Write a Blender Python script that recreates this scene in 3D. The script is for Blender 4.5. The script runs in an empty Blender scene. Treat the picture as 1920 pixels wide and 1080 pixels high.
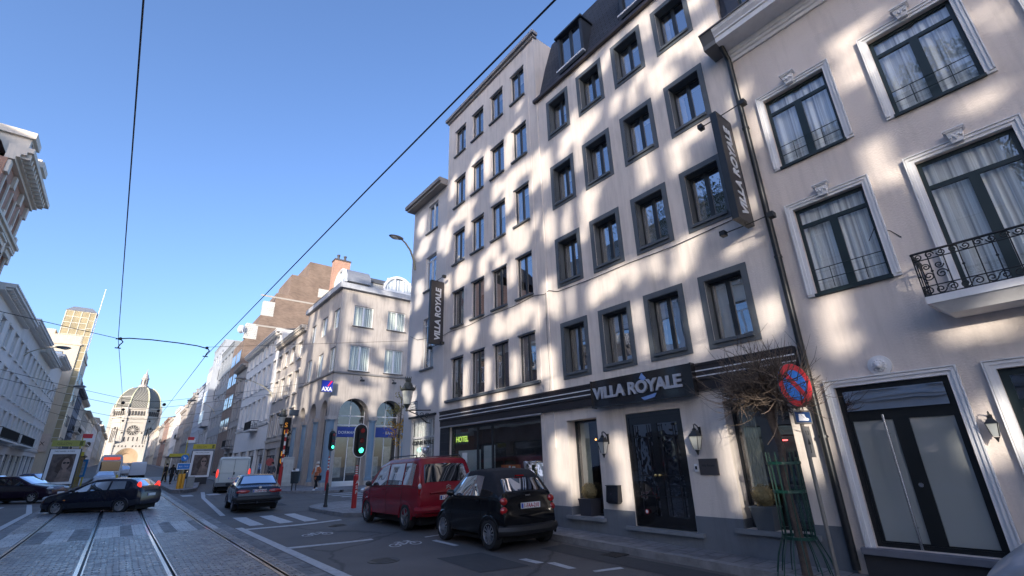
import bpy, math, random
from math import sin, cos, pi, radians, sqrt, atan2
from mathutils import Vector, Matrix, noise as mnoise

SC = bpy.context.scene
COL = SC.collection
random.seed(7)

# ------------------------------------------------------------------ camera
CAMZ, PITCH, ROLL, YAW = 1.7, 0.3606818, -0.0274525, 0.6816551
_f = Vector((sin(YAW) * cos(PITCH), cos(YAW) * cos(PITCH), sin(PITCH)))
_r = Vector((cos(YAW), -sin(YAW), 0)); _u = _r.cross(_f)
_R = _r * cos(ROLL) + _u * sin(ROLL); _U = -_r * sin(ROLL) + _u * cos(ROLL)
cam = bpy.data.cameras.new('camera'); camo = bpy.data.objects.new('camera', cam); COL.objects.link(camo)
camo.matrix_world = Matrix(((_R.x, _U.x, -_f.x, 0), (_R.y, _U.y, -_f.y, 0), (_R.z, _U.z, -_f.z, CAMZ), (0, 0, 0, 1)))
cam.sensor_width = 36; cam.lens = 863.631 / 1920 * 36; cam.clip_start = 0.05; cam.clip_end = 6000
SC.camera = camo

# ------------------------------------------------------------------ sky, sun, exposure
SUN = Vector((-1, -1, 0.27)).normalized()
EL = math.asin(SUN.z)
w = bpy.data.worlds.new('World'); SC.world = w; w.use_nodes = True
nt = w.node_tree; bg = nt.nodes['Background']
sky = nt.nodes.new('ShaderNodeTexSky'); sky.sky_type = 'NISHITA'; sky.sun_disc = False
sky.sun_elevation = radians(15); sky.sun_rotation = radians(225)
sky.air_density = 1.0; sky.dust_density = 2.2; sky.ozone_density = 4.0; sky.altitude = 50
tn = nt.nodes.new('ShaderNodeMix'); tn.data_type = 'RGBA'; tn.blend_type = 'MULTIPLY'; tn.inputs[0].default_value = 1; tn.inputs[7].default_value = (.89, .86, .94, 1)
nt.links.new(sky.outputs[0], tn.inputs[6]); nt.links.new(tn.outputs[2], bg.inputs[0]); bg.inputs[1].default_value = 0.15
sl = bpy.data.lights.new('sun', 'SUN'); sl.energy = 2.4; sl.angle = radians(0.6); sl.color = (1, 0.91, 0.79)
so = bpy.data.objects.new('sun', sl); COL.objects.link(so)
so.rotation_euler = SUN.to_track_quat('Z', 'Y').to_euler(); so.location = (0, -30, 60)
SC.view_settings.view_transform = 'Standard'; SC.view_settings.look = 'None'
SC.view_settings.gamma = 1; SC.view_settings.use_curve_mapping = False
SC.view_settings.exposure = 1.45
SC.cycles.use_denoising = True
SC.cycles.max_bounces = 7; SC.cycles.transparent_max_bounces = 12
SC.cycles.sample_clamp_indirect = 6

# ------------------------------------------------------------------ materials
MATS = {}
def newmat(name):
    m = bpy.data.materials.new(name); m.use_nodes = True
    MATS[name] = m; return m, m.node_tree, m.node_tree.nodes['Principled BSDF']
def N(nt, t, **k):
    n = nt.nodes.new(t)
    for a, b in k.items():
        if a.startswith('i_'):
            key = a[2:]; key = int(key) if key.isdigit() else key.replace('_', ' ')
            n.inputs[key].default_value = b
        else: setattr(n, a, b)
    return n
def ramp(nt, fac, stops):
    r = nt.nodes.new('ShaderNodeValToRGB'); el = r.color_ramp.elements
    el[0].position, el[0].color = stops[0][0], (*stops[0][1], 1)
    el[1].position, el[1].color = stops[-1][0], (*stops[-1][1], 1)
    for p, c in stops[1:-1]:
        e = el.new(p); e.color = (*c, 1)
    nt.links.new(fac, r.inputs[0]); return r.outputs[0]
def sc(c, k): return tuple(min(1, x * k) for x in c)
def M(name, col=None, rough=0.7, metal=0.0, var=0.12, scale=3.0, bump=0.0, bscale=40, spec=0.5, streak=0.0, emit=None, es=1.0, coat=0.0):
    if name in MATS: return MATS[name]
    m, nt, b = newmat(name); L = nt.links
    tc = N(nt, 'ShaderNodeTexCoord')
    if var > 0:
        nz = N(nt, 'ShaderNodeTexNoise', i_Scale=scale, i_Detail=7.0, i_Roughness=0.62); L.new(tc.outputs['Object'], nz.inputs['Vector'])
        out = ramp(nt, nz.outputs[0], [(0.28, sc(col, 1 - var)), (0.52, col), (0.74, sc(col, 1 + var * .7))])
        if streak > 0:
            mp = N(nt, 'ShaderNodeMapping'); mp.inputs['Scale'].default_value = (2.4, 2.4, 0.22); L.new(tc.outputs['Object'], mp.inputs[0])
            n2 = N(nt, 'ShaderNodeTexNoise', i_Scale=2.2, i_Detail=6.0, i_Roughness=0.7); L.new(mp.outputs[0], n2.inputs['Vector'])
            f2 = ramp(nt, n2.outputs[0], [(0.46, (1, 1, 1)), (0.72, (1 - streak,) * 3)])
            mx = N(nt, 'ShaderNodeMix', data_type='RGBA', blend_type='MULTIPLY'); mx.inputs[0].default_value = 1
            L.new(out, mx.inputs[6]); L.new(f2, mx.inputs[7]); out = mx.outputs[2]
        L.new(out, b.inputs['Base Color'])
    else: b.inputs['Base Color'].default_value = (*col, 1)
    b.inputs['Roughness'].default_value = rough; b.inputs['Metallic'].default_value = metal
    b.inputs['Specular IOR Level'].default_value = spec; b.inputs['Coat Weight'].default_value = coat
    if coat: b.inputs['Coat Roughness'].default_value = 0.04
    if bump > 0:
        nb = N(nt, 'ShaderNodeTexNoise', i_Scale=bscale, i_Detail=5.0); L.new(tc.outputs['Object'], nb.inputs['Vector'])
        bp = N(nt, 'ShaderNodeBump', i_Strength=bump, i_Distance=0.02); L.new(nb.outputs[0], bp.inputs['Height']); L.new(bp.outputs[0], b.inputs['Normal'])
    if emit:
        b.inputs['Emission Color'].default_value = (*emit, 1); b.inputs['Emission Strength'].default_value = es
    return m
def Mbrick(name, c1, c2, mortar, w=.22, h=.065, ms=.012, var=.25):
    if name in MATS: return MATS[name]
    m, nt, b = newmat(name); L = nt.links
    tc = N(nt, 'ShaderNodeTexCoord'); sp = N(nt, 'ShaderNodeSeparateXYZ'); L.new(tc.outputs['Object'], sp.inputs[0])
    ad = N(nt, 'ShaderNodeMath', operation='ADD'); L.new(sp.outputs[0], ad.inputs[0]); L.new(sp.outputs[1], ad.inputs[1])
    cb = N(nt, 'ShaderNodeCombineXYZ'); L.new(ad.outputs[0], cb.inputs[0]); L.new(sp.outputs[2], cb.inputs[1])
    br = N(nt, 'ShaderNodeTexBrick', i_Scale=1.0); br.inputs['Brick Width'].default_value = w; br.inputs['Row Height'].default_value = h
    br.inputs['Mortar Size'].default_value = ms; br.inputs['Color1'].default_value = (*c1, 1); br.inputs['Color2'].default_value = (*c2, 1); br.inputs['Mortar'].default_value = (*mortar, 1)
    L.new(cb.outputs[0], br.inputs[0])
    nz = N(nt, 'ShaderNodeTexNoise', i_Scale=.5, i_Detail=6.0); L.new(tc.outputs['Object'], nz.inputs['Vector'])
    f = ramp(nt, nz.outputs[0], [(.3, (1 - var,) * 3), (.7, (1, 1, 1))])
    mx = N(nt, 'ShaderNodeMix', data_type='RGBA', blend_type='MULTIPLY'); mx.inputs[0].default_value = 1
    L.new(br.outputs[0], mx.inputs[6]); L.new(f, mx.inputs[7]); L.new(mx.outputs[2], b.inputs['Base Color'])
    b.inputs['Roughness'].default_value = .85
    bp = N(nt, 'ShaderNodeBump', i_Strength=.3, i_Distance=.01, invert=True); L.new(br.outputs['Fac'], bp.inputs['Height']); L.new(bp.outputs[0], b.inputs['Normal'])
    return m
def Mglass(name, tint=(.02, .022, .026), refl=.42, clear=False, wav=.02, wscale=1.6):
    """window glass: sharp reflection over either a dark room or what stands behind it"""
    if name in MATS: return MATS[name]
    m = bpy.data.materials.new(name); m.use_nodes = True; MATS[name] = m; nt = m.node_tree; nt.nodes.clear(); L = nt.links
    o = N(nt, 'ShaderNodeOutputMaterial'); mx = N(nt, 'ShaderNodeMixShader'); g = N(nt, 'ShaderNodeBsdfGlossy', i_Roughness=0.0)
    g.inputs['Color'].default_value = (.93, .95, 1, 1)
    if clear: d = N(nt, 'ShaderNodeBsdfTransparent'); d.inputs[0].default_value = (*tint, 1)
    else: d = N(nt, 'ShaderNodeBsdfDiffuse'); d.inputs[0].default_value = (*tint, 1)
    lw = N(nt, 'ShaderNodeFresnel', i_IOR=1.5); ma = N(nt, 'ShaderNodeMath', operation='MULTIPLY_ADD', use_clamp=True)
    ma.inputs[1].default_value = 1.0; ma.inputs[2].default_value = refl
    tc = N(nt, 'ShaderNodeTexCoord'); nz = N(nt, 'ShaderNodeTexNoise', i_Scale=wscale, i_Detail=1.0); L.new(tc.outputs['Object'], nz.inputs['Vector'])
    bp = N(nt, 'ShaderNodeBump', i_Strength=wav * 10, i_Distance=.02); L.new(nz.outputs[0], bp.inputs['Height']); L.new(bp.outputs[0], g.inputs['Normal'])
    ge = N(nt, 'ShaderNodeNewGeometry'); bf = N(nt, 'ShaderNodeMath', operation='SUBTRACT'); bf.inputs[0].default_value = 1; L.new(ge.outputs['Backfacing'], bf.inputs[1]); mu = N(nt, 'ShaderNodeMath', operation='MULTIPLY'); L.new(ma.outputs[0], mu.inputs[0]); L.new(bf.outputs[0], mu.inputs[1])
    L.new(lw.outputs[0], ma.inputs[0]); L.new(mu.outputs[0] if clear else ma.outputs[0], mx.inputs[0]); L.new(d.outputs[0], mx.inputs[1]); L.new(g.outputs[0], mx.inputs[2]); L.new(mx.outputs[0], o.inputs[0])
    return m
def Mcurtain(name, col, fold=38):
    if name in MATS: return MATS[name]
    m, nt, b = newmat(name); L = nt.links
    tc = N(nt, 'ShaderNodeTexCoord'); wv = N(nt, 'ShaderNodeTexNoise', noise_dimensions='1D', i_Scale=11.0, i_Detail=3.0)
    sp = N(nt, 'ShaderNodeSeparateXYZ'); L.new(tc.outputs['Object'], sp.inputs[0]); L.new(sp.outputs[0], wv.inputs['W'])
    L.new(ramp(nt, wv.outputs[0], [(.35, sc(col, .34)), (.6, col)]), b.inputs['Base Color']); b.inputs['Roughness'].default_value = .95  # shade of the folds is put into the colour by noise
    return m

plaster = M('plaster_warm_grey', (.69, .62, .56), .88, var=.10, scale=.8, bump=.35, bscale=45, streak=.22)
cream = M('plaster_pale_pink', (.67, .59, .53), .85, var=.09, scale=.7, bump=.4, bscale=35, streak=.16)
white_pl = M('plaster_white', (.72, .69, .65), .85, var=.07, scale=1.0, bump=.2, streak=.16)
grey_pl = M('plaster_stained', (.43, .385, .345), .88, var=.12, scale=.9, bump=.3, bscale=30, streak=.32)
stone = M('stone_pale', (.58, .53, .46), .85, var=.12, scale=1.2, bump=.3, bscale=25, streak=.22)
frame_gr = M('window_surround_grey', (.095, .108, .118), .55, var=.1, bump=.1)
frame_dk = M('frame_charcoal', (.022, .026, .03), .35, var=.15)
frame_gn = M('frame_dark_green', (.014, .026, .028), .35, var=.1)
frame_wh = M('frame_white', (.75, .75, .74), .4, var=.05)
plinth_m = M('plinth_blue_grey', (.15, .168, .19), .7, var=.12, scale=2, bump=.2, streak=.2)
trim_wh = M('trim_white', (.74, .73, .72), .55, var=.05, scale=4, bump=.1, streak=.12)
black_m = M('black_gloss', (.008, .008, .009), .12, var=0, spec=.8)
blackmat = M('black_matt', (.012, .012, .013), .5, var=.1)
iron = M('wrought_iron', (.012, .013, .014), .45, var=.2, scale=10)
glass_w = Mglass('glass_light', (.9, .92, .9), .03, clear=True, wav=.01)
slate = Mbrick('slate_tiles', (.035, .042, .06), (.05, .058, .078), (.012, .014, .02), .3, .13, .012)
roof_dk = M('roof_dark', (.07, .072, .08), .8, var=.3, scale=2)
zinc = M('zinc_grey', (.3, .31, .33), .5, metal=.4, var=.15)
glass_v = Mglass('glass_dark', (.012, .016, .024), .36, wav=.012)
glass_h = Mglass('glass_hotel', (.95, .96, .96), .44, clear=True, wav=.010)
glass_c = Mglass('glass_clear', (.97, .98, .98), .12, clear=True, wav=.01)
glass_s = Mglass('glass_shop', (.92, .95, .94), .12, clear=True, wav=.008)
glass_far = Mglass('glass_far', (.03, .035, .045), .3, wav=.03)
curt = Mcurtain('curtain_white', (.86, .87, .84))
white_p = M('paint_white', (.8, .8, .8), .4, var=.03)
brass = M('brass', (.75, .55, .22), .25, metal=1, var=.05)
steel = M('brushed_steel', (.62, .62, .63), .25, metal=1, var=.08)
lampglass = M('lantern_glass', (.45, .47, .44), .15, var=.1)

# ------------------------------------------------------------------ mesh helpers
class MB:
    def __init__(s): s.v = []; s.f = []; s.m = []
    def add(s, vs, fs, mi=0, X=None):
        o = len(s.v)
        s.v += [tuple(X @ Vector(p)) for p in vs] if X is not None else [tuple(p) for p in vs]
        for f in fs: s.f.append(tuple(i + o for i in f)); s.m.append(mi)
        return s
    def box(s, x0, x1, y0, y1, z0, z1, mi=0, X=None):
        return s.add([(x0, y0, z0), (x1, y0, z0), (x1, y1, z0), (x0, y1, z0), (x0, y0, z1), (x1, y0, z1), (x1, y1, z1), (x0, y1, z1)],
                     [(0, 3, 2, 1), (4, 5, 6, 7), (0, 1, 5, 4), (1, 2, 6, 5), (2, 3, 7, 6), (3, 0, 4, 7)], mi, X)
    def frustum(s, a, b, mi=0, X=None):   # a,b = (x0,x1,y0,y1,z)
        return s.add([(a[0], a[2], a[4]), (a[1], a[2], a[4]), (a[1], a[3], a[4]), (a[0], a[3], a[4]), (b[0], b[2], b[4]), (b[1], b[2], b[4]), (b[1], b[3], b[4]), (b[0], b[3], b[4])],
                     [(0, 3, 2, 1), (4, 5, 6, 7), (0, 1, 5, 4), (1, 2, 6, 5), (2, 3, 7, 6), (3, 0, 4, 7)], mi, X)
    def quad(s, a, b, c, d, mi=0): return s.add([a, b, c, d], [(0, 1, 2, 3)], mi)
    def tube(s, pts, r, n=8, mi=0, X=None, cap=True):
        pts = [Vector(p) for p in pts]; k = len(pts); rr = r if isinstance(r, (list, tuple)) else [r] * k
        vs = []; up = None
        for i, p in enumerate(pts):
            t = (pts[min(i + 1, k - 1)] - pts[max(i - 1, 0)]).normalized()
            if up is None: up = Vector((0, 0, 1)) if abs(t.z) < .9 else Vector((1, 0, 0))
            a = t.cross(up).normalized(); b = a.cross(t).normalized(); up = b
            for j in range(n):
                th = 2 * pi * j / n; vs.append(p + (a * cos(th) + b * sin(th)) * rr[i])
        fs = [(i * n + j, i * n + (j + 1) % n, (i + 1) * n + (j + 1) % n, (i + 1) * n + j) for i in range(k - 1) for j in range(n)]
        if cap: fs += [tuple(range(n))[::-1], tuple(range((k - 1) * n, k * n))]
        return s.add(vs, fs, mi, X)
    def lathe(s, prof, c=(0, 0, 0), n=16, mi=0, X=None, axis='z', cap=True):
        vs = []
        for r, h in prof:
            for j in range(n):
                t = 2 * pi * j / n; a, b = r * cos(t), r * sin(t)
                p = (a, b, h) if axis == 'z' else ((h, a, b) if axis == 'x' else (a, h, b))
                vs.append((p[0] + c[0], p[1] + c[1], p[2] + c[2]))
        k = len(prof)
        fs = [(i * n + j, i * n + (j + 1) % n, (i + 1) * n + (j + 1) % n, (i + 1) * n + j) for i in range(k - 1) for j in range(n)]
        if cap: fs += [tuple(range(n))[::-1], tuple(range((k - 1) * n, k * n))]
        return s.add(vs, fs, mi, X)
    def prism(s, poly, y0, y1, mi=0, X=None, plane='xz'):
        n = len(poly)
        mk = (lambda a, b, c: (a, c, b)) if plane == 'xz' else ((lambda a, b, c: (c, a, b)) if plane == 'yz' else (lambda a, b, c: (a, b, c)))
        vs = [mk(a, b, y0) for a, b in poly] + [mk(a, b, y1) for a, b in poly]
        fs = [tuple(range(n))[::-1], tuple(range(n, 2 * n))] + [(i, (i + 1) % n, n + (i + 1) % n, n + i) for i in range(n)]
        return s.add(vs, fs, mi, X)
    def ball(s, c, r, n=12, m=8, mi=0, sc=(1, 1, 1)):
        prof = [(max(r * sin(pi * i / m), 1e-4), -r * cos(pi * i / m)) for i in range(m + 1)]
        vs = [];
        for rr, h in prof:
            for j in range(n): t = 2 * pi * j / n; vs.append((c[0] + rr * cos(t) * sc[0], c[1] + rr * sin(t) * sc[1], c[2] + h * sc[2]))
        return s.add(vs, [(i * n + j, i * n + (j + 1) % n, (i + 1) * n + (j + 1) % n, (i + 1) * n + j) for i in range(m) for j in range(n)], mi)
    def mesh(s, name, mats, smooth=False):
        me = bpy.data.meshes.new(name); me.from_pydata(s.v, [], s.f)
        for m in (mats if isinstance(mats, (list, tuple)) else [mats]): me.materials.append(m)
        me.polygons.foreach_set('material_index', s.m)
        if smooth:
            me.polygons.foreach_set('use_smooth', [True] * len(s.f))
            try: me.set_sharp_from_angle(angle=radians(smooth if smooth is not True else 40))
            except Exception: pass
        me.update(); return me
    def build(s, name, mats, parent=None, loc=None, rot=0, smooth=False):
        return mobj(name, s.mesh(name, mats, smooth), parent, loc, rot)
def mobj(name, me, parent=None, loc=None, rot=0):
    o = bpy.data.objects.new(name, me); COL.objects.link(o)
    if parent is not None: o.parent = parent
    if loc is not None: o.location = loc
    if rot: o.rotation_euler = (0, 0, rot) if not isinstance(rot, tuple) else rot
    return o
def tag(o, label=None, cat=None, group=None, kind=None):
    if label: o['label'] = label
    if cat: o['category'] = cat
    if group: o['group'] = group
    if kind: o['kind'] = kind
    return o
def E(name, label, cat, loc, rot=0, group=None):
    o = bpy.data.objects.new(name, None); COL.objects.link(o); o.empty_display_size = .2
    o.location = loc; o.rotation_euler = (0, 0, rot); return tag(o, label, cat, group)
def kids(o): return [c for c in COL.objects if c.parent is o]
def copy_tree(o, parent=None):
    c = o.copy(); COL.objects.link(c)
    if parent is not None: c.parent = parent
    for ch in [x for x in list(COL.objects) if x.parent is o]: copy_tree(ch, c)
    return c
_TXT = {}
def text(name, s, size, mat, parent, loc, rot=(radians(90), 0, 0), ext=.004, bold=0.0, shear=0.0, align='LEFT', space=1.0, sx=1.0):
    key = (s, size, ext, bold, shear, align, space, mat.name)
    if key not in _TXT:
        cu = bpy.data.curves.new('t', 'FONT'); cu.body = s; cu.size = size; cu.extrude = ext; cu.offset = bold; cu.shear = shear
        cu.align_x = align; cu.space_character = space; cu.resolution_u = 4
        to = bpy.data.objects.new('t', cu); COL.objects.link(to); dg = bpy.context.evaluated_depsgraph_get()
        me = bpy.data.meshes.new_from_object(to.evaluated_get(dg)); bpy.data.objects.remove(to)
        me.materials.clear(); me.materials.append(mat); _TXT[key] = me
    o = mobj(name, _TXT[key], parent, loc); o.rotation_euler = rot; o.scale = (sx, 1, 1); return o

# terrain height of the street
def gz(x, y):
    z = 0.
    if y > 20: z = .010 * (min(y, 90) - 20)
    if y > 90: z += .022 * (min(y, 460) - 90)
    s = min(max((x - 4.5) / 3.4, 0), 1); s = s * s * (3 - 2 * s)
    if y < 24: z += s * 0.021 * max(-6.4, min(y - 6.4, 4.8)) * (1 if y < 18 else (24 - y) / 6)
    return z
# ------------------------------------------------------------------ ground, road, tram bed, pavements
asph, nt, b = newmat('asphalt'); L = nt.links; tc = N(nt, 'ShaderNodeTexCoord')
n1 = N(nt, 'ShaderNodeTexNoise', i_Scale=.35, i_Detail=8.0, i_Roughness=.6); n2 = N(nt, 'ShaderNodeTexNoise', i_Scale=90.0, i_Detail=3.0)
L.new(tc.outputs['Object'], n1.inputs[0]); L.new(tc.outputs['Object'], n2.inputs[0])
mx = N(nt, 'ShaderNodeMix', data_type='RGBA', blend_type='MULTIPLY'); mx.inputs[0].default_value = 1
L.new(ramp(nt, n1.outputs[0], [(.3, (.085, .077, .073)), (.55, (.12, .11, .104)), (.75, (.155, .143, .134))]), mx.inputs[6])
L.new(ramp(nt, n2.outputs[0], [(.35, (.6, .6, .6)), (.65, (1.25, 1.25, 1.25))]), mx.inputs[7]); L.new(mx.outputs[2], b.inputs[0])
vo = N(nt, 'ShaderNodeTexVoronoi', feature='DISTANCE_TO_EDGE', i_Scale=.33); nzw = N(nt, 'ShaderNodeTexNoise', i_Scale=1.2, i_Detail=5.0); L.new(tc.outputs['Object'], nzw.inputs[0])
mm = N(nt, 'ShaderNodeMix', data_type='RGBA'); mm.inputs[0].default_value = .35; L.new(tc.outputs['Object'], mm.inputs[6]); L.new(nzw.outputs['Color'], mm.inputs[7]); L.new(mm.outputs[2], vo.inputs[0])
m3 = N(nt, 'ShaderNodeMix', data_type='RGBA', blend_type='MULTIPLY'); m3.inputs[0].default_value = 1
L.new(mx.outputs[2], m3.inputs[6]); L.new(ramp(nt, vo.outputs[0], [(.0, (.45,) * 3), (.012, (1,) * 3)]), m3.inputs[7]); L.new(m3.outputs[2], b.inputs[0])
b.inputs['Roughness'].default_value = .72
bp = N(nt, 'ShaderNodeBump', i_Strength=.35, i_Distance=.01); L.new(n2.outputs[0], bp.inputs['Height']); L.new(bp.outputs[0], b.inputs['Normal'])

def cobble(name, ca, cb_, mort, bw=.2, rh=.125, rough=.42, bs=.9):
    m, nt, b = newmat(name); L = nt.links; tc = N(nt, 'ShaderNodeTexCoord')
    wn = N(nt, 'ShaderNodeTexNoise', i_Scale=1.1, i_Detail=2.0); L.new(tc.outputs['Object'], wn.inputs[0])
    dv = N(nt, 'ShaderNodeMix', data_type='RGBA', blend_type='LINEAR_LIGHT'); dv.inputs[0].default_value = .045; L.new(tc.outputs['Object'], dv.inputs[6]); L.new(wn.outputs['Color'], dv.inputs[7])
    br = N(nt, 'ShaderNodeTexBrick', i_Scale=1.0); br.inputs['Brick Width'].default_value = bw; br.inputs['Row Height'].default_value = rh
    br.inputs['Mortar Size'].default_value = .014; br.inputs['Mortar Smooth'].default_value = .8; br.inputs['Bias'].default_value = -.1
    br.inputs['Color1'].default_value = (*ca, 1); br.inputs['Color2'].default_value = (*cb_, 1); br.inputs['Mortar'].default_value = (*mort, 1)
    L.new(dv.outputs[2], br.inputs[0])
    nz = N(nt, 'ShaderNodeTexNoise', i_Scale=.5, i_Detail=6.0); L.new(tc.outputs['Object'], nz.inputs[0])
    mx = N(nt, 'ShaderNodeMix', data_type='RGBA', blend_type='MULTIPLY'); mx.inputs[0].default_value = 1
    L.new(br.outputs[0], mx.inputs[6]); L.new(ramp(nt, nz.outputs[0], [(.3, (.62, .6, .6)), (.5, (1, 1, 1)), (.75, (1.35, 1.3, 1.22))]), mx.inputs[7]); L.new(mx.outputs[2], b.inputs[0])
    nf = N(nt, 'ShaderNodeTexNoise', i_Scale=45.0, i_Detail=3.0); L.new(tc.outputs['Object'], nf.inputs[0])
    nm = N(nt, 'ShaderNodeTexNoise', i_Scale=5.0, i_Detail=2.0); L.new(tc.outputs['Object'], nm.inputs[0])
    L.new(ramp(nt, nm.outputs[0], [(.35, (rough - .12,) * 3), (.7, (rough + .2,) * 3)]), b.inputs['Roughness'])
    h1 = N(nt, 'ShaderNodeMath', operation='MULTIPLY_ADD'); h1.inputs[1].default_value = -1; L.new(br.outputs['Fac'], h1.inputs[0]); 
    h2 = N(nt, 'ShaderNodeMath', operation='MULTIPLY'); h2.inputs[1].default_value = .55; L.new(nm.outputs[0], h2.inputs[0]); L.new(h2.outputs[0], h1.inputs[2])
    h3 = N(nt, 'ShaderNodeMath', operation='MULTIPLY_ADD'); h3.inputs[1].default_value = .18; L.new(nf.outputs[0], h3.inputs[0]); L.new(h1.outputs[0], h3.inputs[2])
    bp = N(nt, 'ShaderNodeBump', i_Strength=bs, i_Distance=.022); L.new(h3.outputs[0], bp.inputs['Height']); L.new(bp.outputs[0], b.inputs['Normal'])
    return m
cob = cobble('cobblestone', (.16, .16, .17), (.33, .32, .31), (.018, .017, .017), rough=.36, bs=1.0)
tile_g = cobble('crossing_paver_grey', (.10, .10, .105), (.125, .125, .13), (.04, .04, .04), .26, .26, .55, .3)
tile_w = cobble('crossing_paver_white', (.42, .42, .41), (.5, .5, .48), (.1, .1, .1), .26, .26, .5, .3)
edge_st = cobble('edge_stone', (.14, .14, .145), (.17, .17, .17), (.04, .04, .04), 1.0, .3, .6, .25)
pave = cobble('pavement_slabs', (.19, .188, .195), (.235, .23, .235), (.07, .068, .07), .45, .3, .6, .25)
kerbm = M('kerb_granite', (.22, .215, .215), .75, var=.35, scale=4, bump=.5, bscale=30)
rail = M('rail_steel', (.5, .52, .56), .18, metal=1, var=.1, scale=3)
groove = M('rail_groove', (.01, .01, .012), .6, var=0)
earth = M('ground_far', (.09, .09, .095), .9, var=.2, scale=.1)
paintm, nt, b = newmat('road_paint'); L = nt.links; tc = N(nt, 'ShaderNodeTexCoord')
pn = N(nt, 'ShaderNodeTexNoise', i_Scale=7.0, i_Detail=9.0, i_Roughness=.75); L.new(tc.outputs['Object'], pn.inputs[0])
L.new(ramp(nt, pn.outputs[0], [(.33, (.12, .12, .125)), (.42, (.4, .4, .4)), (.6, (.5, .5, .5))]), b.inputs[0]); b.inputs['Roughness'].default_value = .6

def ys_list():
    y = -14.0; o = []
    while y < 44: o.append(round(y, 3)); y += .5
    while y < 100: o.append(y); y += 3
    while y < 470: o.append(y); y += 12
    return o
YS = ys_list()
def frange(a, b_, st):
    n = max(1, int(round((b_ - a) / st))); return [a + (b_ - a) * i / n for i in range(n + 1)]
def strip(mb, x0, x1, y0, y1, dz, mi=0, st=.5):
    """a sheet on the street surface"""
    ys = [y0] + [y for y in YS if y0 + 1e-4 < y < y1 - 1e-4] + [y1]; xs = frange(x0, x1, st); vs = []; fs = []
    for y in ys:
        for x in xs: vs.append((x, y, gz(x, y) + dz))
    n = len(xs)
    for i in range(len(ys) - 1):
        for j in range(n - 1): fs.append((i * n + j, i * n + j + 1, (i + 1) * n + j + 1, (i + 1) * n + j))
    mb.add(vs, fs, mi)
# far ground: one sheet to the horizon, a little under the streets
mb = MB(); gx = [-2500, -400, -60, -12, 0, 12, 60, 400, 2500]; gy = [-2500, -300, -30, 0, 20, 50, 90, 150, 250, 460, 900, 2500]
mb.add([(x, y, gz(0, y) - .35 - (3 if abs(x) > 60 else 0)) for y in gy for x in gx], [(i * 9 + j, i * 9 + j + 1, (i + 1) * 9 + j + 1, (i + 1) * 9 + j) for i in range(11) for j in range(8)])
tag(mb.build('ground', earth), kind='structure')
CX0, CX1 = -2.55, 3.15   # cobbled tram bed
mb = MB()
strip(mb, -8.0, CX0, -14, 470, 0); strip(mb, CX1, 14.0, -14, 470, 0)
strip(mb, 14.0, 60.0, 17, 36, 0, st=4)
tag(mb.build('road', asph, smooth=True), kind='structure')
# tram bed with crossing band (y 18.35 .. 21.9), edge stones, rails
mb = MB(); R4 = [-1.66, -.2, 1.1, 2.56]; segs = [CX0 + .3] + sum([[r - .055, r + .075] for r in R4], []) + [CX1 - .3]
for a, c in ((CX0, CX0 + .3), (CX1 - .3, CX1)): strip(mb, a, c, -14, 470, 0, 3)
pieces = [(segs[i], segs[i + 1]) for i in range(0, len(segs), 2)]
CY0, CY1 = 18.4, 21.8
for a, c in pieces:
    strip(mb, a, c, -14, CY0, 0, 0); strip(mb, a, c, CY1, 470, 0, 0)
wh = [(-1.2, -.7), (-.13, .42), (.72, 1.04), (1.2, 1.45), (1.78, 2.28), (2.66, 2.84), (-2.2, -1.75)]
for a, c in pieces:
    cuts = sorted(set([a, c] + [q for p_ in wh for q in p_ if a < q < c]))
    for p_, q_ in zip(cuts, cuts[1:]):
        mid = (p_ + q_) / 2; strip(mb, p_, q_, CY0, CY1, 0, 2 if any(s_ <= mid <= t_ for s_, t_ in wh) else 1)
tag(mb.build('tram_bed', [cob, tile_g, tile_w, edge_st], smooth=True), kind='structure')
for i, r in enumerate(R4):
    mb = MB(); strip(mb, r - .055, r + .005, -14, 470, .004, 0); strip(mb, r + .005, r + .05, -14, 470, -.025, 1); strip(mb, r + .05, r + .075, -14, 470, .003, 0)
    tag(mb.build('tram_rail', [rail, groove], smooth=True), ['polished tram rail nearest the left lane', 'second tram rail from the left, running under the dark hatchback', 'third tram rail from the left, under the rear of the dark hatchback', 'polished tram rail furthest right, beside the bus lane'][i], 'rail', 'tram rails in the cobbles')

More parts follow.
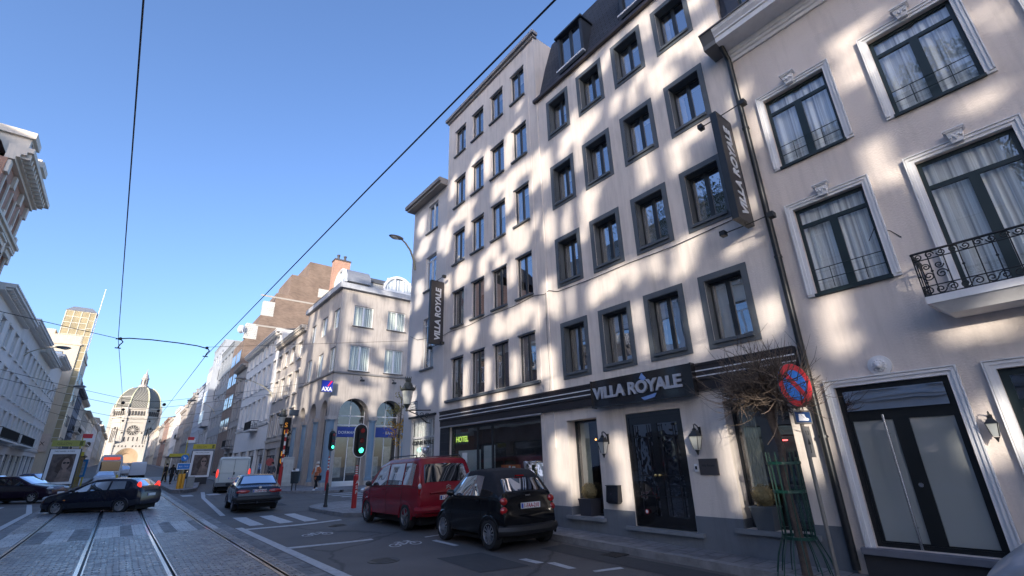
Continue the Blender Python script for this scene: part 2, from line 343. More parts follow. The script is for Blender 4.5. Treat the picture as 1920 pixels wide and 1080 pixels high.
# pavements -------------------------------------------------------------
def kx(y):   # kerb line of the near right pavement, with its bulge at the street corner
    if y < 15.6: return 7.88
    if y < 17.6: t = (y - 15.6) / 2.0; t = t * t * (3 - 2 * t); return 7.88 + (6.42 - 7.88) * t
    if y < 21.0: return 6.42
    if y < 24.2: t = (y - 21.0) / 3.2; return 6.42 + 3.2 * (1 - sqrt(max(0, 1 - t * t)))
    return 9.62
def pav(name, fl, fr, y0, y1, h=.12, right_open=False, both=False, st=.5, endcap=True):
    ys = frange(y0, y1, st); top = MB(); kb = MB(); vt = []; vk = []
    for y in ys:
        a, c = fl(y), fr(y); z = gz(min(a, c), y)
        for t in (0, .33, .66, 1): x = a + (c - a) * t; vt.append((x, y, z + h))
    n = len(ys)
    top.add(vt, [(i * 4 + j, i * 4 + j + 1, (i + 1) * 4 + j + 1, (i + 1) * 4 + j) for i in range(n - 1) for j in range(3)])
    o = tag(top.build(name, pave, smooth=True), kind='structure')
    def kerb(fx, sg):
        v = []
        for y in ys: x = fx(y); z = gz(x if name != 'x' else x, y); zt = gz(min(fl(y), fr(y)), y) + h; v += [(x, y, z - .1), (x, y, zt + .006), (x + sg * .16, y, zt + .009), (x + sg * .16, y, zt - .05)]
        kb.add(v, [(i * 4 + j, i * 4 + j + 1, (i + 1) * 4 + j + 1, (i + 1) * 4 + j) for i in range(n - 1) for j in range(3)])
        if endcap: kb.add([v[0], v[1], v[2], v[3]], [(0, 1, 2, 3)]); kb.add(v[-4:], [(0, 1, 2, 3)])
    kerb(fl, 1)
    if both: kerb(fr, -1)
    tag(kb.build('kerb', kerbm), kind='structure'); return o
pav('pavement', kx, lambda y: 8.85, -14, 18.05)
pav('pavement', kx, lambda y: 45, 18.05, 24.15, st=.25)
mb = MB(); mb.box(9.6, 45, 24.1, 24.25, 0, .17); tag(mb.build('kerb', kerbm), kind='structure')
def kx2(y):
    if y < 36: t = (36 - y) / 3.0; return 8.9 + 3.0 * (1 - sqrt(max(0, 1 - t * t)))
    return 8.9 + (0 if y < 60 else min((y - 60) * .02, .5))
pav('pavement', kx2, lambda y: 45 if y < 37.8 else 12.1, 33.02, 37.8, st=.3)
mb = MB(); mb.box(11.9, 45, 32.87, 33.03, 0, .27); tag(mb.build('kerb', kerbm), kind='structure')
pav('pavement', kx2, lambda y: 12.1, 37.8, 440, st=4)
pav('pavement', lambda y: -8, lambda y: -10.1, -14, 440, st=4)
# tram stop islands
def isl_l(y): return 3.22 + (0.45 - .45 * min(1, (y - 42) / 1.2)) 
def isl_r(y): return min(5.0 + (y - 45) * .12, 6.9) if y > 45 else 3.6 + (5.0 - 3.6) * sqrt(max(0, (y - 41.9) / 3.1))
pav('platform', isl_l, isl_r, 42, 92, .22, both=True, st=1)
pav('platform', lambda y: -4.6 + .3 * max(0, 1 - (y - 47) / 2), lambda y: -2.62 - .3 * max(0, 1 - (y - 47) / 2), 47, 95, .22, both=True, st=1)

# painted markings, each a thin sheet on the road
def paint(name, quads, mat=None):
    mb = MB()
    for q in quads:
        P = [Vector((a, b_, 0)) for a, b_ in q]; n = max(1, int(((P[1] - P[0]).length) / .3)); m = max(1, int(((P[3] - P[0]).length) / .3)); vs = []
        for i in range(m + 1):
            for j in range(n + 1):
                p = P[0].lerp(P[1], j / n).lerp(P[3].lerp(P[2], j / n), i / m); vs.append((p.x, p.y, gz(p.x, p.y) + .006))
        mb.add(vs, [(i * (n + 1) + j, i * (n + 1) + j + 1, (i + 1) * (n + 1) + j + 1, (i + 1) * (n + 1) + j) for i in range(m) for j in range(n)])
    return tag(mb.build(name, mat or paintm), kind='structure')
paint('road_marking', [((3.17, -8), (3.37, -8), (3.37, 17.75), (3.17, 17.75))])
paint('road_marking', [((3.37, 16.95), (6.1, 16.7), (6.12, 17.0), (3.37, 17.3))])
paint('road_marking', [((3.37, 12.3), (5.2, 12.0), (5.22, 12.22), (3.37, 12.55))])
paint('road_marking', [((3.63, 18.02), (4.05, 18.02), (4.09, 21.2), (3.68, 21.4)), ((4.5, 17.95), (4.93, 17.95), (4.97, 21.1), (4.53, 21.15)), ((5.2, 17.7), (5.62, 17.65), (5.75, 21.0), (5.38, 21.05))])
paint('road_marking', [((3.44, 22.5), (3.62, 22.5), (4.4, 35), (4.2, 35)), ((4.2, 35), (4.4, 35), (4.75, 38), (4.52, 38)), ((4.52, 38), (4.75, 38), (5.2, 42.2), (4.95, 42.2))])
paint('road_marking', [((3.5, 37.6), (4.1, 37.6), (4.1, 39.4), (3.5, 39.4)), ((4.9, 37.6), (5.6, 37.5), (5.6, 39.2), (4.9, 39.3)), ((6.3, 37.4), (7.2, 37.3), (7.2, 39), (6.3, 39.1))])
paint('road_marking', [((-2.8, 8), (-2.6, 8), (-2.6, 31), (-2.8, 31)), ((-2.8, 31), (-2.6, 31), (-3.3, 38), (-3.5, 38))])
paint('road_marking', [((-7.8 + i * 1.5, 33.5), (-7.2 + i * 1.5, 33.5), (-7.2 + i * 1.5, 37), (-7.8 + i * 1.5, 37)) for i in range(3)])
paint('road_marking', [((10.2, 25.2 + i * 1.5), (12.8, 25.2 + i * 1.5), (12.8, 25.7 + i * 1.5), (10.2, 25.7 + i * 1.5)) for i in range(5)])
paint('road_marking', [((6.1, 7.05), (6.25, 7.0), (6.25, 7.5), (6.1, 7.55)), ((6.35, 5.9), (6.9, 5.75), (6.95, 5.87), (6.4, 6.0)), ((6.2, 6.35), (6.34, 6.3), (6.4, 6.9), (6.26, 6.95))])
paint('road_marking', [((6.0, 9.6), (6.12, 9.6), (6.12, 10.6), (6.0, 10.6)), ((6.12, 11.1), (7.5, 10.9), (7.5, 11.0), (6.12, 11.2))])
def bike(cx, cy, s=1.0, rot=0.0):
    """painted bicycle symbol lying on the road, wheels along x"""
    mb = MB(); ca, sa = cos(rot), sin(rot)
    def pt(u, v): x = cx + (u * ca - v * sa) * s; y = cy + (u * sa + v * ca) * s; return (x, y, gz(x, y) + .007)
    def ring(u, v, r, w):
        for k in range(24):
            a, c = 2 * pi * k / 24, 2 * pi * (k + 1) / 24
            mb.quad(pt(u + r * cos(a), v + r * 1.6 * sin(a)), pt(u + r * cos(c), v + r * 1.6 * sin(c)), pt(u + (r - w) * cos(c), v + (r - w) * 1.6 * sin(c)), pt(u + (r - w) * cos(a), v + (r - w) * 1.6 * sin(a)))
    def bar(a, c, w=.035):
        d = Vector(c) - Vector(a); n = Vector((-d.y, d.x)).normalized() * w
        mb.quad(pt(a[0] + n.x, a[1] + n.y), pt(c[0] + n.x, c[1] + n.y), pt(c[0] - n.x, c[1] - n.y), pt(a[0] - n.x, a[1] - n.y))
    ring(-.32, 0, .19, .05); ring(.32, 0, .19, .05)
    bar((-.32, 0), (-.12, .42)); bar((-.12, .42), (.2, .42)); bar((.32, 0), (.17, .6)); bar((-.32, 0), (-.02, -.02)); bar((-.02, -.02), (.2, .42)); bar((-.02, -.02), (-.15, .5)); bar((-.26, .55), (-.05, .55)); bar((.05, .62), (.2, .62))
    return tag(mb.build('bicycle_symbol', paintm), kind='structure')
bike(4.55, 14.2, .78, -.15); bike(5.42, 10.75, .72, -.25)
# manhole-like patches and the repaired strip in the asphalt
M('asphalt_patch', (.05, .05, .052), .8, var=.2, scale=5, bump=.3)
paint('road_patch', [((7.0, 3.0), (7.7, 3.0), (7.7, 8.0), (7.05, 8.0))], MATS['asphalt_patch'])

def cover(x, y, r, square=False):
    mb = MB(); z = gz(x, y)
    if square:
        for k in range(7): mb.box(x - r, x + r, y - r + k * r * .3, y - r + k * r * .3 + r * .16, z + .002, z + .012)
        mb.box(x - r, x + r, y - r, y + r, z - .02, z + .004, 1)
    else:
        mb.lathe([(r, z + .002), (r, z + .009), (r * .9, z + .009), (r * .88, z + .006), (.01, z + .007)], (x, y, 0), 24)
        for k in range(5): mb.box(x - r * .6, x + r * .6, y - r * .6 + k * r * .28, y - r * .6 + k * r * .28 + r * .1, z + .006, z + .011)
    return mb.build('manhole_cover' if not square else 'drain_grate', [M('cast_iron_road', (.05, .048, .045), .5, metal=.3, var=.3, scale=8), groove])
tag(cover(5.6, 15.6, .3), 'round cast iron manhole cover in the asphalt left of the red car', 'manhole cover')
tag(cover(4.3, 9.4, .3), 'round cast iron manhole cover in the bus lane nearest the camera', 'manhole cover')
tag(cover(7.66, 6.6, .2, True), 'square drain grate against the kerb in front of the hotel door', 'drain')
paint('road_patch', [((4.2, 25.5), (6.6, 25.3), (6.7, 27.0), (4.3, 27.2)), ((5.0, 7.2), (5.9, 7.0), (6.0, 8.6), (5.1, 8.8))], MATS['asphalt_patch'])
# ------------------------------------------------------------------ facades
def facade(mb, W, Hh, ops, mi=0, D=.3, z0=0.0, y=0.0, x0=0.0, rmi=None):
    """front wall in local x-z at y, outward = -y. ops = (u0,u1,v0,v1,depth,arch)"""
    rmi = mi if rmi is None else rmi
    us = sorted(set([x0, x0 + W] + [o[0] for o in ops] + [o[1] for o in ops])); vs = sorted(set([z0, Hh] + [o[2] for o in ops] + [o[3] for o in ops]))
    for i in range(len(us) - 1):
        for j in range(len(vs) - 1):
            cu, cv = (us[i] + us[i + 1]) / 2, (vs[j] + vs[j + 1]) / 2
            if any(o[0] < cu < o[1] and o[2] < cv < o[3] for o in ops): continue
            if us[i + 1] - us[i] < 1e-5 or vs[j + 1] - vs[j] < 1e-5: continue
            mb.quad((us[i], y, vs[j]), (us[i + 1], y, vs[j]), (us[i + 1], y, vs[j + 1]), (us[i], y, vs[j + 1]), mi)
    for o in ops:
        a, c, p, q = o[:4]; d = o[4] if len(o) > 4 else D; y1 = y + d
        arch = len(o) > 5 and o[5]
        r = (c - a) / 2; sp = q - r if arch else q
        mb.quad((a, y, p), (a, y1, p), (a, y1, sp), (a, y, sp), rmi); mb.quad((c, y, p), (c, y, sp), (c, y1, sp), (c, y1, p), rmi)
        mb.quad((a, y, p), (c, y, p), (c, y1, p), (a, y1, p), rmi)
        if not arch: mb.quad((a, y, q), (a, y1, q), (c, y1, q), (c, y, q), rmi)
        else:
            um = (a + c) / 2; n = 14; A = [(um + r * cos(pi - pi * k / n), sp + r * sin(pi * k / n)) for k in range(n + 1)]
            for k in range(n):
                (x0_, z0_), (x1_, z1_) = A[k], A[k + 1]; cx = a if k < n // 2 else c
                mb.add([(cx, y, q), (x0_, y, z0_), (x1_, y, z1_)], [(0, 1, 2)], mi)
                mb.quad((x0_, y, z0_), (x0_, y1, z0_), (x1_, y1, z1_), (x1_, y, z1_), rmi)
            mb.add([(a, y, q), (um, y, q), (um, y, q)], [(0, 1, 2)], mi) if False else None
            mb.add([(a, y, q), (A[n // 2][0], y, A[n // 2][1]), (c, y, q)], [(0, 1, 2)], mi)
_W = {}
def curtain_mesh(w, h, x0, z0, y, full=True):
    c = MB(); n = max(8, int(w / .035)); rnd = random.Random(int(w * 100 + h * 7)); ph = rnd.random() * 6
    xs = [x0 + w * i / n for i in range(n + 1)]
    yy = [y + .022 * sin(i * .95 + ph + sin(i * .31) * 1.5) for i in range(n + 1)]
    c.add([p for x, q in zip(xs, yy) for p in ((x, q, z0), (x, q, z0 + h))], [(2 * i, 2 * i + 2, 2 * i + 3, 2 * i + 1) for i in range(n)])
    c.quad((x0 - .02, y + .35, z0 - .02), (x0 + w + .02, y + .35, z0 - .02), (x0 + w + .02, y + .35, z0 + h + .02), (x0 - .02, y + .35, z0 + h + .02), 1); return c
DARKROOM = M('dark_room', (.02, .02, .022), .9, var=0)
def window(parent, u, v, w, h, d, style='gen', frame=None, glass=None, curtain=None, nm=2, transom=None, fw=.05, rail_=False, arch=False, name='window'):
    """one window in an opening: frame mesh, pane and (if any) curtain below it"""
    frame = frame or frame_dk; glass = glass or glass_v
    key = (round(w, 2), round(h, 2), frame.name, glass.name, curtain, nm, transom, fw, rail_, arch)
    if key not in _W:
        f = MB(); t = .05; r = w / 2
        if not arch:
            f.box(0, fw, -t, 0, 0, h); f.box(w - fw, w, -t, 0, 0, h); f.box(fw, w - fw, -t, 0, 0, fw); f.box(fw, w - fw, -t, 0, h - fw, h)
        else:
            sp = h - r; f.box(0, fw, -t, 0, 0, sp); f.box(w - fw, w, -t, 0, 0, sp); f.box(fw, w - fw, -t, 0, 0, fw)
            f.tube([(r + (r - fw / 2) * cos(pi - pi * k / 14), -t / 2, sp + (r - fw / 2) * sin(pi * k / 14)) for k in range(15)], fw / 2, 5)
        ht = h if transom is None else h * transom
        hm = ht
        for k in range(1, nm):
            x = w * k / nm; mw = fw * (.9 if nm > 2 else 1.1); f.box(x - mw, x + mw, -t - .006, -.004, fw, hm - (fw if transom is None else 0))
        if transom is not None: f.box(fw, w - fw, -t - .004, -.003, ht - fw * .6, ht + fw * .6)
        if rail_:
            for zz in (.22, .42):
                f.tube([(.02, -t - .07, zz), (w - .02, -t - .07, zz)], .008, 5)
            f.tube([(w * .28, -t - .07, .06), (w * .28, -t - .07, .42)], .007, 5); f.tube([(w * .72, -t - .07, .06), (w * .72, -t - .07, .42)], .007, 5)
        p = MB(); i = .015
        if not arch: p.box(i, w - i, -.03, -.024, i, h - i)
        else:
            sp = h - r; pts = [(i, i), (w - i, i)] + [(r + (r - i) * cos(pi * k / 14), sp + (r - i) * sin(pi * k / 14)) for k in range(15)]
            p.prism(pts, -.03, -.024)
        if isinstance(curtain, tuple):
            q_ = curtain[1]; c1 = curtain_mesh(w * (.2, .3, .14, .42)[q_], h - .06, .03, .03, .05); c2 = curtain_mesh(w * .13, h - .06, w * .86, .03, .05); c1.f = c1.f[:-1]; c1.m = c1.m[:-1]; c1.add(c2.v, c2.f[:-1]); c1.box(.03, w - .03, .075, .08, h * (1, .62, 1, .8)[q_] - .01, h - .02, 2) if q_ % 2 else None; c1.quad((0, .3, 0), (w, .3, 0), (w, .3, h), (0, .3, h), 1)
            cm = c1.mesh('curtain', [M('curtain_beige', (.45, .40, .33), .9, var=.15), DARKROOM, M('blind_pale', (.5, .5, .47), .8, var=.05)], True)
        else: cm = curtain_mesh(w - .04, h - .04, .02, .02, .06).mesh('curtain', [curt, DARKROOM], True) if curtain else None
        _W[key] = (f.mesh('window', frame), p.mesh('pane', glass), cm)
    fm, pm, cm = _W[key]
    o = mobj(name, fm, parent, (u, d, v)); mobj('pane', pm, o)
    if cm is not None: mobj('curtain', cm, o)
    return o
def shell(mb, W, Hh, D, mi=0, z0=-.6, x0=0.0, y=0.0):
    """side, back and top walls behind a facade"""
    e = .004
    mb.quad((x0, y, z0), (x0, y, Hh), (x0, y + D, Hh), (x0, y + D, z0), mi); mb.quad((x0 + W, y, z0), (x0 + W, y + D, z0), (x0 + W, y + D, Hh), (x0 + W, y, Hh), mi)
    mb.quad((x0, y + D, z0), (x0, y + D, Hh), (x0 + W, y + D, Hh), (x0 + W, y + D, z0), mi); mb.quad((x0, y, Hh), (x0 + W, y, Hh), (x0 + W, y + D, Hh), (x0, y + D, Hh), mi)
RF = -pi / 2; LF = pi / 2

# ================================================================== HOTEL (villa)
YF = 15.06; XW = 8.78
hotel = E('hotel', 'tall pinkish grey hotel with dark recessed windows and long black name signs', 'building', (XW, YF, 0), RF)
U = lambda y: YF - y
ops = []; LWc = [(14.46, 13.68), (13.15, 12.38), (11.86, 11.08), (10.55, 9.80)]; LWr = [(14.18, 15.5), (11.62, 12.95), (9.05, 10.43), (6.48, 7.88), (3.85, 5.28)]
RWc = [(8.73, 7.74), (7.36, 6.35), (5.97, 4.95), (4.58, 3.56)]; RWr = [(11.40, 12.92), (8.82, 10.35), (6.28, 7.82), (3.69, 5.24)]
lops = []
for a, c in LWc:
    for p, q in LWr: lops.append((U(a), U(c), p, q, .13))
lops.append((U(14.46), U(9.72), .35, 2.88, 1.4))
rops = []
for a, c in RWc:
    for p, q in RWr: rops.append((U(a) + .12, U(c) - .12, p + .13, q - .13, .26))
rops += [(U(8.74), U(7.73), .46, 2.65, .36), (U(6.88), U(5.46), .36, 2.65, .12), (U(4.54), U(3.40), .5, 2.68, .36)]
mb = MB(); SE = U(9.6); SEAM = U(9.17)
facade(mb, SEAM, 16.4, lops, z0=-.5)
facade(mb, U(2.95) - SEAM, 13.3, rops, z0=-.5, x0=SEAM)
shell(mb, SEAM, 16.4, 11, y=0); mb.quad((SEAM, 0, 13.3), (U(2.95), 0, 13.3), (U(2.95), 11, 13.3), (SEAM, 11, 13.3)); mb.quad((U(2.95), 0, -.5), (U(2.95), 11, -.5), (U(2.95), 11, 13.3), (U(2.95), 0, 13.3))
mb.quad((SEAM, 11, -.5), (SEAM, 11, 13.3), (U(2.95), 11, 13.3), (U(2.95), 11, -.5))
mb.box(U(9.66), U(9.60), -.012, 0, .2, 16.0); mb.box(U(9.22), U(9.17), -.03, 0, 2.0, 16.45)   # render joints
mb.build('wall', plaster, hotel)
for a, c in LWc:
    for k, (p, q) in enumerate(LWr):
        w_ = window(hotel, U(a), p, a - c, q - p, .125, frame=frame_dk, nm=2, fw=.035, glass=glass_h, curtain=('side', (int(a * 7) + k * 3) % 4))
        s = MB(); s.box(-.07, a - c + .02, -.20, -.02, -.05, .005); s.build('sill', frame_gr, w_) if k < 4 else None
        l = MB(); l.box(-.04, a - c + .02, -.15, -.122, q - p - .01, q - p + .035); l.build('lintel', frame_gr, w_)
s = MB(); s.box(U(14.78), U(9.62), -.09, 0, 3.74, 3.82); s.build('sill', frame_gr, hotel)
for a, c in RWc:
    for p, q in RWr:
        g = MB(); W_, H_ = a - c, q - p
        g.box(0, .12, -.02, .015, 0, H_); g.box(W_ - .12, W_, -.02, .015, 0, H_); g.box(.12, W_ - .12, -.02, .015, 0, .13); g.box(.12, W_ - .12, -.02, .015, H_ - .13, H_)
        # splayed grey reveal lining, 3 mm inside the opening
        g.box(.12, .126, .016, .25, .13, H_ - .13); g.box(W_ - .126, W_ - .12, .016, .25, .13, H_ - .13); g.box(.126, W_ - .126, .016, .25, H_ - .136, H_ - .13); g.box(.126, W_ - .126, .016, .25, .13, .136)
        so_ = g.build('window_surround', frame_gr, hotel, (U(a), 0, p))
        w_ = window(hotel, U(a) + .127, p + .137, W_ - .254, H_ - .274, .25, frame=frame_dk, nm=2, fw=.045, glass=glass_h, curtain=('side', (int(a * 5) + int(p * 3)) % 4))
        s = MB(); s.box(-.015, W_ - .24, -.31, -.04, -.045, .02); s.build('sill', frame_gr, w_)
# roofs, parapet, eaves
mb = MB(); mb.box(-.1, SEAM + .12, -.17, .1, 16.4, 16.53); mb.box(-.04, SEAM + .06, -.08, .1, 16.3, 16.4); mb.build('parapet', M('parapet_grey', (.3, .28, .27), .8, bump=.1), hotel)
mb = MB(); mb.box(SEAM - .1, U(2.9), -.12, .02, 13.27, 13.38); mb.build('gutter', M('gutter_dark', (.05, .04, .04), .5), hotel)
ma = MB(); pr = [(-.02, 13.38), (.14, 13.7), (.52, 15.2), (.95, 16.62), (1.1, 16.75), (10.6, 16.9), (10.6, 13.4)]
ma.prism(pr, SEAM, U(2.95), plane='yz'); ma.build('mansard_roof', slate, hotel)
for y1, y0 in ((8.0, 6.9), (5.45, 4.35)):
    d = MB(); a, c = U(y1), U(y0)
    d.box(a, a + .1, -.02, .9, 13.66, 15.1); d.box(c - .1, c, -.02, .9, 13.66, 15.1); d.box(a - .06, c + .06, -.1, 1.1, 15.1, 15.17); d.box(a, c, .0, .9, 13.6, 13.7)
    dm = d.build('dormer', M('dormer_slate', (.03, .035, .045), .5, var=.15), hotel)
    window(dm, a + .1, 13.7, y1 - y0 - .2, 1.4, .1, frame=frame_dk, nm=2)
    s = MB(); s.box(a - .05, c + .05, -.12, .0, 13.62, 13.68); s.build('sill', trim_wh, dm)
mb = MB(); mb.box(U(2.95) - .02, U(2.95) + .5, .3, .9, 13.2, 17); mb.build('chimney', plaster, hotel)
# plinth
mb = MB()
for a, c in ((9.7, 8.74), (7.73, 6.88), (5.46, 4.54), (3.40, 2.95)): mb.box(U(a), U(c), -.022, .003, -.4, .65)
for a, c, t in ((8.74, 7.73, .46), (4.54, 3.40, .5), (6.88, 5.46, .35)): mb.box(U(a), U(c), -.02, .003, -.4, t - .004)
mb.box(U(14.46), U(9.7), -.02, .003, -.4, .35)
for a, c, t in ((8.74, 7.73, .46), (4.54, 3.40, .5)): mb.box(U(a), U(a) + .008, .004, .34, t, .65); mb.box(U(c) - .008, U(c), .004, .34, t, .65)
mb.build('plinth', plinth_m, hotel)
mb = MB()
for a, c, t in ((8.86, 7.66, .46), (4.68, 3.32, .5), (7.08, 5.3, .36)): mb.box(U(a), U(c), -.10, .0, t - .07, t + .003)
mb.build('stone_sill', M('bluestone', (.2, .215, .23), .6, var=.2), hotel)
# fascia band with two white lines
mb = MB(); f0, f1 = U(15.03), U(3.05); mb.box(f0, f1, -.09, -.003, 2.93, 3.12); mb.box(f0, f1, -.12, -.003, 3.12, 3.40); mb.box(f0, f1, -.14, -.003, 3.40, 3.45)
fb = mb.build('fascia', M('fascia_brown_black', (.028, .023, .024), .4, var=.15), hotel)
for zz in (3.18, 3.29):
    l = MB(); l.box(f0, f1, -.128, -.121, zz, zz + .022); l.build('white_stripe', white_p, fb)
mb = MB(); mb.box(f0, U(9.62), -.085, -.003, 2.885, 2.927); mb.build('shutter_box', M('shutter_alu', (.45, .45, .46), .45, metal=.5), hotel)
mb = MB(); mb.box(0, U(14.46), -.05, -.003, -.3, 2.88); mb.build('tiled_pier', Mbrick('dark_tiles', (.03, .03, .034), (.045, .045, .05), (.08, .08, .08), .6, .3, .004), hotel)
# shop window
sh = MB(); a, c = U(14.46), U(9.72); yy = .12
for x in (a, U(12.92), U(12.12), c - .08): sh.box(x, x + .08, yy - .05, yy, .35, 2.88)
sh.box(a, c, yy - .052, yy - .001, 2.78, 2.88); sh.box(a, c, yy - .052, yy - .001, .35, .45)
shw = sh.build('shop_window', frame_dk, hotel)
p = MB(); p.box(a + .03, c - .03, yy - .03, yy - .024, .4, 2.82); p.build('pane', glass_s, shw)
p = MB(); p.box(a + .03, c - .03, yy + .05, yy + 1.24, .356, .38, 0); p.box(a + .02, c - .02, yy + 1.23, yy + 1.26, .36, 2.86, 1)
p.box(a + .015, a + .03, yy + .02, yy + 1.22, .36, 2.87, 0); p.box(c - .03, c - .015, yy + .02, yy + 1.22, .36, 2.87, 0); p.box(a, c, yy + .02, yy + 1.25, 2.84, 2.87, 0)
p.build('display_space', [M('shop_dark', (.035, .035, .04), .8), M('shop_back', (.075, .07, .07), .8, var=.5, scale=.9)], shw)
p = MB(); p.box(U(14.3), U(12.98), yy + .14, yy + .15, .5, 2.1); p.build('frosted_panel', M('frosted_white', (.5, .54, .56), .6, var=.15, scale=2), shw)
p = MB(); p.box(U(12.8), U(12.2), yy + .14, yy + .15, .5, 2.2); p.build('frosted_panel', MATS['frosted_white'], shw)
p = MB(); p.box(U(13.78), U(13.5), yy - .045, yy - .034, 1.72, 2.02); p.build('notice', white_p, shw)
p = MB(); p.tube([(U(13.3), yy - .08, 1.1), (U(13.3), yy - .11, 1.15), (U(13.3), yy - .11, 1.4), (U(13.3), yy - .08, 1.45)], .018, 6); p.build('handle', steel, shw)
# doors
def glazed_door(parent, u, v, w, h, y, frame, panes, glass, name='door'):
    f = MB(); t = .08; z = []
    f.box(u, u + .07, y - t, y, v, v + h); f.box(u + w - .07, u + w, y - t, y, v, v + h); f.box(u + .07, u + w - .07, y - t, y, v + h - .09, v + h); f.box(u + .07, u + w - .07, y - t, y, v, v + .06)
    xs = [u + .07] + [p_ for q_ in panes for p_ in q_[:2]] + [u + w - .07]
    for i in range(0, len(xs), 2): f.box(xs[i], xs[i + 1], y - t + .012, y - .006, v + .06, v + h - .09)
    for a, c, p_, q_ in panes:
        f.box(a, c, y - t + .013, y - .007, v + .06, p_); f.box(a, c, y - t + .013, y - .007, q_, v + h - .09)
    o = f.build(name, frame, parent)
    for a, c, p_, q_ in panes:
        g = MB(); g.box(a - .01, c + .01, y - .045, y - .039, p_ - .01, q_ + .01); g.build('pane', glass, o)
    return o
u0, u1 = U(6.88), U(5.46); m_ = (u0 + u1) / 2
dr = glazed_door(hotel, u0, .37, 1.42, 2.27, .11, M('door_black_lacquer', (.012, .012, .013), .15, var=.05, coat=.6), [(u0 + .15, m_ - .07, .58, 2.4), (m_ + .07, u1 - .15, .58, 2.4)], Mglass('glass_door', (.009, .009, .011), .12, wav=.03, wscale=5))
for s_ in (-1, 1):
    k = MB(); k.ball((m_ + s_ * .05, -.03, 1.36), .035); k.lathe([(.012, -.01), (.012, .05)], (m_ + s_ * .05, -.01, 1.36), 8, axis='y'); k.build('door_knob', brass, dr, smooth=True)
g = MB(); x_ = u0 + .15
for s_, (a, c) in enumerate(((u0 + .15, m_ - .07), (m_ + .07, u1 - .15))):
    for zz in (.95, 1.34, 2.12): g.box(a, c, .02, .034, zz, zz + .018)
    for xx in (a + .08, c - .1): g.box(xx, xx + .014, .018, .032, .6, 2.38)
g.build('door_grille', blackmat, dr)
k = MB(); k.lathe([(.045, -.004), (.045, .0)], (u0 + .3, .022, .66), 18, axis='y'); k.lathe([(.032, -.007), (.032, -.004)], (u0 + .3, .022, .66), 18, 1, axis='y'); k.build('no_smoking_sticker', [M('sticker_red', (.5, .03, .03), .5, var=0), white_p], dr, smooth=True)
# niche glazing (left and right of the door)
for a, c, t, tp in ((8.74, 7.73, .46, 2.65), (4.54, 3.40, .5, 2.68)):
    w_ = window(hotel, U(a), t, a - c, tp - t, .35, frame=frame_dk, glass=glass_s, nm=1, fw=.05, name='niche_window')
    cu = MB(); n = 12
    for i in range(n): x = .07 + i * .025; cu.quad((x, .06 + .02 * (i % 2), .06), (x + .025, .06 + .02 * ((i + 1) % 2), .06), (x + .025, .06 + .02 * ((i + 1) % 2), tp - t - .06), (x, .06 + .02 * (i % 2), tp - t - .06))
    cu.build('curtain', M('curtain_grey_green', (.42, .42, .37), .9, var=.1), w_)
    rm = MB(); rm.box(.0, a - c, .7, .72, 0, tp - t); rm.box(0, .02, .01, .7, 0, tp - t); rm.box(a - c - .02, a - c, .01, .7, 0, tp - t); rm.box(.02, a - c - .02, .01, .7, tp - t - .02, tp - t); rm.box(.02, a - c - .02, .01, .7, 0, .02)
    rm.build('room', DARKROOM, w_)
    if a < 5:
        for xx, cc in ((.42, (1, .08, .08)), (.85, (1, .45, .02))):
            l = MB(); l.tube([(xx, .6, 1.45), (xx + .22, .6, 1.45)], .012, 6); l.build('neon_tube', M('neon_%d' % int(xx * 100), cc, .5, var=0, emit=cc, es=3), w_)
    else:
        l = MB(); l.ball((.36, .3, 1.72), .02); l.build('lamp', M('lamp_amber', (1, .4, .1), .5, var=0, emit=(1, .35, .08), es=4), w_)

# ================================================================== TOWNHOUSE (cream, right)
YT = 2.94
town = E('townhouse', 'pale pink rendered house with white moulded window surrounds and iron balcony', 'building', (XW, YT, 0), RF)
T = lambda y: YT - y
ops = []; cols = [(2.53, 1.45), (.75, -.33), (-1.03, -2.11), (-2.81, -3.89)]; wins = []
for ci, (a, c) in enumerate(cols):
    wins.append((a, c, 6.84, 8.42, ci)); wins.append((a, c, (3.66 if ci in (1, 2) else 4.26), 5.9, ci)); wins.append((a, c, .42, 2.68, ci)) if ci else None
for a, c, p, q, ci in wins: ops.append((T(a), T(c), p, q, .16))
ops.append((T(2.64), T(1.24), .42, 2.68, .16))
mb = MB(); facade(mb, 9.0, 9.95, ops, z0=-.5); shell(mb, 9.0, 9.95, 11); mb.build('wall', cream, town)
def surround(parent, u, w, p, q, keyst=True, full=False, bw=.115):
    s = MB()
    for (k0, k1, d) in ((.0, bw, .035), (bw * .45, bw * .8, .055), (bw * .85, bw, .07)):
        s.box(u - k1, u - k0, -d, -.002 if k0 == 0 else -.03, p - (.04 if k0 == 0 else 0), q + k0); s.box(u + w + k0, u + w + k1, -d, -.002 if k0 == 0 else -.03, p - (.04 if k0 == 0 else 0), q + k0); s.box(u - k1, u + w + k1, -d - .001, -.002 if k0 == 0 else -.03, q + k0, q + k1)
    o = s.build('window_surround', trim_wh, parent)
    if keyst:
        k = MB(); cx = u + w / 2; z = q + .03
        k.frustum((cx - .07, cx + .07, -.13, -.03, z), (cx - .105, cx + .105, -.15, -.03, z + .2)); k.box(cx - .125, cx + .125, -.175, -.03, z + .2, z + .225); k.box(cx - .14, cx + .14, -.19, -.03, z + .225, z + .25)
        for i in range(5): k.ball((cx + .035 * (i - 2), -.145, z + .1 + .03 * (i % 2)), .026, 6, 5)
        k.tube([(cx - .05, -.15, z + .15), (cx, -.155, z + .05), (cx + .05, -.15, z + .15)], .012, 5)
        ko = k.build('keystone', trim_wh, o, (cx * .12, -.0, z * .12)); ko.scale = (.88, .88, .88)
    return o
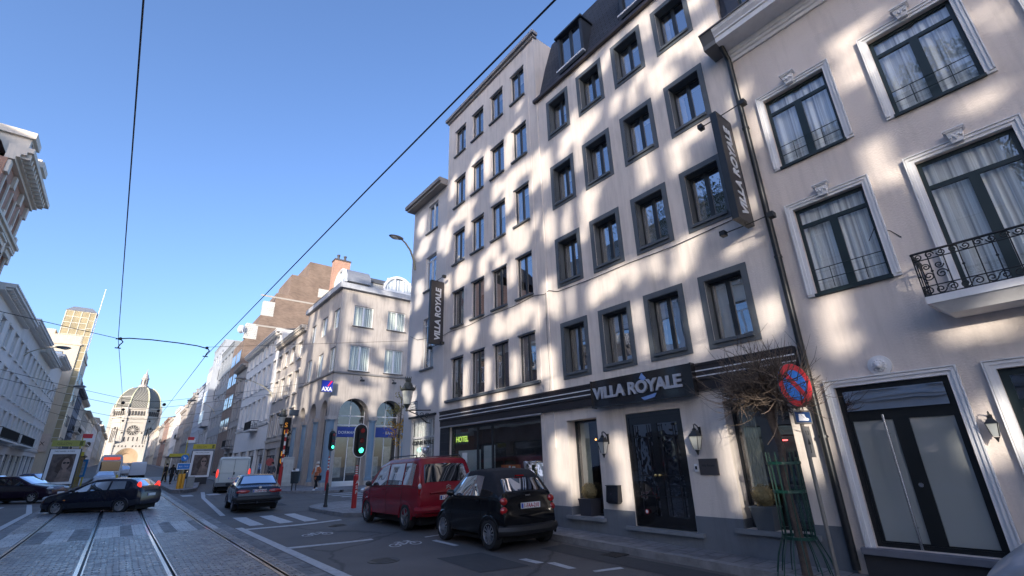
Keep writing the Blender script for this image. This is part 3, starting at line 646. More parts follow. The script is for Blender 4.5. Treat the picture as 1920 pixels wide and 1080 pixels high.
for a, c, p, q, ci in wins:
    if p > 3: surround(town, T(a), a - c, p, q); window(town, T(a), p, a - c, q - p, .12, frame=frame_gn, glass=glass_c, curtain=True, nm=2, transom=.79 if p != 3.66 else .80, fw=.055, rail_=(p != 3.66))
    if 3 < p < 7 and p != 3.66 or p > 6:
        s = MB(); s.box(T(a) - .01, T(c) + .01, -.05, .1, p - .05, p - .002); s.build('sill', frame_gn, town)
    if p < 1: surround(town, T(a), a - c, p, q, False); window(town, T(a), p, a - c, q - p, .12, frame=frame_gn, glass=glass_s, curtain=False, nm=2, transom=.8, fw=.09); r_ = MB(); r_.box(T(a), T(c), .6, .62, p, q); r_.build('room', M('room_red_dark', (.05, .03, .03), .9), town)
# cornice
mb = MB(); prof = [(0, 9.78), (-.04, 9.78), (-.04, 9.86), (-.07, 9.88), (-.07, 9.94), (-.1, 9.96), (-.1, 10.06), (-.5, 10.08), (-.5, 10.2), (-.53, 10.22), (-.53, 10.26), (-.58, 10.34), (-.6, 10.42), (0.0, 10.42)]
mb.prism(prof, -.02, 9.2, plane='yz'); mb.build('cornice', trim_wh, town)
mb = MB(); mb.box(-.3, 9.2, -.63, .05, 10.42, 10.45); mb.prism([(.0, 10.08), (-.5, 10.08), (-.5, 10.2), (-.6, 10.42), (0, 10.42)], -.3, -.021, plane='yz'); mb.build('gutter', M('gutter_grey', (.16, .155, .15), .6), town)
mb = MB(); mb.prism([(-.0, 10.44), (.35, 12.6), (10, 12.8), (10, 10.44)], .0, 9, plane='yz'); mr = mb.build('mansard_roof', M('mansard_zinc', (.045, .048, .062), .5, var=.15), town)
for a in (2.75, .85, -1.05):
    d = MB(); x = T(a); d.box(x, x + .26, -.02, .9, 10.46, 12.3); d.box(x + 1.24, x + 1.5, -.02, .9, 10.46, 12.3); d.box(x - .04, x + 1.54, -.08, 1.2, 12.3, 12.42)
    dm = d.build('dormer', MATS['mansard_zinc'], town); window(dm, x + .26, 10.55, .98, 1.7, .12, frame=frame_gn, glass=glass_c, curtain=True, nm=2, transom=.72, fw=.05)
# entrance: surround, double door with transom, lion medallion
surround(town, T(2.64), 1.40, .36, 2.68, False, bw=.12)
u0, u1 = T(2.64), T(1.24)
dr = glazed_door(town, u0, .42, 1.40, 2.26, .14, M('door_black_metal', (.01, .012, .013), .3, var=.1), [(u0 + .11, u0 + .62, .5, 2.15), (u0 + .81, u1 - .09, .5, 2.15)], Mglass('glass_sand', (.30, .32, .31), .10, wav=.01))
g = MB(); g.box(u0 + .09, u1 - .08, .02, .03, 2.3, 2.6); g.build('transom_pane', glass_v, dr)
h_ = MB(); hx = T(2.10); h_.tube([(hx, -.05, .44), (hx, -.05, 2.22)], .018, 10)
for zz in (.7, 1.95): h_.tube([(hx, -.05, zz), (hx, .07, zz)], .01, 6)
h_.build('pull_handle', steel, dr, smooth=True)
h_ = MB(); h_.lathe([(.03, -.01), (.03, .01)], (T(1.92), .05, 1.25), 12, axis='y'); h_.build('lock', steel, dr)
s = MB(); s.box(T(2.8), T(1.1), -.16, .14, .33, .41); s.box(T(2.8), T(1.1), -.1, .14, -.4, .33, 1); s.build('doorstep', [M('bluestone_step', (.16, .165, .19), .5, var=.2), M('step_dark', (.03, .03, .033), .7)], town)
ln = MB(); lx = T(1.96); ln.lathe([(.001, -.05), (.10, -.045), (.13, -.03), (.15, -.03), (.155, 0)], (lx, 0, 2.93), 24, axis='y')
ln.ball((lx, -.06, 2.93), .065, 10, 8); ln.ball((lx, -.12, 2.915), .03, 8, 6)
for k in range(12): ln.ball((lx + .075 * cos(k * pi / 6), -.055, 2.93 + .075 * sin(k * pi / 6)), .024, 6, 5)
for s_ in (-1, 1): ln.ball((lx + s_ * .03, -.115, 2.955), .012, 6, 4)
ln.build('lion_head_medallion', trim_wh, town, smooth=True)
# downpipe
def pipe(parent, x, z0, z1, mat, r=.055, y=-.08):
    mb = MB(); mb.tube([(x, -.35, z1 + .18), (x, -.3, z1 + .05), (x, y, z1 - .2), (x, y, z0)], r, 10); o = mb.build('downpipe', mat, parent, smooth=True)
    for zz in (1.95, 5.1, 8.0):
        c = MB(); c.lathe([(r + .012, -.02), (r + .012, .02)], (x, y, zz), 10); c.box(x - .05, x + .05, y, 0, zz - .01, zz + .01); c.build('bracket', mat, o)
    return o
pipe(town, .0, .1, 10.02, M('downpipe_black', (.012, .014, .016), .4, var=.1))
# balcony of wrought iron
bal = E('balcony', None, None, (T(1.1), 0, 0)); bal.parent = town
BW = 2.75
sb = MB(); sb.box(0, BW, -.62, -.004, 3.56, 3.66); sb.frustum((.16, BW - .16, -.46, -.004, 3.42), (.02, BW - .02, -.6, -.004, 3.56)); sb.build('slab', trim_wh, bal)
def scroll(mb, X0, r, turns=1.6, sgn=1, n=22, tr=.008, flip=1):
    P = []
    for k in range(n + 1):
        t = k / n; rr = r * (1 - .82 * t); a = sgn * turns * 2 * pi * t
        P.append(X0(rr * cos(a) * flip, rr * sin(a)))
    mb.tube(P, tr, 4, cap=False)
rl = MB(); Yb = -.56; z0, z1 = 3.68, 4.30
def railside(P):   # P(s,z) -> point, s along rail
    return P
def make_rail(mb, P, Ln):
    for zz, r in ((z0, .012), (z0 + .13, .009), (z1 - .11, .009), (z1, .018)): mb.tube([P(0, zz), P(Ln, zz)], r, 5)
    n = max(2, int(Ln / .16)); 
    for k in range(n + 1):
        s = Ln * k / n; mb.tube([P(s, z0), P(s, z1)], .008, 5)
        if k % 2: mb.ball(P(s, (z0 + z1) / 2 + .02), .018, 6, 4)
    m = max(2, int(Ln / .12))
    for k in range(m):
        s = Ln * (k + .5) / m; f = 1 if k % 2 else -1
        scroll(mb, lambda a, c, s=s: P(s + a, z1 - .055 + c), .05, 1.4, f, flip=f); scroll(mb, lambda a, c, s=s: P(s + a, z0 + .065 + c), .058, 1.4, -f, flip=f)
make_rail(rl, lambda s, z: (s, Yb, z), BW)
for k in range(4): pass
make_rail(rl, lambda s, z: (.0, Yb + s, z), .55); make_rail(rl, lambda s, z: (BW, Yb + s, z), .55)
for xx in (.18, BW - .18):
    for sg in (1, -1):
        scroll(rl, lambda a, c: (xx + sg * .07 + a, Yb, 3.95 + c), .065, 1.5, sg, flip=sg); scroll(rl, lambda a, c: (xx + sg * .07 + a, Yb, 4.08 + c), .05, 1.5, -sg, flip=sg)
rl.build('railing', iron, bal)
mb = MB(); mb.tube([(T(1.6), -.01, 4.9), (T(1.5), -.012, 5.05), (T(1.45), -.01, 5.2), (T(1.42), -.01, 5.05), (T(1.3), -.012, 4.95), (T(1.2), -.01, 4.8)], .006, 4); mb.build('loose_cable', blackmat, town)

# ================================================================== CORNER HOUSE (hairdresser)
YC = 18.12
ch = E('corner_house', 'narrow white rendered corner house with hairdresser shop window and brackets', 'building', (XW, YC, 0), RF)
C = lambda y: YC - y
ops = [(C(16.78), C(15.86), p, q, .14) for p, q in ((11.4, 12.78), (8.62, 10.2), (5.25, 7.38))] + [(C(17.4), C(15.55), .9, 3.34, .1)]
mb = MB(); facade(mb, YC - 15.07, 13.2, ops, z0=-.5); shell(mb, YC - 15.07, 13.2, 11); mb.build('wall', white_pl if False else M('plaster_corner', (.63, .59, .56), .88, var=.05, scale=1.2, bump=.2, streak=.08), ch)
for p, q in ((11.4, 12.78), (8.62, 10.2), (5.25, 7.38)):
    w_ = window(ch, C(16.78), p, .92, q - p, .13, frame=frame_wh, glass=glass_v, nm=2, transom=(.85 if p < 9 else None), fw=.04); s = MB(); s.box(-.08, .96, -.2, -.1, -.06, .0); s.build('sill', frame_gr, w_)
mb = MB(); mb.box(-.25, YC - 15.1, -.42, .05, 13.22, 13.4); mb.box(-.15, YC - 15.1, -.34, .05, 13.1, 13.22); mb.build('eaves', M('eaves_beige', (.3, .27, .24), .7), ch)
w_ = window(ch, C(17.4), .9, 1.85, 2.44, .09, frame=M('frame_pale', (.5, .5, .5), .5), glass=glass_c, curtain=True, nm=2, transom=.72, fw=.05, name='shop_window')
text('shop_lettering', 'COIFFURE ROYALE', .2, blackmat, w_, (.1, -.06, 1.5), bold=.006, sx=.95)
s = MB(); s.lathe([(.22, -.004), (.25, -.004), (.25, 0), (.22, 0), (.22, -.004)], (.95, -.06, .9), 24, axis='y', cap=False)
for zz in (-.1, 0, .1): s.box(.76, 1.14, -.064, -.06, .885 + zz, .915 + zz)
s.build('round_window_logo', blackmat, w_)
for i, (x, z, r) in enumerate(((1.25, 1.28, .12), (1.02, 1.34, .07), (1.5, 1.38, .07))):
    b_ = MB(); b_.ball((x, -.12, z), r); b_.build('balloon', M('silver_balloon', (.6, .6, .62), .25, metal=.6), w_, smooth=True)
mb = MB(); mb.box(C(17.55), C(15.45), -.08, 0, 3.4, 3.47); mb.build('canopy_moulding', blackmat, ch)

mb = MB(); F = XW - .012
def sagl(pts, r=.009):
    mb.tube([(F - .012 * (i % 2), y, z) for i, (y, z) in enumerate(pts)], r, 4, cap=False)
sagl([(17.9, 6.9), (17.2, 6.6), (15.1, 6.32), (14.7, 6.36), (13.3, 6.3), (12.1, 6.36), (10.8, 6.31), (9.75, 6.37), (9.3, 6.28), (9.1, 6.34), (8.75, 6.2), (7.5, 6.16), (6.2, 6.18), (5.0, 6.14), (3.6, 6.2)]); sagl([(9.25, 6.3), (9.27, 5.0), (9.25, 3.9), (9.28, 3.5)], .008)
tag(mb.build('facade_cable', blackmat), 'thin black cable strung along the hotel front under the third window row', 'cable')
# ================================================================== BANK CORNER (arcaded)
AX, AY = 12.0, 37.8
bank = E('bank_building', 'stained grey corner bank with round arches on blue columns and white windows', 'building', (AX, AY, 0), 0)
# local: x right (east), y into the block for the face towards the camera; the street face is built in a rotated child frame through X
GB = .15
mb = MB(); D = .22
fo = [(13.16 - AX, 14.86 - AX, 12.9, 14.7, .16), (16.22 - AX, 17.92 - AX, 13.0, 14.75, .16), (13.14 - AX, 14.82 - AX, 9.1, 11.22, .16), (16.2 - AX, 17.88 - AX, 9.14, 11.22, .16), (.72, 3.16, GB, 6.85, .9, True), (3.86, 6.1, GB, 6.85, .9, True), (6.8, 8.4, GB, 6.7, .9, True)]
facade(mb, 9.2, 16.05, fo, z0=-.3)
Xs = Matrix.Rotation(RF, 4, 'Z')   # street face: local (u,y,z) -> (y, -u, z); u = 10 - (Y-AY)
SW = 9.75; Xs = Matrix.Translation((0, SW, 0)) @ Matrix.Rotation(RF, 4, 'Z')
us = lambda y: SW - (y - AY)
cs = [(39.42, 38.06), (42.58, 41.2), (45.7, 44.35)]
sops = []
for a, c in cs: sops += [(us(a), us(c), 12.65, 14.38, .16), (us(a), us(c), 9.0, 11.02, .16)]
sops += [(us(40.05), us(38.45), GB, 6.75, .9, True), (us(43.1), us(41.35), GB, 6.78, .9, True), (us(46.3), us(44.4), GB, 6.78, .9, True)]
m2 = MB(); facade(m2, SW, 16.05, sops, z0=-.3); mb.add(m2.v, m2.f, 0, Xs)
mb.quad((9.2, 0, -.3), (9.2, 10, -.3), (9.2, 10, 16.05), (9.2, 0, 16.05)); mb.quad((0, SW, -.3), (0, SW, 16.05), (9.2, 10, 16.05), (9.2, 10, -.3)); mb.quad((0, 0, 16.04), (9.2, 0, 16.04), (9.2, 10, 16.04), (0, SW, 16.04))
mb.build('wall', grey_pl, bank)
for o_ in fo[:4]: window(bank, o_[0], o_[2], o_[1] - o_[0], o_[3] - o_[2], .15, frame=frame_wh, glass=glass_w, curtain=True, nm=2, fw=.07, transom=None)
sf = None
def on_street(w_, u, d, v):   # move a window built at (u,d,v) to the street face
    w_.location = Xs @ Vector((u, d, v)); w_.rotation_euler = (0, 0, RF); return w_
for o_ in fo[:4] + [None]:
    if o_ is None: break
    s_ = MB(); s_.box(-.08, o_[1] - o_[0] + .08, -.1, .1, -.09, -.004); s_.build('sill', MATS['dark_sill_stone'] if 'dark_sill_stone' in MATS else M('dark_sill_stone', (.12, .115, .11), .8, var=.2), bank, (o_[0], 0, o_[2]))
for o_ in sops[:6]: on_street(window(bank, 0, 0, o_[1] - o_[0], o_[3] - o_[2], 0, frame=frame_wh, glass=glass_w, curtain=True, nm=2, fw=.06), o_[0], .15, o_[2])
bluecol = M('column_blue_grey', (.17, .25, .32), .6, var=.12, scale=1.5, bump=.1)
for x, y in [(.2, .05), (3.51, .05), (6.45, .05)] + [(.05, us_) for us_ in (2.9 - .12, 5.95, 9.1)]:
    c = MB(); c.box(x - .34, x + .34, y - .2, y + .5, GB - .4, .62); c.lathe([(.36, .62), (.36, .8), (.31, .85), (.3, 5.0), (.35, 5.05), (.35, 5.15)], (x, y + .12, 0), 16, 1); c.box(x - .38, x + .38, y - .24, y + .5, 5.15, 5.42)
    c.build('column', [grey_pl, bluecol], bank, smooth=True)
# bank glazing behind the arches
bl = M('bank_sign_blue', (.02, .05, .28), .4, var=.05)
def bankglass(u0, u1, h, street):
    g = MB(); W_ = u1 - u0
    for x in (0, W_ * .5 - .03, W_ - .06): g.box(x, x + .06, -.05, 0, .55, h)
    for z in (.55, 4.78, 5.5): g.box(0, W_, -.055, 0, z, z + .08)
    g.box(0, W_, -.1, .02, GB, .55)
    o = g.build('shop_window', frame_wh, bank, (u0, .88, 0))
    p = MB(); p.box(.02, W_ - .02, -.03, -.024, .6, h); p.build('pane', glass_s, o)
    s = MB(); s.box(.02, W_ - .02, -.12, -.06, 3.9, 4.7); s.build('blue_fascia', bl, o)
    if abs(u0 - us(40.05)) < .01 and street: return on_street(o, u0, .88, 0)
    r_ = MB(); r_.quad((-.3, 1.6, .1), (W_ + .3, 1.6, .1), (W_ + .3, 1.6, h), (-.3, 1.6, h)); r_.quad((-.3, 1.6, .1), (-.3, 0.05, .1), (W_ + .3, .05, .1), (W_ + .3, 1.6, .1)); r_.quad((-.3, .05, .1), (-.3, 1.6, .1), (-.3, 1.6, h), (-.3, .05, h)); r_.quad((W_ + .3, .05, .1), (W_ + .3, .05, h), (W_ + .3, 1.6, h), (W_ + .3, 1.6, .1)); r_.quad((-.3, .05, h), (-.3, 1.6, h), (W_ + .3, 1.6, h), (W_ + .3, .05, h)); r_.build('interior', M('bank_interior', (.075, .085, .09), .8, var=.5, scale=1.5), o)
    q = MB(); q.box(W_ * .15, W_ * .4, .3, .32, .9, 2.4); q.box(W_ * .6, W_ * .9, .5, .52, 1.2, 3.2); q.build('display_panel', M('display_panel', (.35, .38, .38), .7, var=.5, scale=2), o)
    if street: on_street(o, u0, .88, 0)
    return o
bo = [bankglass(a, c, 6.85, False) for a, c in ((.72, 3.16), (3.86, 6.1), (6.8, 8.4))]
text('lettering', 'DORMANS', .3, white_p, bo[0], (.35, -.125, 4.15), bold=.004, space=1.1); text('lettering', 'BANK', .3, white_p, bo[1], (1.2, -.125, 4.15), bold=.004)
for a, c in ((us(40.05), us(38.45)), (us(43.1), us(41.35)), (us(46.3), us(44.4))): bankglass(a, c, 6.75, True)
bk = MB(); bk.box(1.8, 3.0, -.02, 0, 2.9, 3.7); bk.build('notice_board', M('board_grey', (.4, .41, .4), .6, var=.4, scale=6), bo[0], (0, -.14, 0))
# string course, cornice, attic
mb = MB(); mb.box(-.1, 9.2, -.1, -.002, 8.78, 8.92); m2 = MB(); m2.box(0, SW + .1, -.1, -.002, 8.78, 8.92); mb.add(m2.v, m2.f, 0, Xs); mb.build('string_course', M('string_dark', (.22, .21, .2), .8, var=.2), bank)
mb = MB(); mb.box(-.3, 9.2, -.32, -.002, 16.05, 16.5); mb.box(-.32, .0, -.01, SW, 16.052, 16.502); mb.build('cornice', M('cornice_bank', (.42, .43, .45), .8, var=.15, streak=.2), bank)
mb = MB(); mb.frustum((.0, 9.2, .0, 9.7, 16.5), (.35, 9.2, .4, 9.7, 17.25)); mb.build('attic', M('zinc_ribbed', (.34, .34, .33), .7, var=.2, streak=.4), bank)
rt = Mbrick('roof_tiles_grey', (.10, .10, .10), (.14, .14, .135), (.04, .04, .04), .25, .22, .02)
mb = MB(); mb.frustum((.2, 9.2, .25, 9.7, 17.25), (3.0, 9.0, 4, 7, 19.2)); mb.build('roof', rt, bank)
def lunette(loc, rot, W_=3.0):
    r = W_ / 2; d = MB(); d.tube([(r + (r - .1) * cos(pi - pi * k / 16), 0, (r - .1) * sin(pi * k / 16)) for k in range(17)], .13, 6); d.box(0, W_, -.1, .1, -.1, .06)
    for x in (W_ * .36, W_ * .64): d.box(x - .05, x + .05, -.06, .04, 0, r * .92)
    d.prism([(0, 0)] + [(r + r * cos(pi - pi * k / 16), r * sin(pi * k / 16)) for k in range(17)] + [(W_, 0)], .08, 2.2, 1)
    o = d.build('lunette_dormer', [frame_wh, zinc], bank, loc, rot); p = MB(); p.prism([(.1, .02)] + [(r + (r - .12) * cos(pi - pi * k / 16), .02 + (r - .12) * sin(pi * k / 16)) for k in range(17)], .0, .01); p.build('pane', glass_c, o)
    c = curtain_mesh(W_ * .8, r * .75, W_ * .1, .05, .035); c.f = c.f[:-1]; c.m = c.m[:-1]; mobj('curtain', c.mesh('curtain', [curt]), o)
lunette((15.62 - AX, .12, 16.75), 0, 3.05); lunette(tuple(Xs @ Vector((us(40.6), .12, 16.75))), RF, 3.0)
for x, y, hh in ((.6, 5.2, 20.8), (7.6, 1.6, 20.2)):
    c = MB(); c.box(x, x + 1.5, y, y + .9, 16.6, hh); c.box(x - .06, x + 1.56, y - .06, y + .96, hh, hh + .15, 1)
    for k in range(2): c.lathe([(.14, hh + .1), (.12, hh + .6), (.16, hh + .62), (.16, hh + .75)], (x + .4 + k * .65, y + .45, 0), 8, 1)
    c.build('chimney', [Mbrick('brick_orange', (.56, .27, .16), (.47, .21, .13), (.4, .35, .3), .22, .07, .01), roof_dk], bank)
# AXA box sign hung on the corner
ax = E('bank_sign', 'square blue lightbox sign with white lettering and a red diagonal hung on the bank corner', 'sign', (AX - 1.0, 37.3, 7.15))
mb = MB(); mb.box(0, .84, -.08, .08, 0, .86); mb.build('box', M('sign_blue', (.012, .03, .33), .35, var=.02), ax)
mb = MB(); mb.prism([(.42, .42), (.52, .42), (.82, .84), (.68, .84)], -.086, -.081); mb.build('red_stripe', M('sign_red', (.75, .01, .05), .4, var=0), ax)
text('lettering', 'AXA', .44, white_p, ax, (.03, -.086, .06), bold=.015, sx=.86)
mb = MB(); mb.box(0, .84, -.085, .085, -.03, 0); mb.box(0, .84, -.085, .085, .86, .89); mb.box(-.03, 0, -.085, .085, -.03, .89); mb.box(.84, .87, -.085, .085, -.03, .89); mb.tube([(.87, 0, .7), (1.0, .45, .7)], .025, 6); mb.tube([(.87, 0, .15), (1.0, .45, .15)], .025, 6); mb.build('frame', frame_gr, ax)

# ================================================================== generic town houses
brick_r = Mbrick('brick_red', (.28, .14, .10), (.35, .19, .14), (.3, .26, .22)); brick_b = Mbrick('brick_brown', (.18, .12, .09), (.255, .175, .13), (.23, .19, .155), .5, .16, .02, .3)
grey_pl2 = M('plaster_grey_dark', (.34, .32, .30), .88, var=.12, scale=.8, bump=.2, streak=.3); blue_pl = M('plaster_blue_grey', (.36, .39, .43), .8, var=.08, scale=.6, bump=.1, streak=.15)
beige = M('stone_beige', (.62, .54, .42), .85, var=.08, scale=.8, bump=.2, streak=.15)
shopdark = M('shopfront_dark', (.03, .03, .033), .5, var=.4, scale=1)
_SU = {}
def house(name, label, side, X, y0, y1, H, wall, rows, n, group=None, cornice=.35, roof='flat', roofm=None, wf=.5, frame=None, glass=None, ground='shop', bal=None, arch=False, sills=True, D=11, z=None, cm=None, transom=.72, curtain=False, piers=True, nm=2, chim=False, base=None, roofh=2.4):
    W_ = y1 - y0; org = (X, y1, 0) if side == 'R' else (X, y0, 0); rot = RF if side == 'R' else LF
    z0 = (gz(0, (y0 + y1) / 2) if z is None else z)
    b_ = E(name, label, 'building', (org[0], org[1], z0), rot, group); frame = frame or frame_wh; glass = glass or glass_far
    cw = W_ / n; ops = []; wl = []
    for ri, (p, q) in enumerate(rows):
        for k in range(n):
            c = cw * (k + .5); h = cw * wf / 2; ops.append((c - h, c + h, p - z0, q - z0, .2, arch)); wl.append((ri, k))
    gd = []
    if ground == 'shop':
        top = rows[-1][0] - z0 - .9; m = max(1, int(round(W_ / 4.5)))
        for k in range(m): gd.append((W_ * k / m + .35, W_ * (k + 1) / m - .35, .15, max(2.3, min(top, 3.3)), .35))
    elif ground == 'door':
        top = max(2.4, min(rows[-1][0] - z0 - .8, 3.2))
        for k in range(n): c = cw * (k + .5); h = cw * wf / 2; gd.append((c - h, c + h, .15 if k % 3 == 1 else .8, top, .2))
    mb = MB(); facade(mb, W_, H - z0, ops + gd, z0=-1.5); shell(mb, W_, H - z0, D, z0=-1.5); mb.build('wall', wall, b_)
    for o_, (ri, k) in zip(ops, wl):
        w_ = window(b_, o_[0], o_[2], o_[1] - o_[0], o_[3] - o_[2], .18, frame=frame, glass=glass, nm=nm, transom=transom, fw=.06, arch=arch, curtain=curtain)
        if sills:
            ww, hh = o_[1] - o_[0], o_[3] - o_[2]; kk = (round(ww, 2), round(hh, 2), (cm or wall).name, arch)
            if kk not in _SU:
                t = MB(); t.box(-.12, ww + .12, -.32, -.182, -.14, -.004)
                if not arch: t.box(-.14, -.004, -.23, -.182, 0, hh); t.box(ww + .004, ww + .14, -.23, -.182, 0, hh); t.box(-.2, ww + .2, -.31, -.182, hh + .004, hh + .2)
                _SU[kk] = t.mesh('window_surround', cm or wall)
            mobj('window_surround', _SU[kk], w_)
    for g in gd:
        w_ = window(b_, g[0], g[2], g[1] - g[0], g[3] - g[2], .3, frame=shopdark, glass=glass_far, nm=max(2, int((g[1] - g[0]) / 1.4)), transom=.78, fw=.07, name='shop_window' if ground == 'shop' else 'window')
    cm = cm or wall; t = MB(); zb = rows[-1][0] - z0 - .62
    t.box(-.0, W_, -.12, -.002, zb, zb + .2); t.box(0, W_, -.17, -.121, zb + .13, zb + .2)
    for ri, (p, q) in enumerate(rows):
        if sills and ri < 0:
            for k in range(n):
                c = cw * (k + .5); h = cw * wf / 2
                t.box(c - h - .12, c + h + .12, -.14, -.002, p - z0 - .14, p - z0 - .004)
                if not arch: t.box(c - h - .14, c - h - .004, -.05, -.002, p - z0, q - z0); t.box(c + h + .004, c + h + .14, -.05, -.002, p - z0, q - z0); t.box(c - h - .2, c + h + .2, -.13, -.002, q - z0 + .004, q - z0 + .2)
    t.build('string_course', cm, b_)
    if cornice:
        c = MB(); c.box(0.004, W_ - .004, -cornice * .45, -.002, H - z0 - .55, H - z0 - .3); c.box(.004, W_ - .004, -cornice, -.002, H - z0 - .3, H - z0 - .1); c.box(.004, W_ - .004, -cornice - .08, .2, H - z0 - .1, H - z0 + .02)
        for k in range(int(W_ / .55)): x = .2 + k * .55; c.box(x, x + .14, -cornice * .85, -.003, H - z0 - .48, H - z0 - .302) if x + .14 < W_ else None
        c.build('cornice', cm, b_)
    hz = H - z0
    if roof == 'pitch': r_ = MB(); r_.prism([(-.1, hz + .02), (D * .5, hz + roofh), (D, hz + .02)], .02, W_ - .02, plane='yz'); r_.build('roof', roofm or roof_dk, b_)
    if roof == 'mansard':
        r_ = MB(); r_.prism([(.05, hz + .02), (.7, hz + roofh), (D * .5, hz + roofh + .6), (D, hz + .02)], .02, W_ - .02, plane='yz'); rr = r_.build('roof', roofm or slate, b_)
        for k in range(max(1, n // 2)):
            x = W_ * (k + .5) / max(1, n // 2) - .5; d = MB(); d.box(x - .08, x, .1, 1.0, hz + .3, hz + 1.9); d.box(x + 1, x + 1.08, .1, 1.0, hz + .3, hz + 1.9); d.box(x - .15, x + 1.15, 0, 1.1, hz + 1.9, hz + 2.05)
            dm = d.build('dormer', cm, b_); window(dm, x, hz + .35, 1.0, 1.5, .25, frame=frame, glass=glass, nm=2, fw=.06)
    if chim:
        c = MB(); c.box(.1, 1.3, D * .45, D * .45 + .8, hz, hz + 2.6)
        for k in range(3): c.lathe([(.12, hz + 2.6), (.1, hz + 3.1)], (.3 + k * .4, D * .45 + .4, 0), 8)
        c.build('chimney', MATS['brick_orange'], b_)
    if bal:
        for (u0_, u1_, zz) in bal:
            B_ = MB(); zz -= z0; B_.box(u0_, u1_, -.85, -.003, zz - .16, zz); bo_ = B_.build('balcony', cm, b_)
            R_ = MB()
            for hh in (.08, .98): R_.tube([(u0_ + .04, -.01, zz + hh), (u0_ + .04, -.8, zz + hh), (u1_ - .04, -.8, zz + hh), (u1_ - .04, -.01, zz + hh)], .03, 5)
            k = 0; x = u0_ + .06
            while x < u1_ - .05: R_.tube([(x, -.8, zz), (x, -.8, zz + .98)], .018, 4); x += .13
            for y_ in (-.2, -.4, -.6):
                for x in (u0_ + .04, u1_ - .04): R_.tube([(x, y_, zz), (x, y_, zz + .98)], .018, 4)
            R_.build('railing', iron, bo_)
    return b_
# right side, going away
XR = 12.0
ns = house('row_house', 'stained white row house beside the bank with sushi shop below', 'R', XR, 47.6, 58.3, 15.1, grey_pl, [(12.0, 13.6), (8.6, 10.7), (4.9, 7.1)], 4, wf=.5, roof='pitch', glass=glass_v, cornice=.5, base=None, nm=2, cm=stone, bal=None, chim=True)
for k, (w_, zz) in enumerate(((0, 0),)): pass
b2 = house('row_house', 'long white row house with projecting white eaves and a tall attic storey of windows', 'R', XR, 58.3, 77.5, 17.2, white_pl, [(15.0, 16.5), (11.1, 13.6), (7.0, 9.7)], 7, wf=.46, roof='pitch', roofh=1.2, glass=glass_v, cornice=.6, transom=None, bal=[(10.0, 14.0, 6.1)], cm=white_pl)
b3 = house('row_house', 'narrow brown grey house with a heavy dark cornice below the tall brick wall', 'R', XR, 77.5, 85.0, 16.4, grey_pl2, [(12.4, 14.4), (8.6, 11.2), (5.0, 7.4)], 3, wf=.45, roof='flat', glass=glass_v, cornice=.7, bal=[(2.4, 5.2, 4.7)])
# brick apartment block, stepping back storey by storey
blk = E('apartment_block', 'tall brown brick apartment block with stepped terraces and a bare party wall', 'building', (XR, 85.3, gz(12, 86)), RF)
mb = MB(); g0 = gz(12, 86); Wd = 12.0
steps = [(-.0, 16.0 + 6), (1.2, 24.9), (3.4, 28.0), (6.0, 31.0), (7.5, 34.5)]
pts = [(0, -2), (0, 21.9 - g0), (1.6, 21.9 - g0), (1.6, 26.2 - g0), (3.6, 26.2 - g0), (3.6, 30.6 - g0), (5.6, 30.6 - g0), (5.6, 34.6 - g0), (8.4, 34.6 - g0), (8.4, 37.8 - g0), (18.5, 37.8 - g0), (18.5, -2)]
mb.prism(pts, -9.3, .3, plane='yz'); mb.build('wall', brick_b, blk)
mb = MB()
for z_ in (18.8, 24.2, 29.6): mb.box(.301, .34, 1.2, 18.4, z_ - g0, z_ - g0 + .28)
mb.build('floor_band', M('concrete_pale', (.36, .33, .29), .8, var=.1), blk)
for yy_, zz_ in ((10.5, 31.2), (11.2, 26.5)):
    v = MB(); v.box(.301, .36, yy_, yy_ + 2.6, zz_ - g0, zz_ - g0 + 1.7); v.build('glass_block_window', Mbrick('glass_block', (.5, .49, .45), (.42, .42, .4), (.7, .68, .62), .3, .3, .03), blk)
for (yy_, zz_, w_) in ((1.2, 21.9, 1.6), (3.2, 26.2, 1.9)):
    v = MB(); v.box(-.6, .33, yy_ - 1.4, yy_ + .4, zz_ - g0 + .0, zz_ - g0 + 2.6); v.build('terrace_screen', MATS['glass_block'], blk)
for k in range(4):
    for (y_, z_) in ((-.01, 6.2 + 3.6 * k),): 
        w_ = window(blk, -8.6, z_ - g0 + 1.2, 3.6, 2.0, -.02, frame=zinc, glass=glass_far, nm=2, fw=.07); w_ = window(blk, -4.2, z_ - g0 + 1.2, 3.6, 2.0, -.02, frame=zinc, glass=glass_far, nm=2, fw=.07)
d_ = MB(); d_.lathe([(.02, -.3), (.35, -.22), (.6, -.1), (.7, 0), (.68, .01), (.33, -.18), (.02, -.26)], (0, 0, 0), 18, axis='x', cap=False); d_.tube([(-.2, 0, 0), (-.7, .1, -.5)], .04, 5)
dish = tag(d_.build('satellite_dish', white_p, None, (11.2, 84.5, 23.2), (0, radians(-15), radians(120))), 'white satellite dish on the stepped edge of the tall brick wall', 'satellite dish')
b4 = house('office_building', 'grey modern office building with wide bands of square windows', 'R', XR, 94.6, 108.5, 23.5, M('panel_grey', (.24, .26, .28), .7, var=.1), [(19.6, 21.9), (16.0, 18.2), (12.4, 14.6), (8.8, 11.0), (5.2, 7.4)], 4, wf=.72, frame=zinc, glass=glass_far, cornice=.15, transom=None, sills=False)
b5 = house('office_building', 'tall blue grey building with a projecting glazed bay', 'R', XR, 108.5, 123, 26.8, blue_pl, [(22.6, 24.8), (18.6, 20.8), (14.6, 16.8), (10.6, 12.8), (6.6, 8.8)], 4, wf=.5, frame=zinc, glass=glass_far, cornice=.1, transom=None, sills=False)
by = MB(); by.box(6.5, 12.5, -1.1, 0, 8.5, 20.5); bay = by.build('bay', blue_pl, b5)
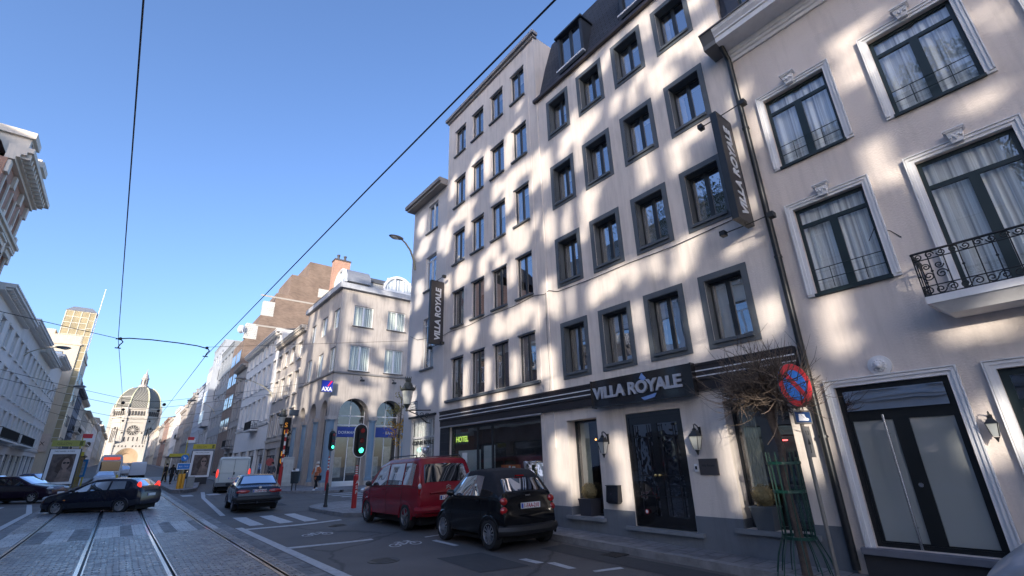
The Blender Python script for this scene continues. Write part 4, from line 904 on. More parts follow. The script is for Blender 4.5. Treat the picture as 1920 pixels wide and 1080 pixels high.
for k in range(3): window(bay, 6.8, 9.2 + k * 3.9, 5.4, 2.3, -1.11, frame=frame_wh, glass=glass_far, nm=5, fw=.06)
b6 = house('row_house', 'plain pale blue house with many small windows on the far right side', 'R', XR, 123, 140, 20.3, M('plaster_pale_blue', (.45, .49, .55), .85, var=.08, streak=.15), [(17.2, 18.6), (14.2, 15.8), (11.2, 12.8), (8.0, 9.8)], 6, wf=.4, cornice=.4, transom=None)
LAB_R = ['far row house with a dark slate mansard and red ridge, right side', 'far grey row house with dormers, right side', 'far white rendered row house, right side', 'far pale stone row house with balcony, right side', 'far narrow brown house, right side', 'far grey house with high gable roof, right side', 'far cream house, right side near the church', 'far low house, right side just before the church']
y = 140; rr = random.Random(5); mats_r = [grey_pl2, grey_pl, white_pl, stone, brick_r, grey_pl2, beige, grey_pl]
for i, lb in enumerate(LAB_R):
    w_ = [16, 14, 18, 16, 22, 26, 34, 40][i]; H = gz(0, y) + [17.5, 15.5, 17, 15, 16, 14.5, 15.5, 15][i]; zb = gz(0, y + w_ / 2)
    house('row_house', lb, 'R', XR - .4 - .25 * i, y, y + w_, H, mats_r[i], [(H - 3.6, H - 1.7), (H - 7.2, H - 4.9), (H - 11, H - 8.5)], 4, 'far row houses on the right side', wf=.45, roof=['mansard', 'mansard', 'pitch', 'flat', 'pitch', 'mansard', 'pitch', 'pitch'][i], cornice=.5, chim=i % 2 == 0, bal=[(3, 9, H - 7.4)] if i in (1, 3, 4) else None, sills=i < 4)
    y += w_
# left side -----------------------------------------------------------------
XL = -10.0
bl_or = MATS['brick_orange']
# ornate brick and stone building, upper left of the picture
lb = E('ornate_building', 'ornate orange brick and cream stone building with heavy stepped cornice and attic pillars', 'building', (XL, 41.0, .1), LF)
cst = M('stone_cream', (.72, .64, .53), .8, var=.1, scale=1.2, bump=.2, streak=.12)
ops = []; W_ = 8.4; nb = 3; cw = W_ / nb
for (p, q) in ((18.3, 20.6), (14.2, 17.0), (9.8, 12.6), (5.4, 8.2)):
    for k in range(nb): c = cw * (k + .5); ops.append((c - .6, c + .6, p, q, .25, q == 20.6))
mb = MB(); facade(mb, W_, 21.6, ops, z0=-1); shell(mb, W_, 21.6, 12, z0=-1); mb.build('wall', bl_or, lb)
for o_ in ops: window(lb, o_[0], o_[2], 1.2, o_[3] - o_[2], .22, frame=frame_wh, glass=glass_far, nm=2, transom=.7, fw=.06, arch=o_[5])
st = MB()
for k in range(nb + 1):
    x = cw * k; x = min(max(x, .3), W_ - .3)
    for p, q in ((4.6, 8.9), (9.3, 13.3), (13.9, 17.6), (18.0, 21.5)): st.box(x - .3, x + .3, -.3, -.002, p, p + .35); st.box(x - .26, x + .26, -.2, -.002, p + .35, p + .9); st.box(x - .26, x + .26, -.2, -.002, q - .9, q)
for z_ in (4.2, 8.95, 13.4, 17.7): st.box(0, W_, -.3, -.003, z_, z_ + .25); st.box(0, W_, -.45, -.003, z_ + .25, z_ + .45)
for o_ in ops:
    if not o_[5]: st.box(o_[0] - .22, o_[1] + .22, -.25, -.003, o_[3] + .004, o_[3] + .35); st.box(o_[0] - .3, o_[1] + .3, -.38, -.003, o_[3] + .35, o_[3] + .5)
    st.box(o_[0] - .2, o_[0] - .004, -.1, -.003, o_[2], o_[3]); st.box(o_[1] + .004, o_[1] + .2, -.1, -.003, o_[2], o_[3]); st.box(o_[0] - .2, o_[1] + .2, -.3, -.003, o_[2] - .2, o_[2] - .004)
st.build('stone_trim', cst, lb)
c = MB()
for d, a, q in ((.3, 21.6, 21.85), (.5, 21.85, 22.1), (.75, 22.1, 22.35), (1.05, 22.35, 22.7)): c.box(0, W_, -d, .2, a, q); c.box(W_, W_ + d * .8, -d, 11, a, q)
for k in range(int(W_ / .7)): c.box(.2 + k * .7, .45 + k * .7, -.95, -.3, 21.9, 22.36)
c.build('cornice', cst, lb)
mc = MB(); mc.prism([(.6, 22.7), (2.2, 24.6), (5, 25.4), (11.5, 22.7)], 0, W_ - .5, plane='yz'); mc.build('roof', slate, lb)
for x in (W_ - 2.2, W_ - 6.5):
    c = MB(); c.box(x, x + 1.6, -.3, 1.4, 22.7, 24.4); c.box(x - .2, x + 1.8, -.5, 1.5, 24.4, 24.9); c.box(x + .3, x + 1.3, -.32, -.2, 23.0, 24.2, 1); c.build('attic_dormer', [cst, glass_far], lb)
for x in (W_ - .8, W_ - 4.6):
    c = MB(); c.box(x, x + .7, .1, 1.6, 22.7, 25.3); c.box(x - .12, x + .82, -.02, 1.72, 25.3, 25.8); c.box(x - .05, x + .75, .05, 1.65, 23.0, 23.3); c.build('chimney', cst, lb)
house('row_house', 'red brick row house on the left, seen only in window reflections', 'L', XL, 29.9, 40.9, 14.6, brick_r, [(9.6, 11.8), (5.4, 7.9)], 4, wf=.42, cornice=.5, cm=cst)
# low modern building in front part of the left row (seen in reflections)
house('office_building', 'low white modern building with wide windows across the street beside the camera', 'L', XL, 16.3, 29.8, 12.0, M('panel_white', (.6, .62, .65), .6, var=.05), [(8.9, 11.0), (5.4, 7.6)], 4, wf=.75, frame=frame_gr, cornice=.1, transom=None, sills=False, D=4)
LAB_L = ['white town house with bracketed eaves, nearest of the white row on the left', 'white town house with toothed cornice, second of the left row', 'pale house with iron balconies, third of the left row', 'narrow pale house just before the tower building on the left']
y = 49.9
for i, (w_, H) in enumerate(((13.5, 15.6), (12.5, 16.2), (12.5, 15.8), (12.2, 17.4))):
    house('town_house', LAB_L[i], 'L', XL, y, y + w_, H, [M('plaster_bright_white', (.8, .77, .72), .85, var=.04, streak=.08), white_pl, M('plaster_cream_light', (.76, .7, .6), .85, var=.05, streak=.1), MATS['plaster_bright_white']][i], [(12.2, 14.0), (8.9, 11.0), (5.3, 7.7)], 4, 'white town houses of the left row', wf=.42, cornice=.95, roof='pitch', roofh=1.8, bal=[(1.0, w_ - 1, 5.0)] if i in (0, 1, 2) else None, cm=MATS['plaster_bright_white'], D=10, transom=.75)
    y += w_
# tower building with glazed corner shaft
tw = E('tower_building', 'cream modern building with a glazed yellow corner stair tower and a thin mast', 'building', (XL, 103, gz(0, 103)), 0)
g0 = gz(0, 103); mb = MB(); mb.box(-9, .9, 0, 20.5, -1.5, 21.6 - g0); mb.box(-9.1, 1.05, -.12, 20.6, 21.6 - g0, 21.85 - g0); mb.box(-4.0, .85, .1, 20, 21.85 - g0, 23.2 - g0); mb.box(-8.0, -2.6, .5, 20, 21.85 - g0, 24.0 - g0); mb.box(.9, 1.75, .3, 3, -1.5, 6.4 - g0); mb.build('wall', beige, tw)
mb = MB(); mb.box(.9, 1.7, .2, 1.6, 6.4 - g0, 27.4 - g0); mb.box(-2.1, .898, .25, 3.6, 23.2 - g0, 27.4 - g0); sh_ = mb.build('stair_tower', M('amber_glass', (.36, .29, .15), .3, var=.3, scale=.5, spec=.8), tw)
mb = MB(); mb.frustum((-2.2, 1.8, .1, 3.7, 27.4 - g0), (-1.4, 1.0, 1, 3, 28.3 - g0)); mb.build('roof_cap', zinc, sh_)
g = MB()
for k in range(16): z_ = 7 - g0 + k * 1.35; g.box(.88, 1.74, .15, .2, z_, z_ + .09); g.box(1.7, 1.74, .2, 1.64, z_, z_ + .09)
for k in range(5): z_ = 23.3 - g0 + k * 1.0; g.box(-2.14, .88, .2, .25, z_, z_ + .1)
for x in (-2.14, -1.15, -.15): g.box(x, x + .1, .19, .25, 23.2 - g0, 27.4 - g0)
for x in (.86, 1.66): g.box(x, x + .09, .14, .2, 6.4 - g0, 27.4 - g0)
g.build('glazing_bars', M('bar_cream', (.6, .56, .46), .5), sh_)
mb = MB(); mb.tube([(1.95, .4, 20.8 - g0), (1.95, .4, 31.9 - g0)], [.09, .05], 6); mb.box(1.5, 2.0, .35, .45, 20.8 - g0, 20.9 - g0); mb.build('mast', white_p, tw)
window(tw, -2.9, 19.0 - g0, 2.0, 1.4, -.01, frame=frame_gr, glass=glass_far, nm=2, fw=.08)
for k in range(4):
    for j in range(3): w_ = window(tw, 0, 0, 4.0, 1.8, 0, frame=frame_gr, glass=glass_far, nm=4, fw=.07); w_.location = (.91, 3.3 + j * 5.6, 5 + k * 3.8 - g0 + 1); w_.rotation_euler = (0, 0, LF)
mb = MB(); mb.box(-.7, .8, -.3, -.05, 4.0, 6.6); bb = mb.build('billboard', M('billboard_pale', (.62, .5, .42), .6, var=.15), tw)
text('lettering', 'X', .8, blackmat, bb, (-.2, -.31, 4.9))
# dark slated building and the far left rows
house('mansion', 'dark slate blue mansion with bay windows beyond the tower building', 'L', XL + .6, 123.8, 142, 17.6, M('stone_blue_dark', (.16, .18, .22), .8, var=.3), [(14, 16), (10, 12.5), (6.4, 8.8)], 5, cornice=.8, roof='mansard', roofh=3.2, bal=[(2, 7, 9.6), (10, 15, 6.0)])
LAB_LL = ['sunlit ornate stone house, nearest of the far left row', 'far sunlit house with stepped cornice, left side', 'far cream house with balconies, left side', 'far white house, left side', 'far stone house with mansard, left side', 'far low house, left side before the church']
y = 142.2
for i, lab in enumerate(LAB_LL):
    w_ = [16, 18, 24, 30, 40, 48][i]; zb = gz(0, y + w_ / 2); H = zb + [15.5, 14, 13.5, 13, 14, 12.5][i]
    house('row_house', lab, 'L', XL + .4 + .3 * i, y, y + w_, H, [cst, stone, MATS['plaster_cream_light'], white_pl, stone, beige][i], [(H - 3.2, H - 1.4), (H - 6.8, H - 4.4), (H - 10.4, H - 7.9)], 5, 'far row houses on the left side', wf=.45, cornice=.9, roof=['mansard', 'pitch', 'pitch', 'flat', 'mansard', 'pitch'][i], bal=[(2, w_ - 3, H - 7.0)] if i in (0, 2) else None, chim=i % 2 == 1, sills=i < 3)
    y += w_

# ================================================================== CHURCH
CXc, CYc = 2.2, 412; gC = gz(0, 400)
chm = M('church_stone', (.42, .39, .34), .85, var=.1, scale=.15, bump=.1, streak=.15)
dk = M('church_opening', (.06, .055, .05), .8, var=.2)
church = E('church', 'domed pale stone church closing the end of the street with rose window and lantern', 'church', (CXc, CYc, gC))
def octa(r, ph=pi / 8): return [(r * cos(ph + k * pi / 4), r * sin(ph + k * pi / 4)) for k in range(8)]
mb = MB(); P8 = octa(13.6); mb.prism(P8, -2, 27.5, plane='xy'); mb.prism(octa(14.3), 27.5, 28.6, plane='xy'); mb.prism(octa(13.2), 28.6, 33.2, plane='xy'); mb.prism(octa(13.9), 33.2, 34.2, plane='xy'); mb.prism(octa(14.1), 24.6, 25.2, plane='xy'); mb.build('drum', chm, church)
front = -13.6 * cos(pi / 8)
# octagon sides: openings as recessed dark arches on the three visible sides
def side_M(k):  # k: -1 left, 0 front, 1 right
    return Matrix.Rotation(k * pi / 4, 4, 'Z') @ Matrix.Translation((0, front, 0))
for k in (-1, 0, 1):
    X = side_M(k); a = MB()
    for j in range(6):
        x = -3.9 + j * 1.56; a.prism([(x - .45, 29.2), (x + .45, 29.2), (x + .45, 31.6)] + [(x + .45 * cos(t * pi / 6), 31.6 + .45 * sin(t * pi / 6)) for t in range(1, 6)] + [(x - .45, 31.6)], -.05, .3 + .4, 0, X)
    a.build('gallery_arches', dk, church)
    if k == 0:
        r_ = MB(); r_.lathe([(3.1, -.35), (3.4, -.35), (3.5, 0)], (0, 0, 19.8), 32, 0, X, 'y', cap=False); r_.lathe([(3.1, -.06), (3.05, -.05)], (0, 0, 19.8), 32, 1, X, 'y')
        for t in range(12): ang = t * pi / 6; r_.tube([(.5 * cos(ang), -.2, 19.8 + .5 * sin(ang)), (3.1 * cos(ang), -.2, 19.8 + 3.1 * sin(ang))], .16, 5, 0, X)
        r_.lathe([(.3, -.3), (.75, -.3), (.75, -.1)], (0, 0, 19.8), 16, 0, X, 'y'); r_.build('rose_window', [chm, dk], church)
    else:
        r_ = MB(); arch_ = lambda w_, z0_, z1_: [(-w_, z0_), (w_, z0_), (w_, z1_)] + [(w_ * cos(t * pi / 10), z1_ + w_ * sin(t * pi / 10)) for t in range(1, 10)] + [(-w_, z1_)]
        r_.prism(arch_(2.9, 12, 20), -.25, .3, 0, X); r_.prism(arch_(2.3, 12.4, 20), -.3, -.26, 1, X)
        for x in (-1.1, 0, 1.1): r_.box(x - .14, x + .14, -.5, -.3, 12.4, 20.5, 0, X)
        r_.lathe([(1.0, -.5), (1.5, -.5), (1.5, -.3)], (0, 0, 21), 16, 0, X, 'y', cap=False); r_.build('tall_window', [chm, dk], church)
bt = MB()
for k in range(8):
    an = pi / 8 + k * pi / 4; x, y_ = 13.8 * cos(an), 13.8 * sin(an); bt.box(x - .8, x + .8, y_ - .8, y_ + .8, -2, 30.5); bt.lathe([(.9, 30.5), (.8, 33), (.6, 33.3), (.02, 37.5)], (x, y_, 0), 8)
bt.build('buttress', chm, church)
# portal block with concentric arch
pb = MB(); pf = front - 5.5; arch_ = lambda w_, z0_, z1_: [(-w_, z0_), (w_, z0_), (w_, z1_)] + [(w_ * cos(t * pi / 16), z1_ + w_ * sin(t * pi / 16)) for t in range(1, 16)] + [(-w_, z1_)]
Xp = Matrix.Translation((0, pf, 0))
outer = [(-8.2, -2), (-6.0, -2), (-6.0, 2.6)] + [(6.0 * cos(pi - t * pi / 20), 2.6 + 6.0 * sin(t * pi / 20)) for t in range(1, 20)] + [(6.0, 2.6), (6.0, -2), (8.2, -2), (8.2, 10.6), (0, 13.2), (-8.2, 10.6)]
pb.prism(outer, 0, 6, 0, Xp)
for j, (r1, r0) in enumerate(((6.0, 5.3), (5.25, 4.6), (4.55, 3.9), (3.85, 3.2))):
    pts = [(r1 * cos(pi - t * pi / 20), 2.6 + r1 * sin(t * pi / 20)) for t in range(21)] + [(r0 * cos(t * pi / 20), 2.6 + r0 * sin(t * pi / 20)) for t in range(21)]
    pb.prism(pts, .5 + j * .55, 6, 1, Xp); pb.box(-r1, -r0, .5 + j * .55, 6, -2, 2.6, 1, Xp); pb.box(r0, r1, .5 + j * .55, 6, -2, 2.6, 1, Xp)
pb.box(-3.2, 3.2, 3, 3.4, -2, 5.8, 1, Xp)
for j in range(9): pb.box(-7.2 + j * 1.75, -6.6 + j * 1.75, -.12, 0, 9.2, 10.2, 2, Xp) if j not in (4,) else None
for x in (-8.6, 7.8): pb.box(x, x + .9, -.6, 6, -2, 13.4, 0, Xp); pb.lathe([(.7, 13.4), (.02, 17.5)], (x + .45, .2, 0), 8, 0, Xp)
for x in (-3.4, -1.2, 1.2, 3.4): pb.box(x - .35, x + .35, 5.2, 5.9, 13.0, 15.6, 2, Xp)
pb.box(-7.5, 7.5, 5.3, 6.6, 9, 16.5, 0, Xp)
pb.build('portal', [chm, M('portal_sand', (.42, .30, .19), .85, var=.1, scale=.3), dk], church)
# dome in eight panels, ribs, lantern
dm = MB(); nz_ = 12
rad = lambda t: 12.6 * cos(t * pi / 2) ** .62 * (1 - .0 * t) if t < 1 else .01
lev = [(12.8 * sqrt(max(0, 1 - (t * .985) ** 2.2)), 34.2 + 15.2 * t) for t in [i / nz_ for i in range(nz_ + 1)]]
for k in range(8):
    a0, a1 = pi / 8 + k * pi / 4, pi / 8 + (k + 1) * pi / 4; vs = []
    for r, z_ in lev: vs += [(r * cos(a0), r * sin(a0), z_), (r * cos(a1), r * sin(a1), z_)]
    dm.add(vs, [(2 * i, 2 * i + 1, 2 * i + 3, 2 * i + 2) for i in range(nz_)], 1 if k == 6 else 0)
coppr, nt, b = newmat('dome_slate'); L = nt.links; tc = N(nt, 'ShaderNodeTexCoord'); sp = N(nt, 'ShaderNodeSeparateXYZ'); L.new(tc.outputs['Object'], sp.inputs[0])
ad = N(nt, 'ShaderNodeMath', operation='ADD'); L.new(sp.outputs[0], ad.inputs[0]); L.new(sp.outputs[1], ad.inputs[1]); cb = N(nt, 'ShaderNodeCombineXYZ'); L.new(ad.outputs[0], cb.inputs[0]); L.new(sp.outputs[2], cb.inputs[1])
vo = N(nt, 'ShaderNodeTexVoronoi', i_Scale=.95, i_Randomness=0.0); vo.voronoi_dimensions = '2D'; mp_ = N(nt, 'ShaderNodeMapping'); mp_.inputs['Rotation'].default_value = (0, 0, .785); L.new(cb.outputs[0], mp_.inputs[0]); L.new(mp_.outputs[0], vo.inputs[0])
L.new(ramp(nt, vo.outputs[0], [(.13, (.5, .49, .43)), (.17, (.13, .125, .105))]), b.inputs[0]); b.inputs['Roughness'].default_value = .6
dm.build('dome', [coppr, coppr], church, smooth=25)
rb = MB()
for k in range(8):
    an = pi / 8 + k * pi / 4; rb.tube([((r + .15) * cos(an), (r + .15) * sin(an), z_) for r, z_ in lev[:-1]], .42, 5)
rb.build('dome_rib', M('copper_pale', (.5, .5, .34), .7, var=.2), church)
ln = MB(); ln.lathe([(3.0, 48.6), (3.0, 49.8), (2.3, 50), (2.0, 50.4), (1.9, 54.6), (2.3, 54.8), (2.3, 55.3), (1.7, 55.6), (1.3, 57.6), (.6, 58.4), (.35, 59.4), (.2, 60.6), (.03, 62)], (0, 0, 0), 12)
for k in range(6): ln.box(-.35, .35, -2.08, -1.8, 50.8, 54.2, 1, Matrix.Rotation(k * pi / 3, 4, 'Z'))
ln.build('lantern', [M('lantern_stone', (.4, .36, .33), .8, var=.2), dk], church)
# ================================================================== VEHICLES
def interp(K, x):
    if x <= K[0][0]: return K[0][1]
    for (a, p), (b_, q) in zip(K, K[1:]):
        if x <= b_:
            t = (x - a) / (b_ - a) if b_ > a else 1; return p + (q - p) * t
    return K[-1][1]
def smooth_interp(K, x, h=.05):
    return (interp(K, x - h) + 2 * interp(K, x) + interp(K, x + h)) / 4
tyre = M('tyre', (.018, .018, .019), .85, var=.1); rim_al = M('rim_alloy', (.5, .5, .52), .3, metal=.9, var=.05); rim_dk = M('rim_grey', (.22, .22, .23), .4, metal=.7, var=.1)
carglass = Mglass('car_glass', (.012, .015, .018), .07, wav=.0); lampred = M('lamp_red', (.35, .01, .012), .15, var=.1, coat=1); lampred_on = M('lamp_red_lit', (.8, .03, .02), .2, var=0, emit=(1, .05, .03), es=.5)
lamporange = M('lamp_orange', (.8, .25, .03), .2, var=0); headm = M('headlight_clear', (.5, .53, .56), .08, var=.1, coat=1); platem = M('plate_white', (.7, .7, .7), .4, var=0); plater = M('plate_red', (.35, .02, .03), .5, var=0)
plasticb = M('plastic_black', (.015, .015, .016), .55, var=.1); underb = M('underbody_black', (.005, .005, .005), .9, var=0)
def paintcar(name, c, rough=.22): return M(name, c, rough, var=.04, scale=6, coat=.18, spec=.35)
_WH = {}
def wheel_mesh(R, w, spokes, rimm):
    k = (R, w, spokes, rimm.name)
    if k not in _WH:
        t = MB(); t.lathe([(R * .66, -w / 2), (R * .93, -w / 2), (R, -w / 2 + .03), (R, w / 2 - .03), (R * .93, w / 2), (R * .66, w / 2)], (0, 0, 0), 28, axis='y', cap=False)
        r = MB(); r.lathe([(R * .67, -.01), (R * .69, w / 2 - .004), (R * .63, w / 2 - .0), (R * .6, w / 2 - .035), (R * .58, w / 2 - .05)], (0, 0, 0), 24, 0, None, 'y'); r.lathe([(R * .58, w / 2 - .07), (R * .1, w / 2 - .07)], (0, 0, 0), 20, 1, None, 'y')
        for i in range(spokes):
            a = 2 * pi * i / spokes; hs_ = min(.034, .19 / spokes); r.prism([(R * .1, -hs_ * .8), (R * .62, -hs_), (R * .62, hs_), (R * .1, hs_ * .8)], w / 2 - .045, w / 2 - .008, 0, Matrix.Rotation(a, 4, 'Y'))
        r.lathe([(R * .17, w / 2 - .05), (R * .16, w / 2 - .004), (.01, w / 2 + .002)], (0, 0, 0), 14, 0, None, 'y')
        _WH[k] = (t.mesh('tyre', tyre, 35), r.mesh('rim', [rimm, underb], 30))
    return _WH[k]
SEG = [2, 3, 4, 6, 2, 4]
class Car:
    """x forward from the tail, y to the left, z up; the body is lofted from side profiles"""
    def __init__(s, P): s.P = P
    def sec(s, x):
        P = s.P; L_ = P['L']; tp = smooth_interp(P['top'], x, P.get('sm', .03)); bl = smooth_interp(P['belt'], x, .06); bt = interp(P['bot'], x); hw = P['W'] / 2 * smooth_interp(P['plan'], x, .05)
        bl = min(bl, tp - .02); k = min(1, max(0, (tp - bl) / P['gh'])); rw = hw * (.965 * (1 - k) + P['rw'] * k); cr = .05 + .03 * k
        mid = bt + (bl - bt) * .55
        return [(hw * .82, bt), (hw * .965, bt + .07), (hw, mid), (hw * .975, bl), (rw, tp - cr * .9), (rw * .9, tp - cr * .25), (0, tp)]
    def pt(s, x, g, a, side=1, off=0.0):
        """point on the surface; g = segment, a in 0..1 along it"""
        S_ = s.sec(x); p, q = S_[g], S_[g + 1]; y = p[0] + (q[0] - p[0]) * a; z = p[1] + (q[1] - p[1]) * a
        d = Vector((q[1] - p[1], -(q[0] - p[0]))); d = d.normalized() if d.length else Vector((1, 0))
        return (x, side * (y + d.x * off), z + d.y * off)
    def build(s, name, label, cat, loc, rot, mats, group=None, simple=False):
        P = s.P; L_ = P['L']; root = E(name, label, cat, loc, rot, group)
        xs = sorted(set([round(L_ * i / 56, 4) for i in range(57)] + [round(k[0], 4) for k in P['top'] if 0 <= k[0] <= L_] + [.02, .05, .1, L_ - .03, L_ - .08]))
        key = 'mesh' + mats['body'].name
        if key not in P:
            mb = MB(); ring = []
            for x in xs:
                S_ = s.sec(x); h = []
                for g, n in enumerate(SEG):
                    for i in range(n): a = i / n; h.append((S_[g][0] + (S_[g + 1][0] - S_[g][0]) * a, S_[g][1] + (S_[g + 1][1] - S_[g][1]) * a))
                h.append(S_[-1]); full = [(x, y, z) for y, z in h] + [(x, -y, z) for y, z in h[-2::-1]]; ring.append(full)
            n = len(ring[0])
            for r_ in ring: mb.v += r_
            cl = P.get('clad', 0)
            for i in range(len(xs) - 1):
                for j in range(n - 1):
                    jj = min(j, n - 2 - j); mb.f.append((i * n + j, (i + 1) * n + j, (i + 1) * n + j + 1, i * n + j + 1)); mb.m.append(1 if jj < cl else (2 if P.get('roofm') and jj >= SEG[0] + SEG[1] + SEG[2] + P['roofj'] and P['roofx'][0] < xs[i] < P['roofx'][1] else 0))
            mb.f.append(tuple(range(n))); mb.m.append(1 if cl > 8 else 0); mb.f.append(tuple(range((len(xs) - 1) * n, len(xs) * n))[::-1]); mb.m.append(0)
            for i in range(len(xs) - 1): mb.f.append((i * n, i * n + n - 1, (i + 1) * n + n - 1, (i + 1) * n)); mb.m.append(3)
            me = mb.mesh('body', [mats['body'], mats.get('clad', plasticb), mats.get('roof', plasticb), underb], 50)
            cu = MB()      # wheel wells are cut out of the shell
            for wx in (P['xr'], P['xf']):
                for sd in (1, -1):
                    lo, hi = sorted((sd * (P['W'] / 2 - .26), sd * (P['W'] / 2 + .1))); Ra = P['R'] + .05
                    cu.prism([(wx + Ra * cos(2 * pi * k / 28), P['R'] + .01 + Ra * sin(2 * pi * k / 28)) for k in range(28)], lo, hi)
            bo_, co_ = mobj('b', me), mobj('c', cu.mesh('c', underb)); md = bo_.modifiers.new('b', 'BOOLEAN'); md.operation = 'DIFFERENCE'; md.object = co_; md.solver = 'EXACT'; md.material_mode = 'TRANSFER'
            dg = bpy.context.evaluated_depsgraph_get(); m2 = bpy.data.meshes.new_from_object(bo_.evaluated_get(dg)); bpy.data.objects.remove(bo_); bpy.data.objects.remove(co_)
            P[key] = m2 if len(m2.polygons) > 100 else me; P[key].name = 'body'
        body = mobj('body', P[key], root)
        u = MB(); u.box(.15, L_ - .15, -P['W'] * .4, P['W'] * .4, .14, P['bot'][1][1] + .3); u.build('underbody', underb, root)
        # glass
        def patch(nm, xa, xb, g0, a0, g1, a1, mat, side, off=.006, nx=10, par=root, skew=(0, 0)):
            m_ = MB(); rows = [(g, a) for g in range(g0, g1 + 1) for a in [k / 4 for k in range(5)] if (g > g0 or a >= a0 - 1e-6) and (g < g1 or a <= a1 + 1e-6)]
            rows = sorted(set(rows + [(g0, a0), (g1, a1)])); nr = len(rows); vs = []
            for ri, (g, a) in enumerate(rows):
                t = ri / (nr - 1); A, B_ = xa + skew[0] * t, xb + skew[1] * t
                for i in range(nx + 1): vs.append(s.pt(A + (B_ - A) * i / nx, g, a, side, off))
            m_.add(vs, [(r * (nx + 1) + i, r * (nx + 1) + i + 1, (r + 1) * (nx + 1) + i + 1, (r + 1) * (nx + 1) + i) for r in range(nr - 1) for i in range(nx)])
            return m_.build(nm, mat, par, smooth=True)
        for (xa, xb, k0, k1) in P['side']:
            for sd in (1, -1): patch('side_window', xa, xb, 3, .06, 3, .86, carglass, sd, skew=(k0, k1))
        def cross(nm, x0, x1, mat, frac=.93, off=.007, zl=5):   # windscreen / rear window over the top segments
            m_ = MB(); n = 10; cols = [(4, .3), (4, 1.0), (5, .5), (5, 1.0)]
            full = [(g, a, 1) for g, a in cols] + [(g, a, -1) for g, a in cols[-2::-1]]; vs = []
            for i in range(n + 1):
                x = x0 + (x1 - x0) * i / n
                S0 = s.sec(x - .01); S1 = s.sec(x + .01); sl = (S1[-1][1] - S0[-1][1]) / .02; nn = Vector((-sl, 0, 1)).normalized() * off
                for g, a, sd in full: p = Vector(s.pt(x, g, a, sd)); p.y *= frac; vs.append(p + nn)
            k = len(full); m_.add(vs, [(i * k + j, (i + 1) * k + j, (i + 1) * k + j + 1, i * k + j + 1) for i in range(n) for j in range(k - 1)])
            return m_.build(nm, mat, root, smooth=True)
        if P.get('wind'): cross('windscreen', *P['wind'], carglass, off=.009)
        if P.get('rear'): cross('rear_window', *P['rear'], P.get('rearmat', carglass), P.get('rfrac', .93), off=.012)
        # wheels and arches
        for wx in (P['xr'], P['xf']):
            for sd in (1, -1):
                tm, rm_ = wheel_mesh(P['R'], P.get('tw', .2), P['spokes'], mats.get('rim', rim_al)); yy = P['W'] / 2 - P.get('tw', .2) / 2 - .008
                wh = bpy.data.objects.new('wheel', None); COL.objects.link(wh); wh.parent = root; wh.location = (wx, sd * yy, P['R']); wh.empty_display_size = .1
                if sd < 0: wh.rotation_euler = (0, 0, pi)
                mobj('tyre', tm, wh); mobj('rim', rm_, wh)
                Ra = P['R'] + .04; bt_ = interp(P['bot'], wx) - .0; hwx = s.sec(wx)[2][0]
                a0 = math.asin(min(.95, max(-.95, (bt_ + .0 - P['R']) / Ra))); pts = [(Ra * cos(a0 + (pi - 2 * a0) * k / 20), P['R'] + Ra * sin(a0 + (pi - 2 * a0) * k / 20)) for k in range(21)]
                
                fl = MB(); fl.tube([(wx + (Ra + .012) * cos(a0 + (pi - 2 * a0) * k / 20), sd * (s.sec(wx)[1][0] * .35 + hwx * .65 - .012), P['R'] + (Ra + .012) * sin(a0 + (pi - 2 * a0) * k / 20)) for k in range(21)], .026, 6); fl.build('arch_lip', mats.get('lip', mats['body']), root, smooth=True)
        if simple:
            return root
        # panel gaps, handles, mirrors
        for sd in (1, -1):
            gp = MB()
            for dx, sk in P['seams']:
                gp.tube([s.pt(dx, 0, 1, sd, .001), s.pt(dx, 1, 1, sd, .001), s.pt(dx, 2, .5, sd, .001), s.pt(dx, 2, 1, sd, .001)], .005, 4)
            x0_, x1_ = P['trimx']; gp.tube([s.pt(x0_ + (x1_ - x0_) * i / 8, 2, .99, sd, .0) for i in range(9)], .007, 4)
            gp.build('panel_gap', underb, root)
        for hx in P['handles']:
            for sd in (1, -1): h = MB(); c = s.pt(hx, 2, .82, sd, .012); h.box(c[0] - .08, c[0] + .08, c[1] - .012, c[1] + .012, c[2] - .014, c[2] + .014); h.build('door_handle', mats.get('handle', mats['body']), root)
        for sd in (1, -1):
            c = s.pt(P['mirror'], 3, .08, sd, .0); h = MB(); h.ball((c[0], c[1] + sd * .12, c[2] + .07), .1, 10, 8, 0, (.6, 1, .75)); h.tube([c, (c[0], c[1] + sd * .1, c[2] + .04)], .02, 6); h.build('mirror', mats.get('mirror', plasticb), root, smooth=True)
        # plate
        for (px, pz, txt, sgn) in P['plates']:
            h = MB(); h.box(px - .008, px + .008, -.26, .26, pz - .055, pz + .055); h.box(px - .0095, px + .0095, .2, .25, pz - .045, pz + .045, 1); po = h.build('number_plate', [platem, M('plate_blue', (.02, .05, .3), .5, var=0)], root)
            if txt: t_ = text('plate_number', txt, .115, plater, po, (px - .0105, .19, pz - .04), (radians(90), 0, -radians(90)), ext=.002, bold=.002, sx=.80)
        for (x, y, z, sx_, sy_, sz_, mt) in P['lamps']:
            for sd in (1, -1):
                h = MB(); h.ball((x, sd * y, z), 1, 14, 10, 0, (sx_, sy_, sz_)); h.build('tail_light' if x < L_ / 2 else 'headlight', MATS[mt], root, smooth=True)
        return root
